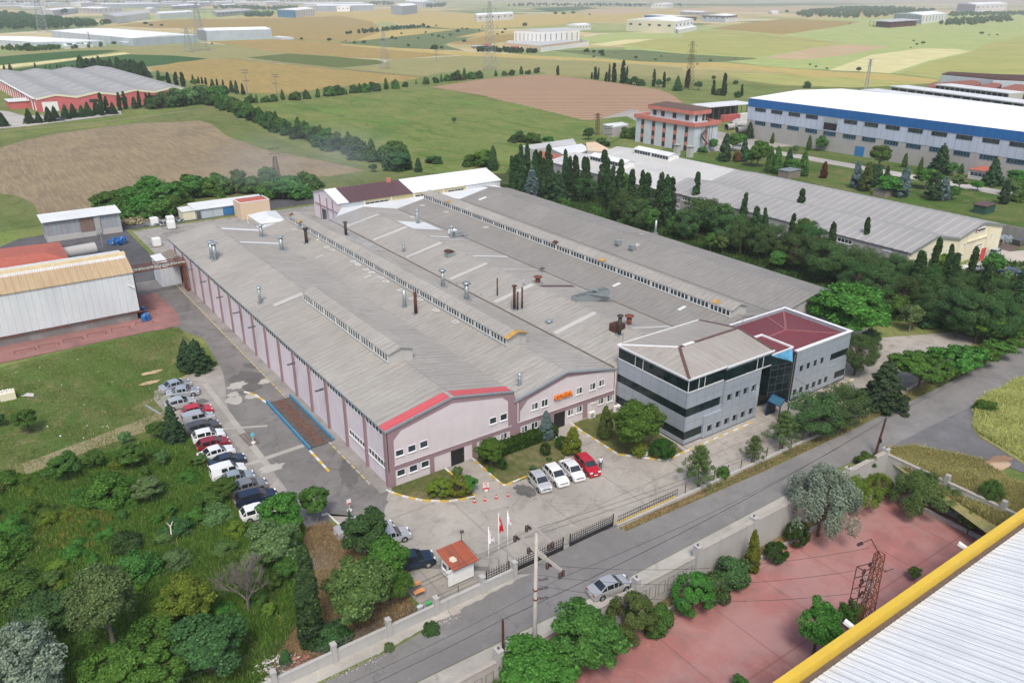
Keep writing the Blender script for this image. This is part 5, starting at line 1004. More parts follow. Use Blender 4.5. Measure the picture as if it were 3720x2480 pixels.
def farhall(label,k,L_,C_,R_,top,wall_,roof_,gable=.06,wins=0,wall2=None,cat='warehouse',name='warehouse',stripes=0,group=None,band=None,dmax=None):
    """hall from three ground corners: left, near, right; height from a pixel above the near corner"""
    l,c,r=g(k,*L_),g(k,*C_),g(k,*R_);h=hgt(k,C_[0],C_[1],C_[0],top)
    if dmax:
        for nm in(0,):
            v=l-c;l=c+v*min(1,dmax/max(v.length,1e-3))if v.length>dmax else l
    b=l+r-c;o=thing(name,label,cat,(c.x,c.y,0),group=group);Q=[c,r,b,l];mb=MB()
    mb.face([(c.x,c.y,0),(r.x,r.y,0),(r.x,r.y,h),(c.x,c.y,h)],0);mb.face([(l.x,l.y,0),(c.x,c.y,0),(c.x,c.y,h),(l.x,l.y,h)],1)
    mb.face([(r.x,r.y,0),(b.x,b.y,0),(b.x,b.y,h),(r.x,r.y,h)],0);mb.face([(b.x,b.y,0),(l.x,l.y,0),(l.x,l.y,h),(b.x,b.y,h)],1)
    mb.build('wall',[M[wall_],M[wall2 or wall_]],o);W_=(r-c).length;D_=(l-c).length;rise=min(gable*min(W_,D_),.22*h)
    rm_=MB();ex=.4
    if W_<D_:a1,a2=(c+r)/2,(l+b)/2;prs=[(c,l,a2,a1),(a1,a2,b,r)];gb_=[(c,r,a1),(l,b,a2)]
    else:a1,a2=(c+l)/2,(r+b)/2;prs=[(c,r,a2,a1),(a1,a2,b,l)];gb_=[(c,l,a1),(r,b,a2)]
    for q in prs:rm_.face([(v.x,v.y,h+(rise if v in(a1,a2)else 0.05))for v in q])
    for q in gb_:rm_.face([(v.x,v.y,h+(rise if v in(a1,a2)else 0.0))for v in q])
    rm_.build('roof',M[roof_],o)
    if wins:
        for(p,q)in((c,r),(l,c)):
            for i in range(wins):
                u,v=p.lerp(q,(i+.35)/wins),p.lerp(q,(i+.65)/wins);nn=Vector((q.y-p.y,p.x-q.x,0)).normalized()*.15
                if nn.dot(CAM-p)<0:nn=-nn
                z0_,z1_=(h*.25,h*.85)if stripes else(h*.55,h*.72)
                if stripes:u,v=p.lerp(q,(i+.44)/wins),p.lerp(q,(i+.56)/wins)
                u,v=u+nn,v+nn;MB().face([(u.x,u.y,z0_),(v.x,v.y,z0_),(v.x,v.y,z1_),(u.x,u.y,z1_)]).build('window',M['glass'],o)
    if band:
        for(p,q)in((c,r),(l,c)):
            nn=Vector((q.y-p.y,p.x-q.x,0)).normalized()*.1
            if nn.dot(CAM-p)<0:nn=-nn
            u,v=p+nn,q+nn;MB().face([(u.x,u.y,h*band[1]),(v.x,v.y,h*band[1]),(v.x,v.y,h*band[2]),(u.x,u.y,h*band[2])]).build('band',M[band[0]],o)
    return o
fh=farhall
fh('long pale grey hangar at the far left edge behind bushes','T',(-420,600),(555,668),(1465,640),586,'wall_hall_sheet','roof_far')
fh('widest pale grey hangar, its white roof seen above a long low wall','T',(720,520),(1840,640),(2735,585),530,'wall_hall_sheet','roof_far')
fh('tallest pale blue hangar with shaded left end','U',(372,545),(505,568),(1400,540),428,'wall_hall_sheet','roof_far',wall2='wall_grey_sheet')  # shade on the left end is put into its darker sheeting
fh('low white annex with a tall dark chimney at the right end of the hangars','U',(1405,541),(1525,549),(1700,549),516,'wall_hall_sheet','roof_far')
fh('small low white roofed annex in front of the far left hangar','T',(870,655),(905,680),(1290,655),635,'white','roof_far')
fh('low annex between the two pale hangars','T',(1465,590),(1740,635),(1800,632),590,'wall_hall_sheet','roof_far')
fh('blue fronted hall with white ribbed side among far fields','U',(1475,240),(1728,250),(1990,214),145,'white','roof_far',wins=8,stripes=1,wall2='bluew')
fh('dark fronted long hall at the right of the far left estate','U',(2010,160),(2022,166),(2800,150),84,'wall_hall_sheet','roof_far')
fh('white block hall with red zigzag line on its side','T',(2155,262),(2200,275),(2670,242),190,'white','roof_far')
fh('green roofed old hall with a white end','T',(1430,285),(1610,333),(2070,262),232,'white','roof_pale',wall2='concrete')
fh('grey hall with white doors behind the dark far wood','T',(480,232),(740,222),(1080,185),142,'bluishwall','roof_far',wall2='white')
fh('hall with shaded left end and ribbed white side','T',(1088,178),(1370,192),(1690,176),122,'white','roof_far',wall2='concrete_w',wins=5)  # wall2 carries the shade of the left end as colour
fh('ruined looking pale hall beside a far tree group','U',(565,205),(640,240),(1110,200),175,'concrete_w','roof_pale',wins=9)
EST=[('T',(940,92),(1120,98),(1310,90),40),('T',(-60,108),(0,112),(350,108),88),('T',(1380,108),(1420,112),(2210,98),62),('T',(650,92),(690,100),(940,95),44),('U',(0,125),(30,135),(420,110),90),('U',(370,85),(400,92),(555,84),38),('U',(550,78),(620,84),(860,75),35),('U',(850,95),(900,100),(1200,98),40),('U',(700,110),(720,120),(900,105),75),('U',(1210,72),(1320,76),(1480,70),32),('U',(1500,62),(1600,66),(2352,62),42),
       ('U',(205,82),(240,88),(365,80),35),('T',(2000,170),(2070,182),(2200,175),125),('T',(280,120),(300,128),(640,128),100),('T',(200,78),(260,82),(640,80),50),('U',(1830,92),(1850,98),(2352,88),60),('T',(2210,78),(2230,84),(2500,80),58),('U',(750,28),(770,32),(1050,30),12),('T',(1700,40),(1740,44),(2100,40),28),('U',(100,100),(130,106),(330,98),70),('T',(-100,62),(-20,66),(260,62),48),('U',(1050,52),(1080,56),(1500,52),30),('T',(1100,70),(1140,74),(1500,68),54),('U',(-150,60),(-100,64),(180,58),34)]
for i,(k,a,b,c,tp)in enumerate(EST):
    fh('bright white roofed hall in the hazy industrial estate at the upper left',k,a,b,c,tp,('white','concrete_w','bluishwall')[i % 3],'roof_far',group='pale halls of the far estate',dmax=140)
fh('pale stone hall with slit windows, brown chimney band and walled yard',2,(1190,308),(1385,318),(1640,300),222,'white','roof_pale',wins=7,stripes=1)
fh('pale brown base storey and dark yard around the slit windowed hall',2,(1120,330),(1370,355),(1640,315),318,'beige','roof_pale',gable=0,cat='annex',name='annex')
o=thing('perimeter_wall','white wall round the yard of the slit windowed hall','wall',tuple(g(2,1375,360)));t=MB()
for a,b in(((1375,360),(1705,318)),((1705,318),(1640,290))):p,q=g(2,*a),g(2,*b);t.beam((p.x,p.y,2.2),(q.x,q.y,2.2),.4,4.4)
t.build('wall',M['white'],o)
fh('small white hall with scattered timber beside it, behind the slit windowed hall','W',(376,208),(460,213),(543,207),175,'white','roof_far',wins=4)
fh('large cream hall with small windows and a white lower wing','W',(785,214),(1115,232),(1245,205),150,'white','roof_far',wins=5,wall2='cream')
fh('low white hall wing at the right of the large cream hall','W',(1120,225),(1145,234),(1272,210),205,'white','roof_far',gable=0)
fh('long hall with a row of blue bays beyond the cream hall','W',(912,130),(1080,138),(1270,143),112,'brown','roof_far',wall2='blue')
fh('grey hall with dark top band and four windows','W',(1305,150),(1470,157),(1550,149),112,'white','roof_far',wall2='wall_hall_sheet',wins=4,band=('greyd',.75,1.0))
fh('grey hall behind the dark banded hall','W',(1155,104),(1300,110),(1356,106),86,'concrete_w','roof_far',wins=3)
fh('lone pale hall high on the far slope','W',(958,58),(1060,60),(1114,55),30,'white','roof_far',wins=4)
fh('tiny white hall by a pair of poles on the far slope','W',(1762,97),(1790,100),(1836,97),82,'white','roof_far')
fh('solid grey cube of a hall on a concrete apron',2,(345,96),(420,108),(525,92),45,'wall_hall_sheet','roof_far')
fh('long white hall behind the cube shaped hall',2,(440,42),(560,55),(655,50),16,'white','roof_far',wins=8,stripes=1)
fh('white hall with dark windows at the left of the cube shaped hall',2,(-30,82),(60,82),(105,68),48,'white','roof_far',wins=3)
fh('long low white hall behind the dark windowed hall',2,(-60,45),(0,48),(165,44),24,'white','roof_far')
fh('lone white hall with panelled side beside the tall pylon',2,(918,148),(932,153),(1186,136),106,'white','roof_far',wins=6)
fh('large unfinished white hall with shaded left face near the right horizon',3,(1885,78),(2010,88),(2230,72),34,'white','roof_far',wins=7,wall2='concrete_w')  # greyer wall2 paints in the shade of the left face
fh('white hall with shaded ribbed end behind the red open hall',3,(1450,148),(1640,166),(1812,146),106,'white','roof_far',wins=8,stripes=1,wall2='wall_hall_sheet')  # shade on the left end painted in by the greyer wall2
o=thing('open_steel_hall','open hall of red steel posts under a pale roof in the far fields','hall',tuple(g(3,1360,190)))
l,c,r=g(3,1285,182),g(3,1420,196),g(3,1640,178);b=l+r-c;h=hgt(3,1420,196,1420,152)
MB().prism([(v.x,v.y)for v in(l,c,r,b)],h-.5,h).build('roof',M['roof_pale'],o);MB().prism([(v.x,v.y)for v in(l+(r-l)*.12,c+(b-c)*.1,r+(l-r)*.1,b+(c-b)*.1)],0,h*.75).build('red_frames',M['rust'],o)
for i in range(12):v=(l.lerp(c,i/5)if i<5 else c.lerp(r,(i-5)/6));MB().tube((v.x,v.y,0),(v.x,v.y,h),.35,n=6).build('post',M['rust'],o)
# tanker and lorries by the stone hall
for i,(x,y,L_,mm,lb)in enumerate(((940,335,14,'galv','silver tanker lorry parked left of the slit windowed hall'),(1010,325,13,'redwall','red lorry parked behind the silver tanker'),(1210,343,9,'redwall','red lorry in front of the slit windowed hall'),(1165,302,7,'white','white lorry at the left face of the slit windowed hall'))):
    v=g(2,x,y);o=thing('lorry',lb,'lorry',(v.x,v.y,0));MB().tube((v.x-L_/2,v.y+L_*.15,2.2),(v.x+L_/2-3,v.y-L_*.12,2.2),1.3,n=14).build('tank',M[mm],o)if i==0 else MB().box(v.x-L_/2,v.y-1.3,1.0,v.x+L_/2-2.5,v.y+1.3,3.4).build('load_box',M[mm],o)
    MB().box(v.x+L_/2-2.2,v.y-1.25,.7,v.x+L_/2,v.y+1.25,3.0).build('cab',M['white'],o)
    for wx in(-.35,0,.4):MB().tube((v.x+wx*L_,v.y-1.3,.5),(v.x+wx*L_,v.y+1.3,.5),.5,n=12).build('wheel',M['rubber'],o)
# ================================================================== FOREGROUND: white roof, walls, gate, lodge
fg=thing('white_roof_hall','big white ribbed roof with yellow gutter edge filling the lower right corner','hall',(20,-50,-3))
MB().box(-45,-110,-3,75,-49.5,5.9).build('wall',M['white'],fg)
ribroof('roof_slope',-50.3,6.15,-78,14.4,-45,75,M['roof_fg'],fg,axis='y',pitch=.55,rib=.05)
ribroof('roof_slope',-78,14.4,-110,6,-45,75,M['roof_fg'],fg,axis='y',pitch=.55,rib=.05)
MB().box(-45,-50.6,5.9,75,-49.75,6.0).build('gutter_channel',M['gutter_dirt'],fg)
MB().box(-45,-49.75,5.5,75,-49.6,6.95).box(-45,-49.6,6.62,75,-49.1,6.95).box(-45,-49.62,5.4,75,-49.3,5.6).build('yellow_parapet',M['yellow'],fg)
for k,x,y in(('Y',712,1050),('Y',1660,418)):
    p=g(k,x,y,6.7);MB().beam((p.x,-49.2,6.6),(p.x-.25,-48.3,6.95),.35,.3).build('floodlight',M['white'],fg)
# retaining wall with posts and recessed panels
rw=thing('retaining_wall','tall grey concrete retaining wall with posts between road and red court','wall',(0,-30,-3))
MB().box(-120,-30.25,-3,54.2,-29.95,.35).box(53.95,-60,-3,54.25,-30.25,.9).build('wall',M['concrete_w'],rw)
MB().box(-120,-30.32,.35,54.3,-29.9,.5).build('coping',M['cop'],rw);MB().box(53.9,-60,.9,54.35,-30.3,1.05).build('coping',M['cop'],rw)
MB().box(20,-30.5,-3,54,-30.25,1.25).box(20,-30.28,.5,54,-29.95,1.25).build('smooth_wall_face',M['concrete_w'],rw);MB().box(20,-30.55,1.25,54.2,-29.9,1.35).build('coping',M['cop'],rw)
for i,x in enumerate((-21,-13,-5,3.2,11.3,19.9,28.7,37.4,46,53.9)):
    c_=MB();c_.box(x-.28,-30.6,-3,x+.28,-29.85,1.75);c_.box(x-.33,-30.65,1.75,x+.33,-29.8,1.82);c_=c_.build('post',M['concrete_w'],rw);MB().lathe((x,-30.2,1.82),[(.08,0),(.14,.12),(.05,.28)],10).build('finial',M['greyd'],c_)
for y in(-38,-44.5,-51):MB().box(53.85,y-.25,-3,54.4,y+.25,1.9).build('post',M['concrete'],rw)
pnls=MB()
for a,b in((-13,-5),(-5,3.2),(3.2,11.3),(11.3,19.9)):
    n_=6;d=(b-a-.8)/n_
    for j in range(n_):
        x0,x1=a+.4+j*d+.18,a+.4+(j+1)*d-.18
        for bx_ in((x0,-1.9,x1,-1.84),(x0,-.35,x1,-.29),(x0,-1.84,x0+.06,-.35),(x1-.06,-1.84,x1,-.35)):pnls.box(bx_[0],-30.31,bx_[1],bx_[2],-30.25,bx_[3])
pnls.build('panel_moulding',M['concrete_d'],rw)
pl=thing('planter_ledge','low concrete planter ledge along the foot of the retaining wall','planter',(20,-31.8,-3));MB().box(-20,-31.9,-3,53.9,-31.7,-2.45).box(52.0,-49,-3,52.2,-31.9,-2.4).build('kerb',M['concrete'],pl);MB().box(-20,-31.7,-3,53.8,-30.6,-2.6).build('soil',G_['dry'],pl)
# front boundary wall
bw=thing('boundary_wall','white washed concrete wall with posts along the near side of the yard','wall',(-6,-21.6,0))
MB().box(-60,-21.75,0,2.9,-21.5,1.15).build('wall',M['concrete_w'],bw);MB().box(-60,-21.8,1.15,2.95,-21.45,1.22).build('coping',M['concrete_w'],bw)
for x in(-22,-16.6,-11.3,-6.3,-1.1,2.75):MB().box(x-.22,-21.9,0,x+.22,-21.4,2.0).box(x-.26,-21.95,2.0,x+.26,-21.35,2.08).build('post',M['concrete_w'],bw)
fr_=MB()
for x in(-21.6,-19,-16.2,-13.9,-10.9,-8.6,-5.9,-3.7,-.8):fr_.beam((x,-21.45,1.0),(x,-21.45,2.05),.06)
for(a,b)in((-21.6,-16.9),(-16.3,-11.5),(-10.9,-6.5),(-5.9,-1.4)):
    for z in(1.45,1.95):fr_.beam((a,-21.45,z),(b,-21.45,z),.03)
fr_.build('railing',M['greyd'],bw)
sc_=MB()
for a in(-21.2,-18.5,-15.9,-13.3):
    for j in range(4):
        for i in range(10):t0,t1=i*.628,(i+1)*.628;c=(a+.3+j*.5,1.7);sc_.beam((c[0]+.2*math.cos(t0),-21.45,c[1]+.2*math.sin(t0)),(c[0]+.2*math.cos(t1),-21.45,c[1]+.2*math.sin(t1)),.02)
sc_.build('scrollwork',M['greyd'],bw)
def barfence(nm,label,cat,x0,x1,y0,y1,h,step=.3,base=None):
    o=thing(nm,label,cat,(x0,y0,0));f=MB();L=math.hypot(x1-x0,y1-y0);n_=int(L/step)
    P_=lambda t,z:(x0+(x1-x0)*t,y0+(y1-y0)*t,z)
    for i in range(n_+1):t=i/n_;f.beam(P_(t,.1),P_(t,h),.035);f.tube(P_(t,h),P_(t,h+.16),.03,0.002,4)
    f.build('bars',M['black'],o);r=MB()
    for z in(.15,.45,.75,1.05,1.35,1.65):
        if z<h:r.beam(P_(0,z),P_(1,z),.045)
    r.build('rails',M['black'],o)
    if base:MB().beam(P_(0,.32),P_(1,.32),.05,.5).build('base_plate',M['black'],o)
    for t in(0,1):MB().beam(P_(t,0),P_(t,h+.1),.1).build('end_post',M['black'],o)
    return o
barfence('sliding_gate','black barred sliding gate leaf next to the wall post and big pole','gate',3.2,9.5,-20.95,-21.0,1.6,base=1)
barfence('sliding_gate','black barred gate leaf standing open at the right of the entrance gap','gate',10.5,16.6,-20.95,-20.9,1.6,base=1)
barfence('railing','short black railing on the wall behind the flagpoles','railing',-.3,2.4,-21.2,-21.2,1.9)
rf_=thing('roadside_fence','low concrete kerb with rusty fence posts along the yard side of the road','fence',(17,-21.3,0));MB().beam((16.8,-21.35,.2),(58,-21.7,.2),.3,.45).beam((58,-21.7,.2),(86,-20.3,.2),.3,.45).build('kerb_wall',M['concrete_w'],rf_)
MB().beam((16.8,-21.2,.55),(26,-21.25,.55),.1).build('yellow_rail',M['yellow'],rf_);t=MB()
for i in range(34):x=17+i*.28;t.beam((x,-21.25,.3),(x,-21.25,1.5),.03)
t.beam((17,-21.25,.9),(26.3,-21.25,.9),.04).beam((17,-21.25,1.35),(26.3,-21.25,1.35),.04);t.build('bars',M['black'],rf_)
for i in range(16):x=27.5+i*2.4;MB().beam((x,-21.3-.4*(x-27)/31 if x<58 else -21.6+.05*(x-58),.3),(x,-21.3-.4*(x-27)/31 if x<58 else -21.6+.05*(x-58),1.75),.07).build('post',M['rustd'],rf_)
bs=thing('bed_edging','thin white concrete edging round the dry grass behind the boundary wall','edging',tuple(g('M',290,425)));t=MB()
for a,b in(((190,455),(290,425)),((290,425),(545,660))):p,q=g('M',*a),g('M',*b);t.beam((p.x,p.y,.08),(q.x,q.y,.08),.14,.16)
t.build('edging',M['white'],bs)
# guard hut
gh=thing('guard_hut','small white guard hut with rusty red sheet roof and open door','hut',(-2.9,-19.2,0))
hx0,hx1,hy0,hy1=-2.95,-.55,-19.3,-17.0
MB().box(hx0,hy0,.25,hx1,hy1,2.35).build('wall',M['white'],gh,bevel=.03)
for x in(hx0+.1,hx1-.2):MB().box(x,hy0+.1,0,x+.1,hy1-.1,.25).build('foot',M['greyd'],gh)
t=MB();t.face([(hx0-.25,hy0-.45,2.4),(hx1+.35,hy0-.45,2.4),(hx1+.35,hy1+.6,2.75),(hx0-.25,hy1+.6,2.75)]).face([(hx0-.25,hy0-.45,2.34),(hx0-.25,hy1+.6,2.69),(hx1+.35,hy1+.6,2.69),(hx1+.35,hy0-.45,2.34)])
for(a,b)in(((hx0-.25,hy0-.45,2.34),(hx1+.35,hy0-.45,2.34)),):t.face([a,b,(b[0],b[1],2.4),(a[0],a[1],2.4)])
ro_=t.build('rusty_roof',corr('rusty_roof_sheet',(.38,.10,.05),.18,0,(.10,.05,.045),.8,sheet=.9),gh)
q=[g('H',x,y,2.5)for x,y in((500,640),(550,615),(600,640),(610,675),(550,695),(505,680))];MB().face([(p.x,p.y,2.42+.33*(p.y+19.75)/3.35+.02)for p in q]).build('pale_patch',plain('pale_patch',(.55,.5,.38),.8),ro_)
MB().box(hx0-.62,hy0-.02,.3,hx0-.02,hy0+.04,2.25).build('open_door',M['white'],gh);MB().box(hx0-.01,hy0+.15,.3,hx0+.01,hy0+.85,2.2).build('doorway',M['black'],gh)
xwin(gh,hx0,hy0+1.1,1.1,hy0+2.1,1.9,mull=0);t=MB();t.beam((hx1+.2,hy1+.3,1),(hx1+.2,hy1+.3,3.9),.05).box(hx1+.1,hy1+.2,3.8,hx1+.45,hy1+.4,4.1).beam((hx1+.2,hy1+.3,3.0),(hx1+.35,hy0,2.7),.04);t.build('camera_mast',M['greyd'],gh)
# flags
def flagpole(x,y,h,lab,mt,cat_em=None,W_=.62,H_=1.9,ph=0):
    o=thing('flagpole',lab,'flagpole',(x,y,0));MB().tube((x,y,0),(x,y,h),.05,.035,10).lathe((x,y,h),[(.05,0),(.07,.06),(.02,.12)],8).build('pole',M['white'],o,True)
    def F(u,v):
        w=W_*(.25+.75*v)*u;return Vector((x+.05+w*.9+.08*math.sin(7*u+4*v+ph)*v,y-.1*u+.10*math.sin(9*u+3*v+ph)*(.3+v),h-.15-H_*v*(1-.12*u)-u*.45*(1-v)-.1*u))
    m_=MB();n_=14
    for i in range(n_):
        for j in range(n_):
            m_.face([F(i/n_,(j+1)/n_),F((i+1)/n_,(j+1)/n_),F((i+1)/n_,j/n_),F(i/n_,j/n_)])
    fo=m_.build('flag',mt,o,True)
    def emb(poly,nm,mm):
        e_=MB();pts_=[F(u,v)+Vector((-.01,-.035,0))for u,v in poly];c=sum(pts_,Vector())/len(pts_)
        for i in range(len(pts_)):e_.face([c,pts_[i],pts_[(i+1)% len(pts_)]])
        return e_.build(nm,mm,fo)
    if cat_em=='crescent':
        out=[(.38+.26*math.cos(t),.42+.17*math.sin(t))for t in[math.pi*.15+i*(math.pi*1.7)/16 for i in range(17)]];inn=[(.45+.2*math.cos(t),.42+.135*math.sin(t))for t in[math.pi*.15+i*(math.pi*1.7)/16 for i in range(17)]]
        e_=MB()
        for i in range(16):e_.face([F(*a)+Vector((-.01,-.04,0))for a in(out[i],out[i+1],inn[i+1],inn[i])])
        e_.build('white_crescent',M['white'],fo);s5=[(.66+(.1 if i % 2==0 else .04)*math.cos(i*math.pi/5),.42+(.065 if i % 2==0 else .026)*math.sin(i*math.pi/5))for i in range(10)];emb(s5,'white_star',M['white'])
    elif cat_em:
        for v0 in(.42,.52,.62):emb([(.55,v0),(.72,v0+.02),(.72,v0+.08),(.55,v0+.06)],'red_emblem',M['redcloth'])
    return o
p1_=g('H',1025,825);flagpole(-.15+1.2,-19.6,5.6,'left white flag hanging limp on its white pole by the guard hut',M['whitecloth'],'e',.75,1.7,0)
flagpole(2.15,-19.8,6.9,'red flag with white crescent and star on the tallest white pole',M['redcloth'],'crescent',.62,2.1,1.3)
flagpole(3.35,-19.6,6.6,'right white flag hanging limp on its pole beside the gate post',M['whitecloth'],'e',.6,1.6,2.2)
# big concrete power pole in front
cpx,cpy,cpz,cpt=-1.98,-31.4,-3.0,13.5
cp_=thing('concrete_power_pole','tall pale concrete power pole with two cross arms of dark insulators in the foreground','power pole',(cpx,cpy,cpz))
MB().tube((cpx,cpy,cpz),(cpx,cpy,cpt),.25,.13,14).build('pole',plain('pole_concrete',(.38,.36,.325),.85,0,.1,2),cp_,True)
def insul(par,x,y,z,dz=-1,n_=5,r=.13,L=.5,horiz=None):
    m_=MB()
    for i in range(n_):
        if horiz:a=Vector((x,y,z))+Vector(horiz)*(.1+i*L/n_);m_.tube(a,a+Vector(horiz)*.04,r,r*.75,12)
        else:m_.tube((x,y,z+dz*(.08+i*L/n_)),(x,y,z+dz*(.15+i*L/n_)),r,r*.85,12)
    if horiz:m_.tube((x,y,z),Vector((x,y,z))+Vector(horiz)*(L+.1),.02)
    else:m_.tube((x,y,z),(x,y,z+dz*(L+.15)),.03)
    return m_.build('insulator',M['insul'],par,True)
armm=plain('arm_concrete',(.33,.31,.285),.85,0,.1,2)
p=g('H',1590,145,0);
def armpt(k,x,y,Y=cpy):return ony(k,x,y,Y)
dirx=Vector((.62,-.785,0))
def atz(k,x,y,base=Vector((cpx,cpy,0)),dr=dirx):
    # point on the vertical plane through the pole along dr
    d=ray(k,x,y);nrm_=Vector((-dr.y,dr.x,0));t=(base-CAM).dot(nrm_)/d.dot(nrm_);return CAM+d*t
A1,A2,A3,A4,A5=[atz('H',*q)for q in((1590,150),(1730,260),(1900,410),(1430,290),(2050,800))]
t=MB();t.beam(A1,(A1+A2)/2+Vector((0,0,.0)),.14,.2).beam((A1+A2)/2,A2,.2,.26).beam(A2,A3,.16,.2);t.build('upper_cross_arm',armm,cp_)
C1=atz('H',1730,560);t=MB();t.beam(A4,A4.lerp(C1,.7),.15,.22).beam(A4.lerp(C1,.7),C1,.22,.34).beam(C1,C1.lerp(A5,.3),.24,.36).beam(C1.lerp(A5,.3),A5,.15,.22);t.build('lower_cross_arm',armm,cp_)
for q,fr_ in((A1,0),(A3,0),(A4,0),(A5,0),(A4.lerp(C1,.62),0),(C1.lerp(A5,.45),0)):
    for s_ in(-.17,.17):insul(cp_,q.x+s_*1.2,q.y+s_*.3,q.z-.12,n_=6,r=.15,L=.5)
    MB().beam((q.x-.25,q.y-.08,q.z-.1),(q.x+.25,q.y+.08,q.z-.1),.05).build('hanger',M['rust'],cp_)
for y in(935,1060,1190):
    q=atz('H',1745,y);insul(cp_,q.x,q.y,q.z,horiz=(.95,-.3,0),n_=4,r=.13,L=.75);MB().beam(q-Vector((.1,0,0)),q+Vector((0,0,.2)),.07).build('bracket',M['rust'],cp_)
for y in(1065,1195):q=atz('H',1710,y);MB().tube((cpx,cpy,q.z-.06),(cpx,cpy,q.z+.06),.235,n=16).build('pole_band',M['rust'],cp_)
# wires as separate cables
def cable(label,a,b,sag=.6,r=.018,n_=16,group=None):
    a,b=Vector(a),Vector(b);t=MB();prev=a
    for i in range(1,n_+1):u=i/n_;q=a.lerp(b,u)-Vector((0,0,4*sag*u*(1-u)));t.tube(prev,q,r,n=4,cap=False);prev=q
    return tag(t.build('cable',M['wire']),label,'cable',group)
gcab='power cables of the roadside line'
for q in(A4,A1,A3,A5):
    e_=Vector((78,-27,7.5))+Vector((q.x-cpx,q.y-cpy,q.z-12))*.5
    cable('thin dark power cable running from the big concrete pole along the road to the right',(q.x,q.y,q.z-.75),e_,2.2,.016,20,gcab)
for q in(A4,A5,A1):cable('thin dark power cable leaving the big concrete pole towards the lower left',(q.x,q.y,q.z-.75),(q.x-45,q.y+3,q.z-1),1.5,.014,14,'cables to the lower left')
wp=thing('wooden_pole','short dark pole on the concrete verge left of the big power pole','pole',(-3.9,-29.4,0));MB().tube((-3.9,-29.35,0),(-3.95,-29.35,3.75),.13,.11,10).build('pole',M['rustd'],wp);insul(wp,-3.95,-29.35,4.0,n_=2,L=.2,r=.09)
w2=thing('wooden_pole','leaning dark wooden pole beside the corner of the retaining wall','pole',(54.2,-28.9,0));MB().tube((54.0,-28.9,0),(54.8,-28.9,5.1),.17,.12,10).build('pole',M['rustd'],w2)
insul(w2,54.8,-28.9,5.4,n_=2,L=.2,r=.1);MB().box(54.2,-29.15,1.9,54.5,-28.9,2.4).build('junction_box',M['black'],w2)
cable('dark cable drooping over the road from the short pole to the leaning wooden pole',(-3.95,-29.35,3.9),(54.8,-28.9,5.2),1.0,.025,30)
cable('cable crossing from the short dark pole to the lower left',(-3.95,-29.35,3.9),(-40,-27.5,4),.8,.02,14)
cable('cable from the leaning wooden pole up to the grey office roof',(54.8,-28.9,5.0),(52,-13.8,7.6),.8,.02,14);cable('cable from the leaning wooden pole along the road to the far right',(54.8,-28.9,5.2),(130,-24,6),1.5,.02,20)
# lattice pole with switch gear (court side)
def lattice(name,label,x,y,zb,zt,wb_,wt,arms=(),m=None,r=.06,nseg=8,cat='lattice tower',dirv=(1,0)):
    o=thing(name,label,cat,(x,y,zb));t=MB();m=m or M['greyd'];H_=zt-zb
    def c(i,u):w=(wb_+(wt-wb_)*u)/2;sx,sy=((-1,-1),(1,-1),(1,1),(-1,1))[i];return Vector((x+sx*w,y+sy*w,zb+H_*u))
    for i in range(4):t.beam(c(i,0),c(i,1),r*1.5)
    for s_ in range(nseg):
        u0,u1=1-(1-s_/nseg)**1.15,1-(1-(s_+1)/nseg)**1.15
        for i in range(4):
            j=(i+1)% 4;t.beam(c(i,u0),c(j,u1),r);t.beam(c(j,u0),c(i,u1),r);t.beam(c(i,u1),c(j,u1),r)
    t.build('lattice_frame',m,o);d=Vector((dirv[0],dirv[1],0)).normalized()
    for(z,L)in arms:
        a_=MB();p0=Vector((x,y,z));a_.beam(p0-d*L,p0+d*L,r*1.6);
        for s_ in(-1,1):a_.beam(p0+d*L*s_,p0+Vector((0,0,H_*.045))+d*s_*wt*.4,r)
        a_.build('cross_arm',m,o)
        for s_ in(-1,1):v=p0+d*L*s_*.95;MB().tube(v,v-Vector((0,0,H_*.035)),r*1.2,n=6).build('insulator',M['insul'],o)
    return o
LX,LY=22.7,-47.2
lp=lattice('switch_tower','rusty lattice pole with a cage of insulators beside the yellow gutter',LX,LY,-3,10.4,1.15,.62,m=M['rust'],r=.05,nseg=11)
t=MB()
for z in(9.2,8.0,6.8,5.6):
    t.beam((LX-.3,LY,z),(LX-1.7+(9.2-z)*.05,LY+.2,z),.06);t.beam((LX-.3,LY+.5,z),(LX-1.6,LY+.9,z),.06)
t.beam((LX-1.7,LY+.2,5.4),(LX-1.7,LY+.2,9.4),.06).beam((LX-1.6,LY+.9,5.4),(LX-1.6,LY+.9,9.2),.06).beam((LX-1.7,LY+.2,9.3),(LX-1.6,LY+.9,9.2),.06)
t.beam((LX,LY,10.3),(LX-1.2,LY+.4,12.2),.07).beam((LX-1.2,LY+.4,12.2),(LX-2.2,LY+.5,12.2),.05).beam((LX,LY,9.0),(LX+1.1,LY-.4,8.3),.06).beam((LX+.8,LY-.3,8.3),(LX+1.9,LY-.5,8.3),.05);t.build('steel_brackets',M['rustd'],lp)
for i,(dx,dy,z)in enumerate(((-1.3,.3,9.0),(-.9,.6,8.5),(-1.4,.3,7.8),(-.8,.7,7.4),(-1.2,.3,6.6),(-.7,.5,6.1),(-1.9,.3,5.6),(-2.1,.6,6.0),(-1.2,.9,5.2),(-.4,.8,6.9),(-.5,.3,9.5))):insul(lp,LX+dx,LY+dy,z,n_=6,r=.12,L=.5,horiz=((.8,.2,-.1)if i % 2 else(.2,.3,-.9)))
insul(lp,LX-2.2,LY+.5,12.2,n_=4,r=.15,L=.6,horiz=(-.95,.2,-.1))
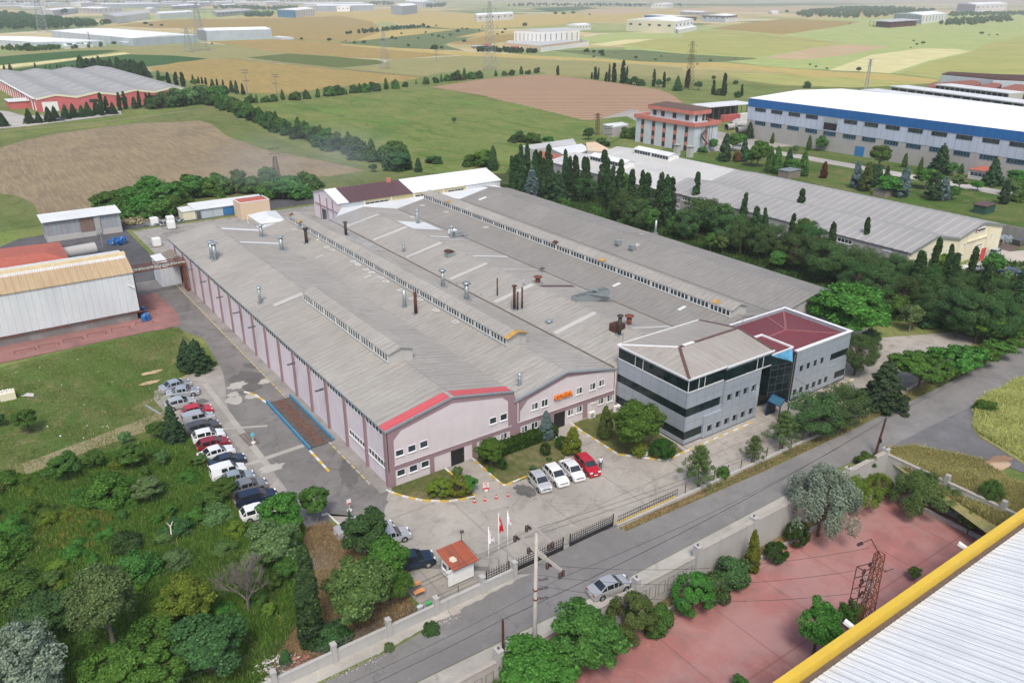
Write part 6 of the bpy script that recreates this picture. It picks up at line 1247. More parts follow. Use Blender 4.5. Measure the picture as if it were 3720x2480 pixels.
t=MB();t.beam((LX-1.4,LY+.2,8.6),(LX+.1,LY,5.9),.09).beam((LX-1.5,LY+.5,7.0),(LX-.2,LY+.3,4.9),.09).beam((LX+.3,LY+.2,7.6),(LX-.3,LY+.3,4.9),.09);t.build('switch_rods',M['galv'],lp)
for i,q in enumerate(((0,.0,11.9),(0,.6,9.2),(0,.3,7.0))):cable('pale power cable from the switch tower across the red court to the big pole',(LX-2,LY+q[1],q[2]),(cpx,cpy+.2,10.2-i*1.1),1.3,.016,20,'cables over the red court')
# far power line towers
lattice('pylon','tall grey lattice pylon in the middle fields, left of the stone hall',g(2,1025,485).x,g(2,1025,485).y,0,49,8,1.6,((44,5),(38,7),(32,6)),M['galv'],.11,12,dirv=(.8,-.6))
lattice('pylon','faint lattice pylon left of the tall pylon, in the olive field',g(2,303,475).x,g(2,303,475).y,0,hgt(2,303,475,298,215),6,1.4,((22,4),(19,5)),M['galv'],.08,10,dirv=(.8,-.6))
v=g('U',430,700);lattice('pylon','tall pylon in front of the tallest pale blue hangar',v.x,v.y,0,hgt('U',430,700,380,50),12,2.2,((43,8),(37,9),(31,8)),M['galv'],.15,12,dirv=(.8,-.6))
v=g('U',255,720);lattice('pylon','smaller pylon in front of the pale hangars, left of the tall one',v.x,v.y,0,hgt('U',255,720,235,380),8,1.6,((22,6),(18,6)),M['galv'],.11,10,dirv=(.8,-.6))
v=g('T',595,450);lattice('pylon','grey pylon rising in front of the dark far wood at the upper left',v.x,v.y,0,60,14,2.4,((54,9),(47,10),(40,9)),M['galv'],.18,12,dirv=(.8,-.6))
v=g(3,42,620);lattice('pylon','brown lattice pylon beside a cypress right of the ploughed red field',v.x,v.y,0,hgt(3,42,620,62,285),4.5,1.2,((26,2.5),(22,3),(18,3)),M['rustd'],.07,12,dirv=(.8,-.6))
v=g(4,1915,112);lattice('switch_tower','rusty lattice pole rising from the thicket behind the white shed',v.x,v.y,0,hgt(4,1915,112,1897,-95),2.4,.8,((11.5,1.6),(10,1.6)),M['rustd'],.055,9)
v=g(2,1762,935);lattice('switch_tower','dark lattice pole with cross arms in front of the striped block',v.x,v.y,0,hgt(2,1762,935,1765,782),1.8,.8,((8.4,2.2),(7.2,2.2)),M['rustd'],.055,9)
v=g(3,1262,622);h=hgt(3,1262,622,1292,408);o=thing('twin_leg_pole','tall concrete pole of two legs with short arms behind the blue white factory','power pole',(v.x,v.y,0));
for s_ in(-1,1):MB().beam((v.x+s_*1.6,v.y,0),(v.x+s_*.5,v.y,h),.5).build('leg',M['concrete'],o)
t=MB();[t.beam((v.x-1.5,v.y,h*u),(v.x+1.5,v.y,h*u),.3)for u in(.2,.4,.6)];[t.beam((v.x-3,v.y,h*u),(v.x+3,v.y,h*u),.35)for u in(.99,.9,.8)];t.build('cross_arm',M['concrete'],o)
for k,x,y,yt,lab in((1,1705,652,478,'pole with many arms in the hedgerow, left of the pair'),(1,1907,648,512,'pole with many arms in the hedgerow, right of the pair'),('T',1250,645,440,'brown lattice post in front of the far left hangar'),(2,657,428,340,'thin lone post in the golden field'),(2,1838,1000,868,'grey post with insulator frame among the low back buildings')):
    v=g(k,x,y);h=hgt(k,x,y,x,yt);o=thing('utility_pole',lab,'power pole',(v.x,v.y,0));MB().tube((v.x,v.y,0),(v.x,v.y,h),.35,.2,8).build('pole',M['concrete_d']if k !='T' else M['rustd'],o);t=MB()
    for u in(.97,.86,.55):t.beam((v.x-2,v.y,h*u),(v.x+2,v.y,h*u),.3)
    t.build('cross_arm',M['greyd'],o)
o=thing('lamp_post','thin grey lamp post standing in the sooty rear yard','lamp post',tuple(g(4,708,525)));v=o.location;MB().tube((v.x,v.y,0),(v.x,v.y,4.5),.07).beam((v.x,v.y,4.5),(v.x+.8,v.y,4.6),.1).build('post',M['grey'],o)
o=thing('lamp_post','thin lamp post with a curved arm between works and dark trees','lamp post',tuple(g(6,1303,868)));v=o.location;h=hgt(6,1303,868,1312,768);MB().tube((v.x,v.y,0),(v.x,v.y,h),.08).build('post',M['grey'],o)
# ================================================================== WEIGHBRIDGE, pallets, small yard things
wbg=thing('weighbridge','rusty weighbridge deck between two worn blue side rails','weighbridge',(-2.8,21,0))
MB().box(-4.3,14,.02,-1.2,29.3,.2).build('deck',YM['plate'],wbg);t=MB()
for i in range(14):t.box(-3.5,14.4+i*1.06,.2,-2.1,15.2+i*1.06,.215)
t.build('rusty_plates',plain('worn_rust',(.13,.065,.045),.85,.1,.4,3),wbg);MB().box(-4.62,13.6,.02,-4.35,29.6,.5).build('blue_rail',M['bluew'],wbg);MB().box(-1.15,14,.02,-.92,29.6,.5).build('blue_rail',M['bluew'],wbg)
kerb([(-4.55,13.5),(-4.55,7.5)],'low yellow and white kerb leading away from the near end of the weighbridge',1.0,.1,.3);kerb([(-4.55,29.8),(-5.0,33),(-6,35)],'low yellow kerb at the far end of the weighbridge',1.0,.1,.3)
o=thing('pallet','weathered wooden pallets lying on the asphalt beside the weighbridge','pallet',tuple(g('C',1310,1070)));v=o.location
pa_,pb__=g('C',1240,980),g('C',1380,1120);d=(pb__-pa_);L=d.length;d.normalize();s_=Vector((-d.y,d.x,0))
sl_=MB()
for i in range(13):c=pa_+d*(L*i/12);sl_.beam(c-s_*.75+Vector((0,0,.22)),c+s_*.75+Vector((0,0,.22)),.13,.03)
sl_.build('slats',M['wood'],o);t=MB();[t.beam(pa_+s_*k_+Vector((0,0,.12)),pb__+s_*k_+Vector((0,0,.12)),.1,.12)for k_ in(-.6,0,.6)];t.build('bearers',M['wood'],o)
def signpost(label,p,h,build,base='bucket'):
    o=thing('sign',label,'sign',(p.x,p.y,0));MB().lathe((p.x,p.y,0),[(.22,0),(.3,.3),(.28,.38)],14).build('base',M['whk'],o,False);MB().tube((p.x,p.y,.3),(p.x,p.y,h),.03).build('pole',M['white'],o);build(o,p,h);return o
def face_mtx(x,y,z,ang=-.35):return upright(x,y,z,ang)
def noparking(o,p,h):
    a=-.35;c_,s2=math.cos(a),math.sin(a)
    def L(u,z,d=0):return(p.x+u*c_+d*s2,p.y+u*s2-d*c_,z)
    MB().face([L(-.36,h-.7,.04),L(.36,h-.7,.04),L(.36,h+.3,.04),L(-.36,h+.3,.04)]).face([L(-.36,h-.7,0),L(-.36,h+.3,0),L(.36,h+.3,0),L(.36,h-.7,0)]).build('white_board',M['white'],o)
    rg=MB();cz=h+.0
    for i in range(24):t0,t1=i*math.pi/12,(i+1)*math.pi/12;rg.face([L(.26*math.cos(t0),cz+.26*math.sin(t0),.05),L(.26*math.cos(t1),cz+.26*math.sin(t1),.05),L(.31*math.cos(t1),cz+.31*math.sin(t1),.05),L(.31*math.cos(t0),cz+.31*math.sin(t0),.05)])
    rg.face([L(-.22,cz+.18,.06),L(-.18,cz+.22,.06),L(.22,cz-.18,.06),L(.18,cz-.22,.06)]);rg.build('red_ring',M['red'],o)
    text('P',M['black'],.42,face_mtx(*L(0,cz,.055)),'letter',o).location=(-o.location.x,-o.location.y,0)
    MB().face([L(-.36,h-.7,.05),L(.36,h-.7,.05),L(.36,h-.38,.05),L(-.36,h-.38,.05)]).build('red_strip',M['red'],o)
def assembly(o,p,h):
    def L(u,z,d=0):a=-.35;return(p.x+u*math.cos(a)+d*math.sin(a),p.y+u*math.sin(a)-d*math.cos(a),z)
    MB().face([L(-.3,h-.6,.04),L(.3,h-.6,.04),L(.3,h+.2,.04),L(-.3,h+.2,.04)]).build('green_board',M['green'],o);t=MB()
    for(x0,z0,x1,z1)in((-.07,-.3,.07,-.1),(-.24,-.02,-.1,.12),(.1,-.02,.24,.12),(-.24,-.42,-.1,-.28),(.1,-.42,.24,-.28),(-.26,-.55,.26,-.48)):t.face([L(x0,h+z0,.05),L(x1,h+z0,.05),L(x1,h+z1,.05),L(x0,h+z1,.05)])
    t.build('white_pictogram',M['whitecloth'],o)
p=g(8,997,1035);signpost('no parking sign with red strip in a white bucket before the left door path',p,hgt(8,997,1035,1000,985),noparking)
p=g(8,2095,790);signpost('green assembly point sign in a white bucket inside the garden kerb',p,hgt(8,2095,790,2098,748),assembly)
p=g('C',1372,1115);o=signpost('pale blue round sign in a white bucket on the pallets',p,1.35,lambda o,p,h:MB().tube((p.x,p.y-.03,h+.12),(p.x,p.y+.03,h+.12),.28,n=20).build('disc',plain('sky_blue',(.12,.42,.58),.5),o))
for i,(x,y,lab)in enumerate(((918,1108,'red and white traffic cone nearest the end of the painted kerb'),(989,1096,'red and white traffic cone in front of the no parking sign'),(1068,1080,'red and white traffic cone second from the parked silver hatchback'),(1148,1065,'red and white traffic cone nearest the parked silver hatchback'))):
    p=g(8,x,y);o=thing('traffic_cone',lab,'traffic cone',(p.x,p.y,0),group='traffic cones in a line');cn_=o
    MB().box(p.x-.25,p.y-.25,0,p.x+.25,p.y+.25,.05).build('base',M['red'],o);MB().lathe((p.x,p.y,.05),[(.2,0),(.13,.25)],14).build('lower_cone',M['red'],o);MB().lathe((p.x,p.y,.3),[(.131,0),(.09,.15)],14).build('white_band',M['white'],o);MB().lathe((p.x,p.y,.45),[(.089,0),(.03,.28)],14).build('upper_cone',plain('dark_red_plastic',(.30,.03,.03),.5),o);o.scale=(.75,.75,.8)
p=g('M',690,395);o=signpost('small white and red sign in a white bucket beside the silver cars',p,1.2,lambda o,p,h:(MB().box(p.x-.25,p.y-.03,h-.1,p.x+.25,p.y+.03,h+.55).build('board',M['white'],o),MB().box(p.x-.22,p.y-.05,h-.06,p.x+.22,p.y-.03,h+.12).build('red_strip',M['red'],o)))
p=g('M',45,470);o=thing('red_box_sign','red notice board between tree trunks at the edge of the car row','sign',(p.x,p.y,0));MB().box(p.x-.0,p.y-.05,.5,p.x+.75,p.y+.05,1.5).build('board',M['red'],o)
for s_ in(0,.8):MB().box(p.x+s_-.03,p.y-.03,0,p.x+s_+.03,p.y+.03,.5).build('leg',M['greyd'],o)
# benches and bins behind the hut
for i,(x,y)in enumerate(((30,985),(80,1080))):
    p=g('H',x,y,.75);o=thing('table',('orange topped table half under the big bright tree' if i==0 else 'orange topped table nearest the boundary wall'),'table',(p.x,p.y,0));MB().box(p.x-.55,p.y-.3,.72,p.x+.55,p.y+.3,.77).build('top',M['orange_wood'],o)
    for(a,b)in((-.5,-.25),(.5,-.25),(.5,.25),(-.5,.25)):MB().beam((p.x+a,p.y+b,0),(p.x+a,p.y+b,.72),.04).build('leg',M['grey'],o)
p=g('H',100,1350);o=thing('tub','blue tub of pale rubbish behind the boundary wall','tub',(p.x,p.y,0));MB().lathe((p.x,p.y,0),[(.25,0),(.32,.5),(.3,.5),(.28,.42)],16).build('tub',M['bluishwall'],o)
p=g('H',215,1290);o=thing('bucket','bright green bucket against the boundary wall post','bucket',(p.x,p.y,0));MB().lathe((p.x,p.y,0),[(.2,0),(.28,.4),(.26,.4)],16).build('bucket',M['greenp'],o)
o=thing('manhole_slab','tilted pale concrete slab lying on the verge below the boundary wall','slab',tuple(g('H',570,1370)));q=[g('H',x,y,.12)for x,y in((487,1365),(600,1310),(655,1380),(545,1425))];MB().prism([(v.x,v.y)for v in q],.0,.2).build('slab',M['cop'],o)
rnd=random.Random(11)
def rubble(label,c,rx,ry,n_,m_,smin=.05,smax=.25,zb=0,hh=.4):
    t=MB()
    for i in range(n_):
        a,r_=rnd.uniform(0,6.28),math.sqrt(rnd.random());x,y=c[0]+rx*r_*math.cos(a),c[1]+ry*r_*math.sin(a);s_=rnd.uniform(smin,smax);z=zb+hh*(1-r_)*rnd.random()
        v=[(x+rnd.uniform(-s_,s_),y+rnd.uniform(-s_,s_),z+rnd.uniform(0,s_))for _ in range(4)];t.face([v[0],v[1],v[2]]).face([v[0],v[2],v[3]]).face([v[0],v[3],v[1]]).face([v[1],v[3],v[2]])
    return tag(t.build('rubble',m_),label,'rubble',kind='stuff')
rubble('heap of white and grey building rubble behind the boundary wall at the bottom',g(10,1900,1080),2.6,1.6,420,M['rubble'],hh=.9);rubble('heap of red brick rubble beside the white rubble',g(10,2070,1040),1.3,1.0,200,M['brick'],hh=.6)
rubble('broken stones on the verge below the boundary wall',g(11,740,730),1.6,.8,160,M['rubble'],.03,.14,hh=.1);rubble('loose stones along the edge of the road verge',g(11,120,1060),3.5,.7,260,M['rubble'],.03,.12,hh=.1)
rubble('small pale litter scattered on the rough left lot',g(7,450,400),14,16,70,M['white'],.05,.18,hh=.05)
tag(blob('sand_patch',g(7,1045,218),1.6,.6,FM['pale'],5),kind='structure');blob('sand_patch',g(7,1030,288),1.4,.6,FM['pale'],6)
q=g(7,1250,135);o=thing('dumped_board','pale curved board dumped on the grass by the conifers','board',(q.x,q.y,0));MB().face([g(7,1208,150,.1),g(7,1300,132,.2),g(7,1280,102,.7),g(7,1245,125,.4)]).build('board',M['concrete_w'],o)
q=g(7,195,365);o=thing('dumped_board','grey flat slab lying on the grass near the stone tank','board',(q.x,q.y,0));MB().face([g(7,150,375,.1),g(7,230,380,.1),g(7,235,358,.3),g(7,190,352,.3)]).build('board',M['concrete_w'],o)
q=g(7,57,395);o=thing('stone_tank','pale square stone tank with white rubbish on top in the rough lot','tank',(q.x,q.y,0));MB().box(q.x-1,q.y-.7,0,q.x+1,q.y+.9,1.1).build('tank',M['cream'],o)
for i in range(5):MB().tube((q.x-.7+i*.3,q.y+.2*(i % 2),1.1),(q.x-.7+i*.3,q.y+.2*(i % 2),1.45),.14).build('white_can',M['white'],o)
q=g(7,1055,475);o=thing('steel_beam','long grey steel beam lying in the grass beside the parked cars','beam',(q.x,q.y,0));a,b=g(7,1005,445),g(7,1108,508);MB().beam((a.x,a.y,.12),(b.x,b.y,.12),.2,.2).build('beam',M['grey'],o)
q=g(10,1215,225);o=thing('dead_log','bleached forked dead branch standing in the green weeds','dead branch',(q.x,q.y,0));t=MB();t.tube((q.x,q.y,0),(q.x-.25,q.y+.3,1.1),.12,.1).tube((q.x-.25,q.y+.3,1.1),(q.x-.1,q.y+.8,1.9),.1,.07).tube((q.x-.1,q.y+.8,1.9),(q.x+.25,q.y+1.1,2.3),.07,.03).tube((q.x-.1,q.y+.8,1.9),(q.x-.35,q.y+1.2,2.35),.06,.02);t.build('branch',plain('bleached_wood',(.5,.44,.37),.9),o)
rubble('heap of scrap, tubs and sheet metal in front of the ailanthus thicket',g(4,1130,365),5,3.2,150,M['galv'],.3,.9,hh=.8);rubble('mound of dumped earth beside the grey shed',g(4,940,355),6,3,500,FM['dirt'],.3,.8,hh=1.2)
for i,(k,x,y,lb)in enumerate(((4,1067,375,'white plastic tub left of the scrap heap'),(4,1178,365,'white cube tank behind the scrap heap'),(4,1183,400,'white cube tank in front of the lean-to shed'),(4,1083,520,'white cube tank beside the pale blue annex'))):
    p=g(k,x,y);o=thing('cube_tank',lb,'tank',(p.x,p.y,0));MB().box(p.x-.9,p.y-.9,.15,p.x+.9,p.y+.9,2.0).build('tank',M['white'],o,bevel=.15);MB().box(p.x-.95,p.y-.95,0,p.x+.95,p.y+.95,.15).build('pallet',M['wood'],o)
p=g(4,825,510);t=MB()
for i in range(30):x,y,z=p.x+rnd.gauss(0,.9),p.y+rnd.gauss(0,.7),rnd.uniform(0,1.2);t.tube((x,y,z),(x+rnd.uniform(-.5,.5),y+rnd.uniform(-.5,.5),z+.5),.3,n=10)
tag(t.build('drum_heap',M['bluetarp']),'heap of blue plastic drums in the middle of the rear yard','drum heap',kind='stuff')
for i,(x,y,lb)in enumerate(((993,985,'blue drum furthest back against the end of the white hall'),(997,1040,'blue drum lowest at the corner of the white hall'),(1008,1030,'middle blue drum at the corner of the white hall'),(1022,1030,'blue drum furthest out from the white hall corner'))):
    p=g(4,x,y);o=thing('blue_drum',lb,'drum',(p.x,p.y,0),group='blue drums by the white hall');MB().lathe((p.x,p.y,0),[(.45,0),(.5,.3),(.46,.6),(.5,.9),(.4,1.25),(.36,1.3)],16).build('drum',M['bluetarp'],o)
    MB().tube((p.x+.15,p.y,1.3),(p.x+.15,p.y,1.36),.08).build('cap',M['white'],o)
p=g(4,1222,735);o=thing('blue_container','small blue container against the lilac wall under the pipe bridge','container',(p.x,p.y,0));MB().box(p.x-.7,p.y-.3,0,p.x+.6,p.y+1.6,2.6).build('body',plain('teal_blue',(.03,.2,.27),.6),o)
MB().box(p.x-.72,p.y+.1,.2,p.x-.7,p.y+1.3,2.4).build('door',M['blue'],o)
for i in range(9):
    a,b=g('Q',120+i*240,1530-i*58),g('Q',120+i*240-90,1530-i*58+22);
    p,q=g('Q',165+i*265,1528-i*62),g('Q',392+i*258,1488-i*60)
    if i>5:break
    o=thing('tube_barrier','low rusty striped tube barrier beside the red paving of the white hall','barrier',(p.x,p.y,0),group='low tube barriers along the red paving');MB().tube((p.x,p.y,.55),(q.x,q.y,.55),.05).build('rail',M['rust'],o)
    for v in(p,q):MB().tube((v.x,v.y,0),(v.x,v.y,.55),.05).build('leg',M['rust'],o)
p=g(4,535,600);o=thing('tank_trailer','pale wrapped tank lying behind the red roofed house','tank',(p.x,p.y,0));MB().tube((p.x-4,p.y-.5,1.5),(p.x+4,p.y+.5,1.5),1.3,n=18).build('tank',M['concrete_w'],o)
for s_ in(-2.5,2.5):MB().box(p.x+s_-.3,p.y-1,0,p.x+s_+.3,p.y+1,.5).build('cradle',M['greyd'],o)
# ================================================================== CARS
def car(p,ang,col,kind,label,group='cars',metal=.35,L=None):
    """side profile stations (x, half width, belt z, top z, half width of the roof)"""
    T=dict(
     sedan=(4.55,.88,[(-1,.62,.62,.0),(-.975,.86,.86,0),(-.90,.97,.99,0),(-.66,1.0,1.03,0),(-.36,.99,1.44,1),(.0,.97,1.47,1),(.22,.96,1.43,1),(.52,.93,.97,0),(.80,.84,.87,0),(.94,.72,.74,0),(1.0,.52,.52,0)]),
     hatch=(4.1,.88,[(-1,.66,.66,0),(-.985,.92,.95,0),(-.93,1.0,1.06,0),(-.72,1.0,1.46,1),(-.2,.98,1.52,1),(.14,.96,1.46,1),(.50,.94,1.0,0),(.80,.86,.89,0),(.95,.72,.74,0),(1.0,.52,.52,0)]),
     wagon=(4.7,.89,[(-1,.66,.66,0),(-.985,.92,.96,0),(-.94,1.0,1.05,0),(-.80,1.0,1.46,1),(-.3,.99,1.52,1),(.16,.97,1.47,1),(.50,.94,1.0,0),(.80,.86,.89,0),(.95,.72,.74,0),(1.0,.52,.52,0)]),
     suv=(4.6,.93,[(-1,.7,.7,0),(-.985,1.05,1.08,0),(-.94,1.12,1.18,0),(-.80,1.12,1.62,1),(-.3,1.1,1.68,1),(.16,1.08,1.63,1),(.46,1.06,1.12,0),(.82,.98,1.02,0),(.95,.85,.87,0),(1.0,.6,.6,0)]),
     van=(4.2,.9,[(-1,.7,.7,0),(-.99,1.05,1.3,0),(-.96,1.12,1.75,1),(-.3,1.12,1.82,1),(.22,1.08,1.74,1),(.56,1.0,1.08,0),(.82,.9,.94,0),(.96,.76,.78,0),(1.0,.55,.55,0)]))[kind]
    Ln,W_,st=T;Ln=L or Ln;hl=Ln/2;o=thing('parked_car',label,'car' if kind !='van' else 'van',(p[0],p[1],p[2]if len(p)>2 else .03),ang,group,local=True);pm=paint(col,metal=metal)
    def ringpts(s_):
        x,zb_,zt_,cab=s_;X=x*hl;tap=1-.16*max(0,abs(x)-.72)/.28*(1 if x>0 else .7);w=W_*tap;tw=w*.76 if cab else w*.86
        return[(X,-w*.96,.24),(X,-w,.5),(X,-w*.98,max(.45,zb_*.86)),(X,-w*.93,zb_),(X,-tw,zt_),(X,tw,zt_),(X,w*.93,zb_),(X,w*.98,max(.45,zb_*.86)),(X,w,.5),(X,w*.96,.24)]
    rs_=[ringpts(s_)for s_ in st];body=MB();side=[MB(),MB()];ws_=MB();rw_=MB()
    def inset(q,f):c=sum((Vector(v)for v in q),Vector())/4;return[c+(Vector(v)-c)*f for v in q]
    for i in range(len(st)-1):
        a,b=rs_[i],rs_[i+1];ca,cb=st[i][3],st[i+1][3]
        for j in range(9):
            q=[a[j],b[j],b[j+1],a[j+1]]
            if j in(3,5)and(ca or cb):(side[0 if j==3 else 1]).face(inset(q,.86));
            if j==4 and ca and not cb:ws_.face(inset(q,.9));
            if j==4 and cb and not ca:rw_.face(inset(q,.86))
            body.face(q)
        body.face([a[9],b[9],b[0],a[0]])
    body.face(rs_[0][::-1]);body.face(rs_[-1])
    if kind=='van':
        side=[MB(),MB()]
        for sgn_,mb in((-1,side[0]),(1,side[1])):
            for(x0,x1)in((-.42,-.1),(-.02,.36)):mb.face([(x0*hl,sgn_*W_*.935,1.14),(x1*hl+.1,sgn_*W_*.935,1.12),(x1*hl-.05,sgn_*W_*.82,1.58),(x0*hl,sgn_*W_*.82,1.6)])
    bo=body.build('body',pm,o,True);md=bo.modifiers.new('e','EDGE_SPLIT');md.split_angle=R(38)
    def push(mb,d):mb.v=[(v[0]+d[0],v[1]+(.012 if v[1]>0 else -.012)*d[1],v[2]+d[2])for v in mb.v];return mb
    dg=glass('car_glass',(.012,.016,.018),.04,.9)if 'cg' not in MAT else MAT['cg'];MAT['cg']=dg
    for mb in side:push(mb,(0,1.5,.004)).build('side_window',dg,o)
    push(ws_,(.012,0,.016)).build('windscreen',dg,o);push(rw_,(-.012,0,.014)).build('rear_window',dg,o)
    wr=.31 if kind !='suv' else .36
    for xx in(-.6,.62):
        for s_ in(-1,1):
            tr_=MB();tr_.tube((xx*hl,s_*(W_-.17),wr),(xx*hl,s_*(W_+.015),wr),wr,n=20);wo_=tr_.build('wheel',M['rubber'],o);rm=MB();rm.tube((xx*hl,s_*(W_+.015),wr),(xx*hl,s_*(W_+.03),wr),wr*.62,wr*.55,n=10);rm.build('rim',M['galv'],wo_)
            MB().tube((xx*hl,s_*(W_*.5),wr+.03),(xx*hl,s_*(W_+.004),wr+.03),wr*1.18,n=20).build('wheel_arch',M['rubber'],o)
    for s_ in(-1,1):
        z=st[-3][1]-.12;MB().box(hl*.9,s_*W_*.62-.17,z-.07,hl*.975,s_*W_*.62+.17,z+.06).build('headlight',M['lamp'],o,bevel=.02)
        z=st[1][1]-.08;MB().box(-hl*1.0,s_*W_*.68-.14,z-.09,-hl*.955,s_*W_*.68+.14,z+.07).build('tail_light',M['tail'],o)
        MB().box(hl*.36,s_*(W_+.02)-.1,st[-4][1]-.02,hl*.42,s_*(W_+.02)+.1,st[-4][1]+.13).build('mirror',pm,o,bevel=.03)
    MB().box(hl*.99,-.25,.42,hl*1.005,.25,.53).build('number_plate',M['plate'],o);MB().box(-hl*1.008,-.25,.55,-hl*.99,.25,.66).build('number_plate',M['plate'],o);MB().box(hl*.975,-.5,.58,hl*.995,.5,.68).build('grille',M['black'],o)
    return o
def carw(k,rear,front,col,kind,label,group,metal=.35,near=1,L=None,tail=None):
    """placed from the ground contacts of the rear and front wheel on the visible (right hand) side"""
    a,b=g(k,*rear),g(k,*front);d=(b-a).normalized();ang=math.atan2(d.y,d.x);lft=Vector((-d.y,d.x,0))*near
    hl=(L or dict(sedan=4.55,hatch=4.1,wagon=4.7,suv=4.6,van=4.2)[kind])/2;c=b-d*(hl*.62)+lft*.82;return car((c.x,c.y,.03),ang,col,kind,label,group,metal,L)
gr_='cars parked in the long row beside the grass'
SIL=(.50,.53,.55);WH=(.72,.73,.73)
ROW=[('C',(185,425),(458,345),SIL,'sedan','silver saloon at the far top end of the long car row',.5),('C',(230,505),(545,460),SIL,'sedan','silver saloon second from the top of the long car row',.5),('C',(295,655),(518,598),(.55,.56,.55),'hatch','silver hatchback above the bright red one in the row',.4),
 ('C',(445,775),(745,708),(.55,.015,.03),'hatch','bright red hatchback fourth from the top of the row',.2),('C',(480,895),(775,818),(.52,.54,.55),'van','silver people carrier below the bright red hatchback',.4),('C',(545,1030),(855,940),(.10,.09,.085),'suv','dark brown off-road car with roof rails in the row',.5),
 ('C',(610,1125),(912,1052),WH,'hatch','white hatchback above the dark red car in the row',0),('C',(665,1250),(985,1168),(.30,.015,.025),'hatch','dark red hatchback in the middle of the row',.3),('C',(745,1375),(1045,1283),WH,'sedan','old white saloon below the dark red hatchback',0),
 ('C',(860,1490),(1190,1405),(.035,.05,.085),'sedan','dark blue saloon between white saloon and white van',.4),(7,(1530,965),(1665,925),WH,'van','white small van in the long car row',0),(7,(1590,1008),(1718,975),(.36,.42,.44),'sedan','grey blue old saloon below the white van',.4),
 (7,(1650,1075),(1805,1030),(.30,.30,.29),'sedan','bronze grey saloon partly under a tree in the row',.5),(7,(1690,1150),(1868,1107),(.015,.025,.06),'wagon','navy blue estate car second from the near end of the row',.3),(10,(1722,78),(1880,32),WH,'hatch','white hatchback at the near end of the row by the tree',0)]
for(k,a,b,c,kd,lb,mt)in ROW:carw(k,a,b,c,kd,lb,gr_,mt)
fr4='cars parked in front of the middle garden'
carw(8,(1292,968),(1355,1042),(.60,.61,.60),'hatch','silver hatchback at the left of the four parked before the garden',fr4,.4,1,3.8);carw(8,(1398,920),(1472,1000),WH,'hatch','white car with dark sunroof second of the four before the garden',fr4,0,1,4.3)
carw(8,(1508,880),(1583,962),(.68,.68,.68),'sedan','white saloon next to the red car before the garden',fr4,0,1,4.4);carw(8,(1612,848),(1690,930),(.50,.01,.02),'wagon','red car at the right of the four beside the walking person',fr4,.2,1,4.3)
carw(11,(1798,612),(1960,548),(.52,.53,.53),'sedan','silver saloon parked on the road verge above the retaining wall',None,.45)
carw('M',(700,850),(1050,720),(.52,.53,.52),'sedan','silver saloon with its red tail light beyond the dark tree','silver cars behind the dark tree',.4);carw('M',(1050,900),(1390,790),SIL,'sedan','middle silver saloon mostly hidden by the dark tree','silver cars behind the dark tree',.4);carw('M',(1350,1010),(1670,925),SIL,'sedan','silver saloon whose bonnet shows right of the dark tree','silver cars behind the dark tree',.4)
carw('M',(1620,1490),(2090,1380),(.015,.035,.065),'suv','dark blue off-road car between the bright tree and the guard hut',None,.4)
for(x0,y0,x1,y1,c,kd,lb)in(('X',(1330,820),(1180,905),0,(.5,.54,.54),'suv','silver off-road car before the cream hall'),('X',(1690,1275),(1450,1240),0,(.02,.04,.10),'sedan','dark blue saloon on the forecourt at the right edge'),('X',(880,1140),(760,1130),0,WH,'sedan','white car hidden behind the cypresses by the cream hall')):
    carw(x0,y0,x1,c,kd,lb,None,.3,-1 if 'blue' in lb else 1)
carw(1,(380,838),(435,835),(.02,.025,.05),'wagon','small dark blue car between conifers in front of the red factory',None,.3)
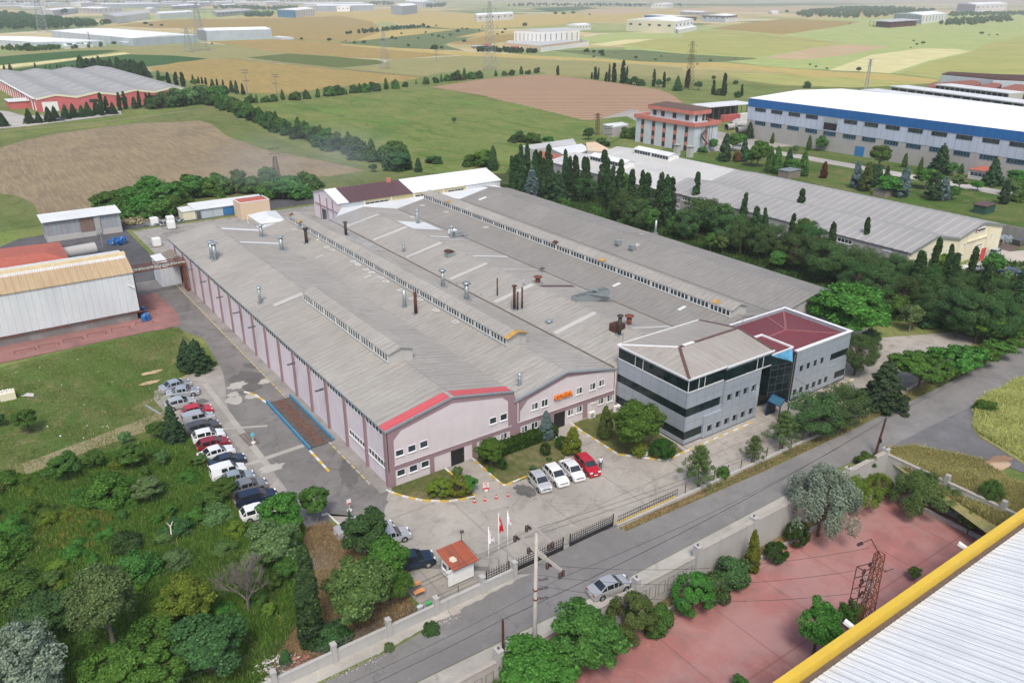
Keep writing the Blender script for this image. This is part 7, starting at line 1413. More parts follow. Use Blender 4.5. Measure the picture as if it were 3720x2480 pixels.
# ================================================================== PEOPLE
def skin_mesh(name,verts,edges,radii,m,par,root=0,sub=2):
    me=bpy.data.meshes.new(name);me.from_pydata(verts,edges,[]);o=bpy.data.objects.new(name,me);COL.objects.link(o);o.parent=par
    sm=o.modifiers.new('skin','SKIN');sm.use_smooth_shade=True
    for i,r_ in enumerate(radii):me.skin_vertices[0].data[i].radius=(r_,r_)if not isinstance(r_,tuple)else r_
    me.skin_vertices[0].data[root].use_root=True;ss=o.modifiers.new('s','SUBSURF');ss.levels=sub;ss.render_levels=sub;me.materials.append(m);return o
def person(p,ang,label,shirt,legs,stride=.28):
    o=thing('person',label,'person',(p.x,p.y,.03),ang,local=True)
    V_=[(0,0,.95),(0,0,1.12),(0,0,1.30),(0,0,1.43),(.0,0,1.50),(.02,0,1.60),(.02,0,1.70),
          (0,.10,.92),(stride*.55,.10,.50),(stride*.9,.10,.09),(stride*.9+.14,.10,.04),(0,-.10,.92),(-stride*.3,-.10,.50),(-stride*1.0,-.10,.12),(-stride*1.0+.13,-.10,.05),
          (0,.19,1.40),(-.08,.23,1.14),(.06,.24,.90),(.10,.24,.80),(0,-.19,1.40),(.06,-.23,1.14),(.20,-.23,.93),(.26,-.22,.85)]
    E_=[(0,1),(1,2),(2,3),(3,4),(4,5),(5,6),(0,7),(7,8),(8,9),(9,10),(0,11),(11,12),(12,13),(13,14),(3,15),(15,16),(16,17),(17,18),(3,19),(19,20),(20,21),(21,22)]
    r_=[.13,.12,.14,.10,.055,.09,.085,.085,.06,.045,.035,.085,.06,.045,.035,.06,.045,.035,.03,.06,.045,.035,.03]
    n0=len(V_)
    for hnd,sy in((18,1),(22,-1)):
        hx,hy,hz=V_[hnd]
        for fi in range(5):
            i0=len(V_);off=(fi-2)*.018;ln=(.05,.075,.08,.075,.06)[fi]
            if fi==0:V_+=[(hx+.035,hy-sy*.02,hz-.01),(hx+.055,hy-sy*.035,hz-.035)]
            else:V_+=[(hx+off,hy,hz-.045),(hx+off+.012,hy-sy*.012,hz-.045-ln)]
            E_+=[(hnd,i0),(i0,i0+1)];r_+=[.010,.008]
    skin_mesh('body',V_,E_,r_,M['skin'],o)
    top=[(0,0,.93),(0,0,1.12),(0,0,1.30),(0,0,1.44),(0,.19,1.42),(-.05,.225,1.22),(0,-.19,1.42),(.04,-.225,1.22)]
    skin_mesh('shirt',top,[(0,1),(1,2),(2,3),(3,4),(4,5),(3,6),(6,7)],[.165,.15,.165,.10,.085,.07,.085,.07],shirt,o)
    skin_mesh('trousers',[(0,0,.97)]+[V_[i]for i in(7,8)]+[(V_[9][0],V_[9][1],.14)]+[V_[i]for i in(11,12)]+[(V_[13][0],V_[13][1],.17)],[(0,1),(1,2),(2,3),(0,4),(4,5),(5,6)],[.15,.105,.08,.065,.105,.08,.065],legs,o)
    for i in(9,13):b_=V_[i];skin_mesh('shoe',[(b_[0]-.03,b_[1],.06),(b_[0]+.16,b_[1],.045)],[(0,1)],[.055,.045],M['shoe'],o,sub=1)
    skin_mesh('hair',[(.0,0,1.64),(-.015,0,1.73)],[(0,1)],[.10,.095],M['hair'],o)
    f_=MB();
    for s_ in(-1,1):f_.tube((.105,s_*.035,1.625),(.112,s_*.035,1.625),.012,n=8)
    f_.tube((.10,0,1.60),(.13,0,1.585),.014,.01,n=6);f_.tube((.10,-.025,1.55),(.10,.025,1.55),.008,n=6);f_.build('face',M['darkcloth'],o);return o
p=g(8,1785,878);person(p,math.atan2(-.35,-.6)+.35,'person in white shirt and blue jeans walking past the red car',M['shirt'],M['jeans'])
p=g('X',1435,703);person(p,2.6,'person in dark clothes beside the scrap heap by the cream hall',M['darkcloth'],M['darkcloth'],.15)
# ================================================================== VEGETATION
def quads(name,C_,Nn,size,asp,rng,m,extra=None):
    """many leaf sized faces: centres, facing directions"""
    n=len(C_);up=rng.normal(size=(n,3));a=np.cross(Nn,up);a/=np.linalg.norm(a,axis=1,keepdims=True)+1e-9;b=np.cross(Nn,a);b/=np.linalg.norm(b,axis=1,keepdims=True)+1e-9
    s=size*rng.uniform(.6,1.35,(n,1));a=a*s*.5;b=b*s*.5*asp
    V=np.stack([C_-a-b*.6,C_+a*.9-b,C_+a+b*.7,C_-a*.8+b],1).reshape(-1,3)
    if extra is not None:V=np.concatenate([V,extra])
    me=bpy.data.meshes.new(name);me.vertices.add(len(V));me.vertices.foreach_set('co',V.astype(np.float32).ravel())
    me.loops.add(4*n);me.loops.foreach_set('vertex_index',np.arange(4*n,dtype=np.int32));me.polygons.add(n)
    me.polygons.foreach_set('loop_start',np.arange(0,4*n,4,dtype=np.int32));me.update(calc_edges=True);me.materials.append(m);return me
def clumps(rng,kind,fine=False):
    """list of (centre, radii, leaves)"""
    L=[]
    if kind in('broad','olive','silver','light','acacia','layered'):
        n=46;cz,rz,rr=(.60,.36,.33)
        if kind=='olive':cz,rz,rr,n=.64,.30,.27,60
        if kind=='layered':cz,rz,rr,n=.62,.24,.50,50
        if fine:n=int(n*1.9)
        for i in range(n):
            d=rng.normal(size=3);d/=np.linalg.norm(d);r=rng.uniform(.35,.98)**.6;
            if d[2]<-.5:d[2]*=.5
            bump_=1+.22*math.sin(3*math.atan2(d[1],d[0])+i*.0+rng.uniform(-.4,.4))
            c=np.array([d[0]*rr*r*bump_,d[1]*rr*r*bump_,cz+d[2]*rz*r]);s=rng.uniform(.06,.12)if fine else rng.uniform(.09,.16);L.append((c,(s,s,s*(.5 if kind=='layered' else .75)),130 if kind !='olive' else 120))
        if kind in('light','acacia','silver'):L=[L[i]for i in range(len(L))if rng.random()>.22]
    elif kind=='cypress':
        for i in range(70):
            z=rng.uniform(.03,.99);r=.085*(min(1,z*7)**.5)*(1-((z-.3)/.72)**2 if z>.3 else 1)**.75;t=rng.uniform(0,6.28);L.append((np.array([r*.65*math.cos(t),r*.65*math.sin(t),z]),(.028+.02*(1-z),.028+.02*(1-z),.07),75))
    elif kind=='thuja':
        for i in range(80):
            z=rng.uniform(.06,.98);r=.27*(min(1,z*5)**.5)*(1-z)**.72+.01;t=rng.uniform(0,6.28);L.append((np.array([r*.72*math.cos(t),r*.72*math.sin(t),z]),(.05+.05*(1-z),.05+.05*(1-z),.07),75))
    elif kind=='cedar':
        for lev in range(15):
            z=.10+.86*lev/15;R_=.33*(1-lev/15.3)**.9;nb_=max(4,int(10*(1-lev/18)))
            for j in range(nb_):
                t=6.28*j/nb_+rng.uniform(-.3,.3)+lev;rl=R_*rng.uniform(.72,1.08)
                for q in range(3):u=(q+1)/3.2;L.append((np.array([rl*u*math.cos(t),rl*u*math.sin(t),z-.05*u*u]),(.055+.02*(1-u),.055+.02*(1-u),.018),34))
        L.append((np.array([0,0,.97]),(.012,.012,.04),40))
    elif kind=='pine':
        for i in range(52):
            d=rng.normal(size=3);d/=np.linalg.norm(d);d[2]=d[2]*.9+.05;r=rng.uniform(.5,1)**.5
            L.append((np.array([d[0]*.35*r,d[1]*.35*r,.54+d[2]*.42*r]),(.10,.10,.085),120))
    elif kind=='youngpine':
        for lev in range(7):
            z=.22+.72*lev/7;R_=.34*(1-lev/7.6)
            for j in range(7):
                t=6.28*j/7+rng.uniform(-.4,.4)+lev*.6;rl=R_*rng.uniform(.6,1.1)
                for q in range(2):u=(q+1)/2;L.append((np.array([rl*u*math.cos(t),rl*u*math.sin(t),z+.09*u]),(.05,.05,.05),34))
        L.append((np.array([0,0,.96]),(.03,.03,.05),40))
    elif kind=='bush':
        for i in range(26):
            d=rng.normal(size=3);d/=np.linalg.norm(d);d[2]=abs(d[2]);r=rng.uniform(.4,1)**.6;L.append((np.array([d[0]*.46*r,d[1]*.46*r,.10+d[2]*.72*r]),(.18,.18,.16),120))
    elif kind=='round':
        for i in range(60):
            t=rng.uniform(0,6.28);ph=math.acos(rng.uniform(-.75,1));L.append((np.array([.40*math.sin(ph)*math.cos(t),.40*math.sin(ph)*math.sin(t),.52+.40*math.cos(ph)]),(.10,.10,.09),75))
    elif kind=='weeping':
        for i in range(60):
            t=rng.uniform(0,6.28);r=.45*math.sqrt(rng.uniform(.02,1));z=.86-.5*(r/.45)**2*rng.uniform(.5,1.3);L.append((np.array([r*math.cos(t),r*math.sin(t),z]),(.09,.09,.16),95))
    return L
LEAF=dict(broad=leafm('leaf_green',(.05,.115,.026),(.10,.20,.05),.38),bright=leafm('leaf_bright_green',(.048,.125,.022),(.10,.215,.045),.38),dark=leafm('leaf_dark_green',(.035,.08,.03),(.07,.14,.05),.32),olive=leafm('leaf_grey_green',(.08,.15,.055),(.155,.245,.10),.38),
            silver=leafm('leaf_silver',(.13,.19,.14),(.26,.33,.25),.3),cypress=leafm('cypress_green',(.022,.050,.022),(.045,.088,.034),.1,.25),conif=leafm('conifer_green',(.03,.065,.034),(.06,.11,.052),.25),pine=leafm('pine_green',(.04,.08,.03),(.085,.145,.052),.28),
            ypine=leafm('young_pine_green',(.055,.10,.03),(.115,.175,.055),.3),yellow=leafm('leaf_yellow_green',(.085,.16,.022),(.18,.27,.05),.38),gold=leafm('golden_conifer',(.07,.11,.014),(.16,.19,.03)),brown=leafm('dead_conifer_brown',(.06,.025,.015),(.13,.055,.03),.1),blue=leafm('blue_spruce',(.05,.085,.085),(.11,.16,.155),.1),hedge=leafm('hedge_green',(.02,.055,.012),(.04,.09,.02)))
PROTO={}
def proto(kind,lk,seed,fine=False):
    key=(kind,lk,seed,fine)
    if key in PROTO:return PROTO[key]
    rng=np.random.default_rng(seed*17+len(kind));L=clumps(rng,kind,fine);Cs,Ns=[],[]
    sz,asp=dict(broad=(.046,1),olive=(.036,.8),silver=(.040,.6),light=(.05,1),acacia=(.045,.8),layered=(.045,.9),cypress=(.026,1.4),thuja=(.034,1.2),cedar=(.03,1.6),pine=(.034,.55),youngpine=(.035,.5),bush=(.075,.9),round=(.045,1),weeping=(.045,.5))[kind]
    if fine:sz*=.52
    for c,r_,n in L:
        if fine:n=int(n*(2.0 if kind in('broad','olive','silver','light','acacia','layered')else 3.4))
        d=rng.normal(size=(n,3));d/=np.linalg.norm(d,axis=1,keepdims=True);rad=rng.uniform(.25,1,(n,1))**.45
        Cs.append(c+d*rad*np.array(r_));o_=np.array(c)-np.array([0,0,.5]);o_=o_/(np.linalg.norm(o_)+1e-6);Ns.append(d*.8+o_*.5+rng.normal(size=(n,3))*.55+np.array([0,0,.35]))
    C_=np.concatenate(Cs);N_=np.concatenate(Ns);N_/=np.linalg.norm(N_,axis=1,keepdims=True);me=quads('crown',C_,N_,sz,asp,rng,LEAF[lk])
    t=MB();ht=dict(broad=.62,olive=.6,silver=.65,light=.65,acacia=.7,layered=.6,cypress=.9,thuja=.8,cedar=.93,pine=.75,youngpine=.9,bush=.45,round=.5,weeping=.7)[kind];r0=dict(cypress=.012,thuja=.015,cedar=.014,bush=.02,youngpine=.016).get(kind,.024)
    lean=rng.uniform(-.02,.02,2);t.tube((0,0,0),(lean[0],lean[1],ht*.55),r0,r0*.75,8);t.tube((lean[0],lean[1],ht*.55),(0,0,ht),r0*.75,r0*.3,7)
    if kind not in('cypress','thuja','cedar'):
        for c,r_,n in L[::4]:z=ht*rng.uniform(.35,.8);t.tube((lean[0]*.6,lean[1]*.6,z),tuple(c),r0*.42,r0*.1,5,cap=False)
    tm=bpy.data.meshes.new('trunk');tm.from_pydata(t.v,[],t.f);tm.materials.append(M['barkg']if kind in('olive','silver','light')else M['bark']);PROTO[key]=(me,tm);return PROTO[key]
rt=random.Random(42);NTREE=[0]
DESC=dict(broad='tree',cypress='cypress',thuja='conifer',cedar='cedar',pine='pine',bush='bush',olive='tree',silver='tree',light='tree',round='bush',youngpine='young pine',weeping='shrub',acacia='tree',layered='tree')
def plant(p,h,kind,lk,label,group=None,w=None,small=False,seed=None):
    sd_=seed if seed is not None else rt.randrange(3);dc_=math.hypot(p[0]-CAM.x,p[1]-CAM.y);fine=(dc_<125 and h>1.2)or(dc_<190 and h>6.5 and kind not in('cypress','thuja'));me,tm=proto(kind,lk,sd_,fine);nm={'cypress':'cypress_tree','thuja':'conifer_tree','cedar':'cedar_tree','pine':'pine_tree','youngpine':'young_pine','bush':'bush','round':'round_bush','weeping':'weeping_shrub'}.get(kind,'leafy_tree')
    w=(w or 1.0)*rt.uniform(.93,1.07);z=p[2]if len(p)>2 else 0;rz=rt.uniform(0,6.28);NTREE[0]+=1
    if small:
        o=bpy.data.objects.new(nm,me);COL.objects.link(o);o.location=(p[0],p[1],z);o.scale=(h*w,h*w,h);o.rotation_euler=(0,0,rz);return tag(o,label,DESC[kind],group)
    o=thing(nm,label,DESC[kind],(p[0],p[1],z),rz,group);o.scale=(h*w,h*w,h);o.rotation_euler=(rt.uniform(-.045,.045),rt.uniform(-.045,.045),rz)
    for a,b in(('crown',me),('trunk',tm)):c=bpy.data.objects.new(a,b);COL.objects.link(c);c.parent=o
    return o
def T1(k,x,yb,yt,kind,lk,label,w=None,zb=0,group=None,seed=None,dx=0):
    p=g(k,x,yb,zb);return plant((p.x,p.y,zb),hgt(k,x,yb,x+dx,yt,zb),kind,lk,label,group,w,seed=seed)
def TT(k,x,yt,h,kind,lk,label,w=None,group=None,small=False):
    p=g(k,x,yt,h);return plant((p.x,p.y,0),h,kind,lk,label,group,w,small)
ORD=['first','second','third','fourth','fifth','sixth','seventh','eighth','ninth','tenth','eleventh','twelfth','13th','14th','15th','16th','17th','18th','19th','20th','21st','22nd','23rd','24th','25th','26th','27th','28th','29th','30th','31st','32nd','33rd','34th','35th','36th','37th','38th','39th','40th']
# --- garden and roadside, each placed from the photograph
T1(8,1410,675,488,'thuja','blue','narrow blue grey conifer against the pink wall left of the right black door',1.15)
T1(8,1035,875,668,'broad','bright','small leafy tree at the left end of the hedge',1.15);T1(8,1110,880,818,'round','hedge','clipped dark ball bush in the middle garden lawn',1.1)
T1(8,1405,782,700,'round','hedge','small clipped ball tree nearest the footpath in the middle garden',.9);T1(8,1515,742,652,'round','hedge','clipped ball tree beside the golden cone shaped conifer',.9)
T1(8,1430,822,790,'bush','broad','low shrub above the white car with sunroof');T1(8,1320,888,848,'bush','dark','dark low shrub behind the silver hatchback');T1(8,1028,900,858,'bush','bright','bright low shrub on the kerb below the small leafy tree')
T1(8,1588,772,598,'thuja','gold','golden green cone shaped conifer beside the right path',1.5);T1(8,1820,665,442,'thuja','ypine','tall slim yellow green conifer left of the big garden tree',.9)
T1(8,2015,765,418,'broad','bright','big bright green garden tree in front of the grey office',1.2,seed=1);T1(8,2045,795,690,'round','gold','brownish round bush under the big garden tree',1.1);T1(8,2210,800,678,'round','hedge','large clipped round bush at the corner of the grey office',1.35)
T1(8,680,1065,948,'round','gold','left of two golden green round bushes in the corner bed',1.35);T1(8,815,1055,935,'round','gold','right of two golden green round bushes in the corner bed',1.4)
T1(8,890,1052,922,'light','broad','thin young tree right of the golden bushes',.9);T1(8,800,950,862,'light','ypine','pale thin sapling by the left path edge',1.0)
hd=thing('hedge','long clipped green hedge along the foot of the pink front','hedge',(18,-.9,0));rng=np.random.default_rng(3);n=9000
C_=np.stack([rng.uniform(12.2,23.9,n),rng.uniform(-1.9,-.35,n),rng.uniform(.1,1.45,n)],1);e_=rng.integers(0,3,n);C_[e_==0,1]=-1.9+rng.normal(0,.06,(e_==0).sum());C_[e_==1,2]=1.45+rng.normal(0,.07,(e_==1).sum());C_ -=np.array([18,-.9,0])
N_=rng.normal(size=(n,3))+np.array([0,-.6,.8]);N_/=np.linalg.norm(N_,axis=1,keepdims=True);o=bpy.data.objects.new('foliage',quads('foliage',C_,N_,.16,1,rng,LEAF['hedge']));COL.objects.link(o);o.parent=hd
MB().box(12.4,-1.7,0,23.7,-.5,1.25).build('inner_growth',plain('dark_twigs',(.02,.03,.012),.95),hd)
T1(9,105,1005,715,'youngpine','ypine','open young pine nearest the entrance along the road fence',1.2);T1(9,475,832,645,'youngpine','ypine','young pine on the road fence right of the small dark bush',1.3);T1(9,685,740,475,'youngpine','ypine','tall open pine on the road fence left of the dense group',1.25)
T1(9,275,932,848,'bush','bright','rounded dark green bush on the road fence between two young pines',1.0);T1(9,880,662,330,'pine','pine','left pine of the dense group by the office porch',1.35,seed=1);T1(9,1080,610,285,'pine','pine','right pine of the dense group by the office porch',1.35,seed=2);T1(9,985,640,400,'pine','ypine','low pine between the two big ones by the office porch',1.35)
T1(9,1370,450,100,'cedar','conif','big dark drooping conifer on the road fence',1.45,seed=0);T1(9,1180,235,-70,'pine','pine','dark pine against the right end of the grey office',1.1);T1(6,1290,1225,1080,'pine','pine','second dark pine behind the right end of the grey office',1.2)
T1(6,1120,1215,770,'broad','bright','huge bright green plane tree behind the maroon roof',1.45,seed=2)
for i,(x,yb,yt)in enumerate(((1620,330,30),(1720,300,90),(1830,255,30),(1940,220,10),(2050,180,20),(2160,130,-20),(2270,80,-40),(2352,40,-90),(2440,0,-130))):T1(9,x,yb,yt,'layered','bright',ORD[i]+' bright feathery shrub from the left in the row along the far road edge',1.2)
T1(6,2080,1180,950,'broad','yellow','yellow green blossoming tree above the feathery roadside shrubs',1.7);T1(6,2250,1160,980,'broad','yellow','second yellow green tree towards the right edge',1.7);T1(9,2080,480,380,'bush','bright','leafy bush at the left tip of the right hand straw field',1.4);T1(9,1260,850,745,'bush','broad','bush on the verge at the outer corner of the retaining wall',1.3)
T1(9,2100,1110,940,'weeping','broad','green shrub hanging over the right hand retaining wall',1.0)
# --- dark belt between the works and the twin gable hall
CYP=[('E',62,310),('E',100,300),('E',140,215),('E',182,192),('E',245,258),('E',282,268),('E',360,213),('E',325,330),('E',510,253),('E',555,312),('E',592,310),('E',650,313),('E',697,322),('E',832,258),('E',882,325),('E',905,390),('E',963,342),('E',1080,425),('E',1165,432),('E',1197,455),('E',1327,452),('E',1398,468),('E',1415,492),(6,98,18),(6,430,162),(6,515,260),(6,585,263),(6,765,310),(6,825,138),(6,1035,368),(6,1285,328),(6,1665,568),(6,1765,474),(6,1855,518),(6,1900,580),(6,2032,538),(6,2115,640),(6,2340,700)]
CYP.sort(key=lambda q:ZN[q[0]][0]+q[1]*ZN[q[0]][2])
for i,(k,x,y)in enumerate(CYP):TT(k,x,y,rt.uniform(11.5,13.5)if k=='E' else rt.uniform(10,12),'cypress','cypress',ORD[i]+' slim dark cypress from the left in the belt beside the twin gable hall',1.0+.35*(i % 3==1),'cypresses in the dark belt')
PN=[('E',680,440),('E',1050,545),('E',1200,555),('E',1010,590),('E',1130,640),('E',1640,640),('E',1740,640),('E',1850,690),('E',1560,720),(6,240,215),(6,360,270),(6,500,300),(6,560,345),(6,640,345),(6,420,320),(6,900,350),(6,960,440),(6,1040,470),(6,1150,500),(6,1250,505),(6,1330,560),(6,1430,560),(6,1510,570),(6,1600,600),(6,1690,620),(6,1560,690),(6,1400,650),(6,1230,600),(6,1860,690),(6,1960,705),(6,2060,690),(6,2150,740),(6,2250,745),(6,2330,790),(6,1960,800),(6,2100,830),(6,2230,860),(6,1800,770),(6,800,420)]
PN.sort(key=lambda q:ZN[q[0]][0]+q[1]*ZN[q[0]][2])
for i,(k,x,y)in enumerate(PN):TT(k,x,y,rt.uniform(8,9.5),'pine','pine' if i % 4 else 'dark',ORD[i]+' rounded dark pine from the left in the belt beside the twin gable hall',rt.uniform(.95,1.2),'rounded pines in the dark belt')
TT('E',222,388,9,'cedar','blue','pale blue spruce in front of the cypresses at the far end of the belt',1.1);TT('E',305,372,8.5,'thuja','brown','dead red brown conifer between blue spruce and dark cedar',.6);TT('E',385,385,9.5,'cedar','conif','dark wide cedar right of the dead brown conifer',1.4);TT('E',440,420,9,'cedar','conif','second dark cedar left of the round pine',1.4)
for i,(k,x,y,h,kd,lk,lb)in enumerate((('E',1225,728,6.5,'light','broad','pale green leafy tree beside the tall grey flue'),('E',1010,440,8.5,'light','bright','bright leafy tree squeezed among the cypresses'),('E',1440,815,5,'broad','broad','low olive tinted tree under the grey hall windows'),('E',500,632,3.5,'bush','broad','small bush on the slope under the dark cedars'),('E',762,700,3.5,'bush','broad','bush beside the edge of the dark grey roof'),('E',888,705,4.5,'thuja','broad','small cone shaped green conifer near the dark grey roof'),('E',985,815,3,'bush','bright','bright bush beside the eaves of the dark grey roof'),('E',1100,845,3,'bush','broad','bush left of the pale green leafy tree'),
    (6,860,325,8,'broad','broad','grey green broad tree standing before the tallest cypress of the belt'),(6,200,430,4.5,'light','broad','loose light shrub in the shade of the pines'),(6,285,440,4.5,'light','ypine','second loose shrub in the shade of the pines'),(6,670,540,5,'broad','broad','leafy shrub hanging towards the works roof'),(6,1485,855,4.5,'light','bright','bright feathery small tree behind the plane tree'),(6,1600,925,5,'light','olive','pale flowering oleander like bush below the pines'),(6,1800,570,6,'light','yellow','pale yellow green sapling between two cypresses by the cream hall'),(6,2148,562,5.5,'broad','broad','rounded tree in front of the silver off-road car'),(6,2250,672,2.2,'bush','olive','flowering bush beside the blue saloon'),(6,1820,870,5,'broad','dark','dark tree below the pines towards the right edge'),(6,1720,880,5,'bush','dark','dark bush below the middle pines'),(6,1350,830,5,'bush','dark','dark bush right of the plane tree crown'))):TT(k,x,y,h,kd,lk,lb)
# --- lawn in front of the blue and white factory
LW2=[('F',975,640,478,'broad','broad','small dark tree beside the outside stair of the striped block',.9),('F',1110,762,430,'thuja','conif','largest dark conifer on the far lawn near the striped block',1.0),('F',1215,640,410,'light','broad','loose tree behind the largest dark conifer',1.2),('F',1303,582,418,'broad','broad','round crowned tree in front of the big pipes',1.1),('F',1262,768,600,'bush','brown','dry brown shrub leaning at a dark conifer',.6),('F',1350,765,475,'thuja','conif','narrow dark conifer left of the bushy pair',.8),('F',1515,832,498,'broad','bright','tall bright bushy tree on the far lawn',1.0),('F',1440,815,615,'broad','bright','lower bright bushy tree on the far lawn',1.25),('F',1665,897,580,'thuja','broad','first of three slim conifers right of the bushy pair',.9),('F',1755,915,575,'thuja','broad','second of three slim conifers right of the bushy pair',.9),('F',1885,850,600,'thuja','conif','third of three slim conifers right of the bushy pair',.9),('F',1925,900,728,'broad','bright','rounded bright tree over the weathered hut',1.3),('F',2070,942,640,'thuja','broad','slim green conifer right of the weathered hut',1.0),('F',1410,482,268,'cedar','conif','dark cedar at the corner of the blue and white factory',1.1),('F',1695,545,413,'thuja','broad','tiny slim conifer against the factory wall, leftmost',.9),('F',2145,627,445,'thuja','broad','slim conifer against the factory wall beside a round tree',.9),('F',2288,637,450,'broad','broad','round tree against the factory wall',1.2),('F',1980,680,560,'light','olive','bare looking thin tree on the road edge of the lawn',.8),('F',2312,968,760,'thuja','brown','red brown dead conifer on the far lawn, leftmost',1.0),
 ('R',28,1385,1005,'thuja','blue','blue green conifer left of the brownish one',.9),('R',152,1425,1015,'thuja','ypine','brownish green slim conifer on the far lawn',.9),('R',240,1370,1040,'thuja','conif','dark slim conifer behind the leafy pen tree',.9),('R',330,1330,1045,'thuja','conif','dark conifer peeping over the leafy pen tree',.9),('R',450,1290,1068,'thuja','conif','dark conifer left of the blue grey one',.9),('R',480,1490,1200,'broad','bright','broad bright tree shading the low pen',1.5),('R',655,1505,1085,'thuja','blue','tall blue grey conifer right of the pen tree',1.0),('R',692,1092,893,'thuja','broad','small lone conifer against the grey factory wall, left one',.9),('R',915,1152,953,'thuja','broad','small lone conifer against the grey factory wall, right one',.8),('R',1185,1172,750,'cedar','conif','tall layered cedar against the grey factory wall',1.2),('R',1355,1217,1018,'broad','broad','small round tree right of the layered cedar',1.1),('R',1480,1185,1040,'thuja','broad','small conifer right of the layered cedar',1.1),('R',345,1110,785,'broad','broad','big pale green tree in front of the factory gate',1.2),('R',1085,1545,1145,'thuja','conif','thick dark conifer in front of the light leafy trees',1.2),('R',990,1400,1110,'light','bright','light leafy tree behind the thick dark conifer',1.5),('R',1228,1545,1228,'thuja','blue','bluish conifer right of the thick dark one',1.2),('R',1350,1540,1340,'broad','broad','low broad tree right of the bluish conifer',1.2),('R',1700,1420,1265,'broad','bright','small spreading tree on the road edge of the far lawn',1.3),('R',1910,1345,935,'cedar','conif','tall cedar beside the pink lodge',1.2),('R',2230,1330,1118,'broad','bright','broad bright tree right of the lodge',1.7),('R',2050,1600,1250,'thuja','conif','dark conifer at the right end of the far lawn',.9),('R',2210,1500,1240,'broad','ypine','olive green tree at the right end of the far lawn',1.6),('R',1450,1400,1200,'light','olive','pale willow like tree right of the light leafy trees',1.6),('R',2250,1560,1400,'bush','broad','bush at the right edge below the olive green tree',1.6),('R',2330,1450,1250,'broad','broad','tree cut by the right edge above the forecourt',1.2),
 ('F',740,620,530,'bush','broad','rank bushes under the outside stair, left one',1.8),('F',840,650,560,'bush','broad','rank bushes under the outside stair, right one',1.4),('F',10,470,310,'bush','dark','dark bush at the left corner of the striped block',1.3),('F',1050,740,690,'bush','bright','low bright bush left of the largest dark conifer',1.6),('E',700,165,60,'broad','dark','dark round tree beside the lattice pole before the striped block',1.2),('E',800,220,135,'bush','dark','bushes behind the beige roofed back building',1.8)]
for a in LW2:T1(a[0],a[1],a[2],a[3],a[4],a[5],a[6],a[7])
# --- left side: thicket, belts and hedgerows
def row(pts,n,kind,lks,h,lab,group,w=(.9,1.2),jit=2.0,rows=1):
    """trees strung along a ground line given in photo points"""
    P_=[g(k,x,y)for k,x,y in pts];seg=[(P_[i+1]-P_[i]).length for i in range(len(P_)-1)];tot=sum(seg)
    for i in range(n):
        s=tot*(i+.5)/n;j=0
        while j<len(seg)-1 and s>seg[j]:s -=seg[j];j+=1
        p=P_[j].lerp(P_[j+1],min(1,s/seg[j]));p=Vector((p.x+rt.uniform(-jit,jit),p.y+rt.uniform(-jit,jit),0));hh=rt.uniform(*h);kd=kind if isinstance(kind,str)else kind[i % len(kind)];lk=lks[i % len(lks)]
        plant((p.x,p.y,0),hh,kd,lk,(ORD[i % 40]+' '+lab)if '%' not in lab else lab.replace('%',ORD[i % 40]),group,rt.uniform(*w))
row([('D',492,240),('D',560,268),('D',640,303),('D',720,328),('D',800,352),('D',880,375),('D',940,395)],40,('bush','broad','bush','thuja'),('dark','broad','dark','broad'),(6,8.5),'tree from the far end of the leafy belt crossing the brown and green fields','trees of the belt between the fields',(.85,1.2),2.5)
TH=[(760,310),(830,318),(900,325),(980,325),(1060,325),(1140,318),(1200,300),(745,265),(820,262),(900,255),(1000,248),(1090,245),(1180,240),(1230,215),(940,205),(1040,190),(1140,180),(1240,185),(1340,188),(1440,175),(1540,168),(1640,160),(1740,150),(1860,185),(1950,200),(1980,150),(2060,190),(1860,115),(1330,130),(1500,125),(1650,110),(2120,120)]
for i,(x,y)in enumerate(TH):
    p=g(4,x,y);plant((p.x,p.y,0),rt.uniform(5,6.5),'bush' if i % 3 else 'broad','bright' if i % 2 else 'broad',ORD[i]+' leafy tree of the green thicket behind the grey shed and white shed','trees of the thicket behind the yard',rt.uniform(1.1,1.5))
for i,(x,yb,yt,kd)in enumerate(((30,872,770,'cedar'),(205,852,742,'cedar'),(270,848,762,'cedar'),(345,840,730,'cedar'),(385,822,726,'cedar'),(455,822,715,'cedar'),(512,812,710,'cedar'),(570,808,720,'cedar'),(612,802,697,'cedar'),(668,792,692,'thuja'),(705,798,642,'cypress'),(745,788,665,'cypress'),(785,788,700,'cedar'),(828,762,640,'cypress'),(870,752,632,'cypress'),(930,750,668,'thuja'),(965,742,630,'cypress'),(1015,740,642,'cypress'),(1045,738,640,'cypress'),(1085,740,665,'cedar'),(1132,736,635,'cypress'),(1170,735,650,'thuja'),(1210,732,660,'cedar'),(1255,728,650,'thuja'))):
    T1(1,x,yb,yt,kd,'cypress' if kd=='cypress' else 'conif',ORD[i]+' conifer from the left in the row before the red factory',1.5 if kd=='cypress' else 1.2,group='conifers before the red factory')
row([(1,1050,742),(1,1480,705)],12,'bush',('dark','olive','broad'),(8,11),'% broad tree from the left beside the right end of the red factory','broad trees at the end of the red factory',(1.0,1.4),4)
row([(1,565,500),(1,800,515),(1,1010,545)],22,('thuja','thuja','cedar'),('conif','cypress'),(9,12),'% dark conifer from the left behind the red factory roof','conifers behind the red factory',(1.1,1.5),3)
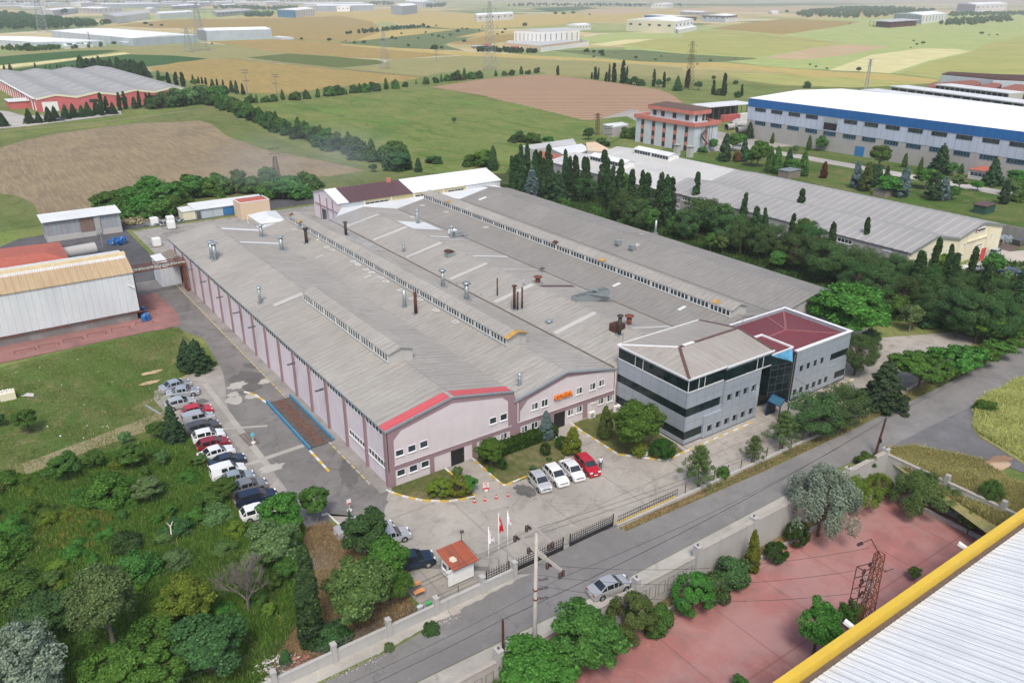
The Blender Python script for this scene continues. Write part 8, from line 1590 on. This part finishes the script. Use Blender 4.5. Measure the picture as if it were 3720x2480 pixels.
for i,(x,yb,yt,kd,lk,w)in enumerate(((30,482,440,'thuja','conif',1),(72,482,438,'thuja','conif',1.3),(245,472,432,'thuja','conif',1),(315,472,447,'thuja','conif',1),(345,472,448,'thuja','conif',1),(395,472,440,'thuja','conif',1),(420,470,442,'thuja','conif',1),(445,470,445,'thuja','conif',1),(500,467,445,'thuja','conif',1),(960,545,462,'cedar','conif',1.3),(1095,560,487,'thuja','conif',1),(1130,575,520,'broad','broad',1.3),(1165,582,500,'cypress','cypress',2),(1215,588,497,'cypress','cypress',2),(1265,598,500,'cypress','cypress',2),(1330,560,513,'thuja','conif',1),(1345,600,545,'broad','broad',1.3),(1400,700,582,'broad','olive',1.3),(1545,690,590,'broad','dark',1.3),(1370,578,530,'cypress','cypress',2),(1395,580,532,'cypress','cypress',2),(1420,585,535,'cypress','cypress',2),(1465,600,545,'thuja','conif',1.2),(1497,590,543,'cypress','cypress',2),(1537,590,550,'cypress','cypress',2),(1600,640,557,'thuja','conif',.9),(1630,648,558,'thuja','conif',.9),(1678,655,575,'thuja','conif',.9))):
    T1(1,x,yb,yt,kd,lk,ORD[i]+' tree from the left in the scattered line beyond the red factory',w,group='scattered trees beyond the red factory')
HR=[(1,1720,712,640),(1,1770,712,650),(1,1830,705,650),(1,1890,700,640),(1,1950,690,620),(1,2035,690,615),(1,2115,682,607),(1,2190,672,610),(1,2270,662,580),(1,2320,655,575),(2,-20,655,590),(2,20,652,600),(2,85,642,570),(2,130,640,575),(2,165,636,560),(2,230,627,550),(2,310,617,540),(2,375,612,535),(2,440,600,553),(2,515,582,550),(2,585,582,520),(2,650,572,520),(2,690,566,510),(2,730,560,502),(2,790,556,470),(2,850,552,470),(2,895,547,480),(2,950,540,478),(2,1065,527,485),(2,1125,523,483),(2,1175,520,472),(2,1240,513,457),(2,1288,513,475),(2,1347,505,453)]
for i,(k,x,yb,yt)in enumerate(HR):T1(k,x,yb,yt,('bush','thuja','bush')[i % 3],('dark','broad','broad')[i % 3],ORD[i]+' tree from the left in the hedgerow above the green meadow',rt.uniform(.8,1.3),group='hedgerow trees above the meadow')
for i,(k,x,yb,yt,kd,w)in enumerate(((2,1491,519,452,'cypress',2),(2,1725,545,500,'cypress',2),(2,1750,550,462,'cypress',1.6),(2,1769,550,470,'cypress',1),(2,1823,562,497,'cypress',2),(2,1845,562,445,'cypress',.9),(2,1878,567,438,'cypress',1.7),(2,1935,577,420,'cypress',1.4),(2,1962,575,460,'cypress',1),(2,2150,598,478,'cypress',1.3),(2,2222,605,497,'cypress',1.3),(3,30,605,478,'cypress',1.6),(3,208,652,553,'cypress',1.6),(3,285,662,508,'cypress',1.5),(3,245,658,600,'bush',1),(3,375,672,620,'bush',1),(3,405,662,583,'cypress',1.6),(3,855,607,550,'bush',1),(3,1210,498,462,'broad',1.3),(3,110,622,560,'broad',1.2),(3,210,560,520,'broad',1),(3,365,580,548,'bush',1.3),(2,2315,627,520,'cedar',1.2),(2,2020,587,528,'broad',1.5),(2,2060,590,540,'bush',1.5),(2,2185,605,548,'broad',1.3),(2,2252,575,535,'broad',1.2),(2,1985,580,535,'bush',1.3))):
    T1(k,x,yb,yt,kd,'cypress' if kd=='cypress' else 'dark',ORD[i]+(' slim cypress' if kd=='cypress' else ' dark shrub')+' in the line beyond the furrowed red field',w,group='trees beyond the furrowed field')
for(k,x,yb,yt,kd,lk,lb,w)in((2,778,852,808,'broad','dark','lone small tree in the middle of the green meadow',1),(2,1215,982,888,'bush','dark','dark round bush at the lower edge of the meadow',1.3),(2,1320,988,900,'bush','broad','green bush right of the dark round bush in the meadow',1.4),(2,1425,975,925,'bush','bright','low bright bush at the lower right of the meadow',1.6),(2,960,1145,1008,'bush','bright','large bright bush behind the yellow workshop',1.6),(2,1042,1180,1008,'thuja','dark','tall dark conifer at the end of the yellow workshop',.9),(2,640,1130,1055,'bush','dark','dark bush behind the white half of the workshop roof',1.6),(2,530,1185,1090,'thuja','conif','small cone shaped conifer behind the workshop',1.3),(2,222,1185,1130,'broad','dark','dark small tree behind the brown half of the workshop roof',1.3),(2,400,1180,1040,'broad','dark','dark tree at the near end of the leafy belt',1.5),(2,1700,920,880,'broad','broad','small tree left of the lattice pole before the striped block',1.5),(2,1980,950,860,'bush','broad','bush between small white shed and striped block',1.3)):T1(k,x,yb,yt,kd,lk,lb,w)
# --- left lot and the wild garden in the lower left
for(k,x,yb,yt,kd,lk,lb,w,*q)in((7,1210,692,405,'cedar','conif','tall dark drooping conifer between the parked cars',.85),(7,1285,165,-20,'cedar','conif','left of the two big conifers above the car row',1.2),(7,1365,195,-25,'cedar','conif','right of the two big conifers above the car row',1.5),(7,205,630,458,'broad','broad','small round crowned tree alone on the rough lot',1.1),(7,5,585,490,'broad','dark','small dark tree at the left edge of the rough lot',1.2),(7,1095,668,550,'broad','broad','small leafy tree left of the drooping conifer',1.3),(7,870,715,618,'broad','olive','pale grey green shrubby tree on the dirt track',1.2),(7,470,965,762,'broad','broad','dense dark shrub tree right of the dirt track',1.2),(7,665,890,735,'broad','broad','leafy shrub tree above the dirt track',1.1),(7,915,880,700,'light','broad','loose shrub between dirt track and cars',1.2),(7,985,725,680,'bush','dark','small dark bush near the shrubby olive tree',1),(7,1130,870,728,'silver','olive','silvery upright shrub in the weeds below the drooping conifer',.8),(7,745,1105,880,'bush','bright','wide bright bush in the middle of the wild garden',1.3),(7,555,1105,1005,'bush','broad','bush left of the wide bright bush',1.4),(7,60,1010,875,'bush','bright','bright bush at the left edge beside the dirt track',1.6),(7,1050,1105,925,'light','olive','pale loose bush right of the wide bright bush',1.4),(7,1560,1085,930,'broad','broad','leafy tree overhanging the parked bronze saloon',1.4),(7,1440,1160,1010,'bush','broad','bush beside the near end of the car row',1.4),
  (10,1960,175,-130,'broad','bright','bright green tree over the near end of the car row',1.2),(10,2190,75,-180,'light','broad','thin leafed tree standing at the yard corner beside the red board',.9),(10,1905,415,65,'broad','olive','grey green olive tree below the near end of the car row',1.2),(10,1990,485,280,'broad','broad','green tree squeezed between olive tree and giant cypress',.9),(10,2150,925,255,'cypress','cypress','giant dark cypress in the foreground',1.12),(10,800,960,305,'olive','olive','silvery round crowned tree on a pale trunk in the foreground',.98),(10,1330,780,425,'broad','yellow','yellow green rounded tree in the foreground middle',1.1),(10,1150,765,560,'light','yellow','pale large leafed sapling left of the yellow green tree',1.1),(10,1470,1120,730,'broad','dark','big dark blue green tree at the bottom left of the rubble',1.4),(10,1010,1230,850,'layered','bright','wide layered light green tree at the bottom edge',1.5),(10,190,1400,765,'silver','silver','huge silver leafed tree in the lower left corner',1.25),(10,380,860,585,'broad','dark','dark blue green shrub left of the silvery round tree',1.5),(10,885,255,110,'bush','dark','dark bush above the silvery round tree',1.2),(10,960,445,240,'bush','broad','light bush right of the silvery round tree',1.2),(10,410,405,295,'bush','yellow','yellow green bush below the golden weeds',1.3),(10,450,545,465,'bush','gold','golden low bush left of the silvery round tree',1.4),(10,60,170,5,'bush','bright','bright shrub at the left edge, upper one',1.4),(10,130,580,365,'bush','broad','large shrub at the left edge, lower one',1.6),(10,40,330,140,'bush','bright','shrub at the left edge, middle one',1.5),(10,1235,370,225,'bush','olive','greyish bush at the foot of the bleached branch',1.1),(10,2290,890,740,'bush','dark','dark bush right of the giant cypress',1.3),(10,1970,1045,945,'thuja','dark','small dark conifer above the rubble heap',1.5),(10,1230,160,20,'bush','dark','dark green bush upper right of the bleached branch',1.4),(10,640,900,780,'bush','broad','low bush at the foot of the silvery round tree',1.6),(10,1160,1000,830,'bush','ypine','low olive bush between layered tree and dark tree',1.5),(10,230,700,560,'bush','dark','dark low bush above the huge silver tree',1.8),(10,1500,60,-60,'bush','olive','greyish thin bush left of the last white car',1.4),(10,340,20,-60,'bush','broad','bush above the golden weeds',1.7),(10,1340,60,-50,'bush','bright','bright bush on the slope left of the cars',1.5),
  (11,180,330,5,'broad','dark','dark dense tree in front of the silver cars',1.25),(11,330,590,170,'broad','bright','tallest bright green tree left of the guard hut',.88),(11,120,800,345,'broad','ypine','olive green wide tree behind the boundary wall',1.15),(11,400,640,400,'broad','bright','lower bright green tree against the tables',.9),(11,60,60,-20,'thuja','dark','small dark cone conifer poking up beside the silver car',.6),
  (11,620,825,760,'bush','dark','weed clump on the verge below the boundary wall',1.4),(11,330,945,895,'bush','olive','grey weed clump on the verge at the left',1.2)):T1(k,x,yb,yt,kd,lk,lb,w)
WB=P('D',(-20,1130),(160,1080),(300,1045),(420,1010),(500,1120),(545,1215),(640,1230),(660,1300),(640,1400),(560,1500),(420,1560),(-60,1560))
for i in range(64):
    while True:
        x,y=rt.uniform(min(p[0]for p in WB),max(p[0]for p in WB)),rt.uniform(min(p[1]for p in WB),max(p[1]for p in WB));c_=False;j_=len(WB)-1
        for q in range(len(WB)):
            if(WB[q][1]>y)!=(WB[j_][1]>y)and x<(WB[j_][0]-WB[q][0])*(y-WB[q][1])/(WB[j_][1]-WB[q][1])+WB[q][0]:c_=not c_
            j_=q
        if c_:break
    plant((x,y,0),rt.uniform(.9,2.1),('bush','light','bush')[i % 3],('bright','broad','ypine','bright','yellow')[i % 5],'low leafy scrub bush among the weeds of the wild garden','scrub bushes of the wild garden',rt.uniform(.9,1.7))
# bare tree
p=g(10,1715,700);h=hgt(10,1715,700,1715,262);o=thing('bare_tree','leafless grey tree left of the giant cypress','tree',(p.x,p.y,0));t=MB();tw=MB();rb_=random.Random(9)
def grow(mb,a,d,L,r,dep):
    b=a+d*L;mb.tube(a,b,r,r*.7,5 if dep<2 else 4,cap=False)
    if dep>=6:return
    for _ in range(4 if dep<4 else 2):nd=(d+Vector((rb_.uniform(-.75,.75),rb_.uniform(-.75,.75),rb_.uniform(-.1,.5)))).normalized();grow(t if dep<1 else tw,b,nd,L*rb_.uniform(.62,.85),r*.62,dep+1)
grow(t,Vector((p.x,p.y,0)),Vector((.05,0,1)),h*.22,.16,0);gb=plain('grey_twigs',(.16,.14,.125),.95);t.build('trunk',gb,o);tw.build('twigs',gb,o)
# --- red court side (3 m lower)
for(k,x,yb,yt,kd,lk,lb,w)in((11,1985,880,565,'round','ypine','yellowish green pine like bush below the parked silver saloon',.95),(11,2180,810,615,'bush','broad','green shrub right of the yellowish bush under the wall',1.0),(12,60,700,420,'round','bright','bright clipped round bush under the retaining wall',.85),(12,185,605,370,'bush','pine','dark mound pine right of the bright round bush',.9),(12,330,515,268,'bush','pine','second dark mound pine under the retaining wall',.9),(12,472,412,125,'thuja','gold','golden green slender cone conifer under the retaining wall',.72),(12,632,340,208,'round','hedge','small dark ball bush on the red court',1.2),(12,780,230,60,'round','hedge','narrow dark shrub at the foot of the silver willow',.9),
  (9,930,1340,840,'weeping','silver','big silver grey willow leaning over the red court',.95),(9,1190,1180,925,'weeping','yellow','weeping yellow green shrub right of the silver willow',1.0),(9,1340,1060,905,'weeping','yellow','weeping green shrub in the corner of the walls',1.2),(9,1640,1190,895,'weeping','ypine','wide weeping olive green tree beside the right wall',1.4),(12,1960,150,-30,'acacia','yellow','thin light green sapling by the right wall',1.1),(11,1640,1120,670,'broad','broad','leafy green tree right of the big power pole',1.15),(11,1340,1330,950,'broad','bright','bright green tree behind the big power pole at the bottom edge',1.5),(12,900,980,590,'acacia','bright','young branching tree beside the yellow gutter, left',.9),(12,1140,800,605,'broad','bright','young leafy tree beside the yellow gutter, right',1.0),(12,1590,470,370,'light','broad','thin shoots of a shrub rising above the yellow gutter',1.2),(12,380,1240,1130,'light','broad','thin shoots at the bottom edge beside the yellow gutter',1.2),(11,1130,1300,1150,'bush','bright','bright bush at the bottom edge left of the power pole',1.4)):T1(k,x,yb,yt,kd,lk,lb,w,zb=-3)
# --- far scattered shrubs
SH=[(30,290,278),(92,300,280),(155,298,275),(215,222,203),(300,212,190),(370,205,182),(415,242,225),(350,268,245),(375,272,255),(465,330,305),(530,268,255),(582,228,212),(625,255,235),(670,255,235),(700,265,250),(752,255,232),(802,222,198),(845,290,268),(565,190,162),(600,195,172),(655,182,170),(835,205,190),(865,205,190),(950,212,200),(1110,238,215),(1128,208,192),(1265,180,152),(1415,208,195),(1075,240,228),(640,340,300),(690,345,318),(285,280,262),(1690,360,328),(1740,372,345),(1790,370,335),(1800,385,360),(2030,412,385),(2165,415,400),(2205,392,380),(1890,370,360),(1740,395,380)]
for i,(x,yb,yt)in enumerate(SH):
    p=g(2,x,yb);plant((p.x,p.y,0),hgt(2,x,yb,x,yt),'bush' if i % 3 else 'broad','dark','small dark shrub scattered on the far green slopes','shrubs scattered on the far slopes',1.3,small=True)
for i,(x,yb,yt)in enumerate(((450,105,60),(745,185,130),(1005,180,150),(1115,188,165),(1045,188,165),(2080,283,258),(1462,310,295),(200,350,295),(60,340,310),(300,350,330),(370,348,325),(790,320,285),(160,118,75),(40,100,68),(575,165,125),(640,165,130),(520,170,130),(2270,292,262))):
    p=g(1,x,yb);plant((p.x,p.y,0),hgt(1,x,yb,x,yt),'broad','dark','lone dark tree among the far hangars and estate','lone trees at the far estate',1.4,small=True)
for i,(k,x,yb,yt)in enumerate(((3,190,430,408),(3,365,410,400),(3,875,455,438),(3,918,470,452),(3,993,482,465),(3,100,452,438),(3,1590,290,275),(3,1655,310,285),(3,1612,315,298),(3,2058,245,218),(3,2110,250,238),(3,2165,250,235),(3,1570,335,325),(3,1150,172,160),(3,715,95,68),(3,2265,150,130),(2,1315,40,20),(2,1550,48,34),(2,1475,108,82),(2,1530,110,84),(2,1595,104,78),(2,1630,50,35),(2,1710,110,95))):
    p=g(k,x,yb);plant((p.x,p.y,0),hgt(k,x,yb,x,yt),'broad','broad','small tree dotted among the sunlit far fields','small trees among the far fields',1.5,small=True)
def wood(label,k,poly,n,h,lk,seed=1,leaf=1.6):
    rng=np.random.default_rng(seed);P_=[g(k,x,y)for x,y in poly];xs=[p.x for p in P_];ys=[p.y for p in P_];C_=[];
    def inside(x,y):
        c=False;j=len(P_)-1
        for i in range(len(P_)):
            if(P_[i].y>y)!=(P_[j].y>y)and x<(P_[j].x-P_[i].x)*(y-P_[i].y)/(P_[j].y-P_[i].y)+P_[i].x:c=not c
            j=i
        return c
    k_=0
    while k_<n:
        x,y=rng.uniform(min(xs),max(xs)),rng.uniform(min(ys),max(ys))
        if not inside(x,y):continue
        k_+=1;hh=h*rng.uniform(.65,1.2);r_=hh*rng.uniform(.35,.5);d=rng.normal(size=(150,3));d/=np.linalg.norm(d,axis=1,keepdims=True);C_.append(np.array([x,y,hh*.55])+d*np.array([r_,r_,hh*.45])*rng.uniform(.6,1,(150,1)))
    C_=np.concatenate(C_);N_=rng.normal(size=C_.shape)+np.array([0,0,.6]);N_/=np.linalg.norm(N_,axis=1,keepdims=True)
    o=bpy.data.objects.new('woodland',quads('woodland',C_,N_,leaf,1,rng,LEAF[lk]));COL.objects.link(o);return tag(o,label,kind='stuff')
wood('dark far wood at the upper left',1,[(-150,200),(0,208),(300,212),(560,190),(740,180),(560,165),(300,130),(0,110),(-150,110)],420,11,'dark',1)
wood('pale green wood near the right horizon',3,[(750,120),(1000,125),(1250,130),(1450,115),(1740,82),(1500,62),(1200,58),(1000,72),(820,95)],420,12,'olive',2,2.4)
wood('pale green copse at the far right',3,[(1740,175),(1950,180),(2280,150),(2250,130),(2000,135),(1860,150)],110,9,'olive',3,1.8);wood('row of trees at the far right horizon',3,[(1830,118),(2352,108),(2352,96),(1850,100)],120,9,'olive',4,2)
wood('trees among the far estate','U',[(590,130),(900,125),(1200,145),(1330,150),(1750,130),(1740,100),(1300,115),(1000,95),(600,110)],200,10,'broad',5,2);wood('dark clipped grove left of the blue fronted hall','U',[(1030,240),(1350,240),(1370,215),(1020,215)],60,9,'dark',6,1.6)
wood('green trees around the ruined hall of the far estate','U',[(850,240),(1030,235),(1060,195),(1400,190),(1450,215),(1380,235)],60,9,'broad',7,1.8);wood('trees behind the cube shaped hall',2,[(190,40),(370,38),(350,22),(200,20)],60,12,'dark',8,2);wood('grove right of the cube shaped hall',2,[(590,62),(720,50),(715,40),(600,45)],30,16,'dark',9,2.2)
wood('hedge round the yard of the stone hall',2,[(915,358),(1250,372),(1360,365),(1250,358),(940,345)],60,4.5,'dark',10,.9);wood('scrub on the far green slope',2,[(0,240),(150,235),(420,205),(600,190),(420,188),(150,215)],90,4,'dark',11,1.2);wood('hazy tree lines at the horizon, left',1,[(-100,30),(900,22),(2352,12),(2352,6),(900,12),(-100,15)],260,12,'dark',12,3);wood('hazy tree lines at the horizon, right',2,[(1100,48),(1290,45),(2080,52),(2352,48),(2352,36),(1900,36),(1250,30)],130,11,'dark',13,2.4)
wood('bushes at the foot of the far left hangars',1,[(0,350),(250,355),(720,325),(700,318),(250,338),(0,335)],70,4.5,'broad',14,1);
# --- grasses and weeds
def blades(label,polys,n,hr,cols,seed,wid=.05,clump=1,zb=0.0,name='grass',excl=None):
    rng=np.random.default_rng(seed);px,py=[],[]
    P_=polys;xs=[p[0]for p in P_];ys=[p[1]for p in P_];got=0;X,Y=[],[]
    vx=np.array(xs);vy=np.array(ys)
    def mask(x,y):
        c=np.zeros(len(x),bool);j=len(vx)-1
        for i in range(len(vx)):
            cond=(vy[i]>y)!=(vy[j]>y);c ^=cond &(x<(vx[j]-vx[i])*(y-vy[i])/(vy[j]-vy[i]+1e-12)+vx[i]);j=i
        return c
    while got<n:
        x,y=rng.uniform(vx.min(),vx.max(),n),rng.uniform(vy.min(),vy.max(),n);m_=mask(x,y);dens=.5+.5*np.sin(x*.55+1.7*np.sin(y*.3))*np.sin(y*.6+1.3*np.sin(x*.25));m_ &=rng.random(n)<.35+.65*dens;X.append(x[m_]);Y.append(y[m_]);got+=m_.sum()
    X=np.concatenate(X)[:n];Y=np.concatenate(Y)[:n];h=rng.uniform(hr[0],hr[1],n)*(0.6+.6*(.5+.5*np.sin(X*.8+Y*.5)));a=rng.uniform(0,6.283,n);lx,ly=rng.normal(0,.3,n)*h,rng.normal(0,.3,n)*h
    dx,dy=np.cos(a)*wid,np.sin(a)*wid;z0=np.full(n,zb)
    V=np.stack([np.stack([X-dx,Y-dy,z0],1),np.stack([X+dx,Y+dy,z0],1),np.stack([X+lx+dx*.5,Y+ly+dy*.5,z0+h],1),np.stack([X+lx-dx*.3,Y+ly-dy*.3,z0+h*.95],1)],1).reshape(-1,3)
    me=bpy.data.meshes.new(name);me.vertices.add(4*n);me.vertices.foreach_set('co',V.astype(np.float32).ravel());me.loops.add(4*n);me.loops.foreach_set('vertex_index',np.arange(4*n,dtype=np.int32));me.polygons.add(n);me.polygons.foreach_set('loop_start',np.arange(0,4*n,4,dtype=np.int32));me.update(calc_edges=True);me.materials.append(cols)
    o=bpy.data.objects.new(name,me);COL.objects.link(o);return tag(o,label,kind='stuff')
gL=leafm('weed_green',(.08,.185,.03),(.155,.285,.06),.45,.6);gD=leafm('dry_grass_blades',(.27,.20,.10),(.46,.36,.20),.35,.3);gS=leafm('straw_blades',(.32,.33,.12),(.50,.48,.20),.4,.4);gM=leafm('rough_grass_blades',(.12,.175,.045),(.22,.25,.09),.45,.6);gO=leafm('golden_weeds',(.22,.14,.03),(.36,.24,.06),.3,.3)
wild=P('D',(-30,1120),(160,1065),(300,1030),(420,990),(470,1040),(510,1110),(555,1205),(640,1210),(700,1210),(690,1290),(700,1400),(620,1540),(560,1640),(-200,1640),(-60,1300))
blades('rank green weeds and long grass filling the wild garden in the lower left',wild,230000,(.25,.8),gL,1,.055,name='weeds')
blades('dry stalks standing among the green weeds of the wild garden',wild,7000,(.4,1.0),gD,2,.03,name='dry_stalks')
blades('golden flowering weeds in the left of the wild garden',P(10,(120,150),(330,60),(500,40),(700,0),(800,60),(700,180),(600,290),(400,280),(220,250)),900,(.4,.9),gO,3,.05,name='golden_weeds')
blades('matted dry grass on the bank between cars and boundary wall',P('D',(700,1215),(755,1195),(800,1245),(880,1300),(960,1400),(900,1438),(780,1498),(700,1538),(610,1543),(640,1420),(695,1400),(690,1300)),50000,(.12,.4),gD,4,.035,name='dry_grass')
blades('rough grass of the left lot',P('D',(-30,865),(170,805),(330,770),(410,750),(435,790),(470,845),(395,878),(372,905),(420,985),(300,1020),(160,1060),(-60,1115)),34000,(.08,.25),gM,5,.05,name='rough_grass')
blades('straw coloured tall grass beyond the retaining wall',P(9,(1400,745),(1600,742),(1850,792),(2060,832),(2250,950),(2500,1090),(2600,1500),(2200,1300),(1390,800)),80000,(.3,.8),gS,6,.05,name='straw_grass')
blades('green and straw tall grass on the far side of the gravel',P(9,(2010,420),(2352,245),(2700,60),(2800,500),(2500,850),(2352,820),(2060,650),(2000,600)),70000,(.3,.8),gS,7,.055,name='straw_grass')
blades('dry grass tufts along the road fence',[(17,-22.3),(40,-23.1),(58,-23.2),(86,-22.7),(107,-22.6),(107,-20.6),(86,-20.6),(58,-21.9),(17,-21.6)],26000,(.1,.4),gD,8,.035,name='dry_grass');blades('green tufts along the road fence',[(30,-22.8),(58,-23.2),(107,-22.6),(107,-20.6),(58,-21.9),(30,-21.8)],9000,(.1,.4),gL,9,.04,name='grass')
blades('mown patchy grass of the corner bed',bedA,9000,(.04,.12),gM,10,.04,name='lawn_grass');blades('mown patchy grass of the middle garden',bedB,18000,(.04,.12),gM,11,.04,name='lawn_grass');blades('mown patchy grass of the garden by the office',bedC,18000,(.04,.12),gM,12,.04,name='lawn_grass')
blades('undergrowth in the shade of the dark tree belt',[(90,5),(103,-8),(112,-12),(145,-20),(175,-19),(150,3),(122,6),(121,128),(92,128),(93,98),(89.5,98)],60000,(.3,.9),leafm('dark_weeds',(.03,.065,.016),(.07,.12,.035),.35,.5),13,.14,name='undergrowth')  # dark green undergrowth leaves
# --- smoke from two flues (thin, real volume)
def smoke(label,c,r_,dens):
    m=bpy.data.materials.new('smoke');m.use_nodes=True;n=m.node_tree;n.nodes.clear();o_=N(n,'OutputMaterial');v=N(n,'VolumePrincipled');v.inputs['Color'].default_value=(.75,.8,.9,1);n.links.new(v.outputs[0],o_.inputs['Volume'])
    co=coords(n,src='Generated');ln=N(n,'VectorMath',operation='DISTANCE');ln.inputs[1].default_value=(.5,.5,.5);n.links.new(co,ln.inputs[0]);f=ramp(n,ln.outputs[1],[(.1,1),(.48,0)]);nz=ramp(n,noise(n,co,3,4),[(.35,0),(.7,1)])
    n.links.new(math_(n,'MULTIPLY',math_(n,'MULTIPLY',f,nz),dens),v.inputs['Density']);bm=bmesh.new();bmesh.ops.create_icosphere(bm,subdivisions=3,radius=1);me=bpy.data.meshes.new('smoke');bm.to_mesh(me);bm.free();me.materials.append(m)
    o=bpy.data.objects.new('smoke',me);COL.objects.link(o);o.location=c;o.scale=r_;return tag(o,label,kind='stuff')

p=g(5,27,330,11.5);smoke('faint blue smoke drifting from the sooty flue beside the second lantern',(p.x,p.y,12.2),(6,5,2.6),.22)
smoke('faint blue smoke drifting behind the workshop and the thicket',(50,145,12),(34,22,10),.03)
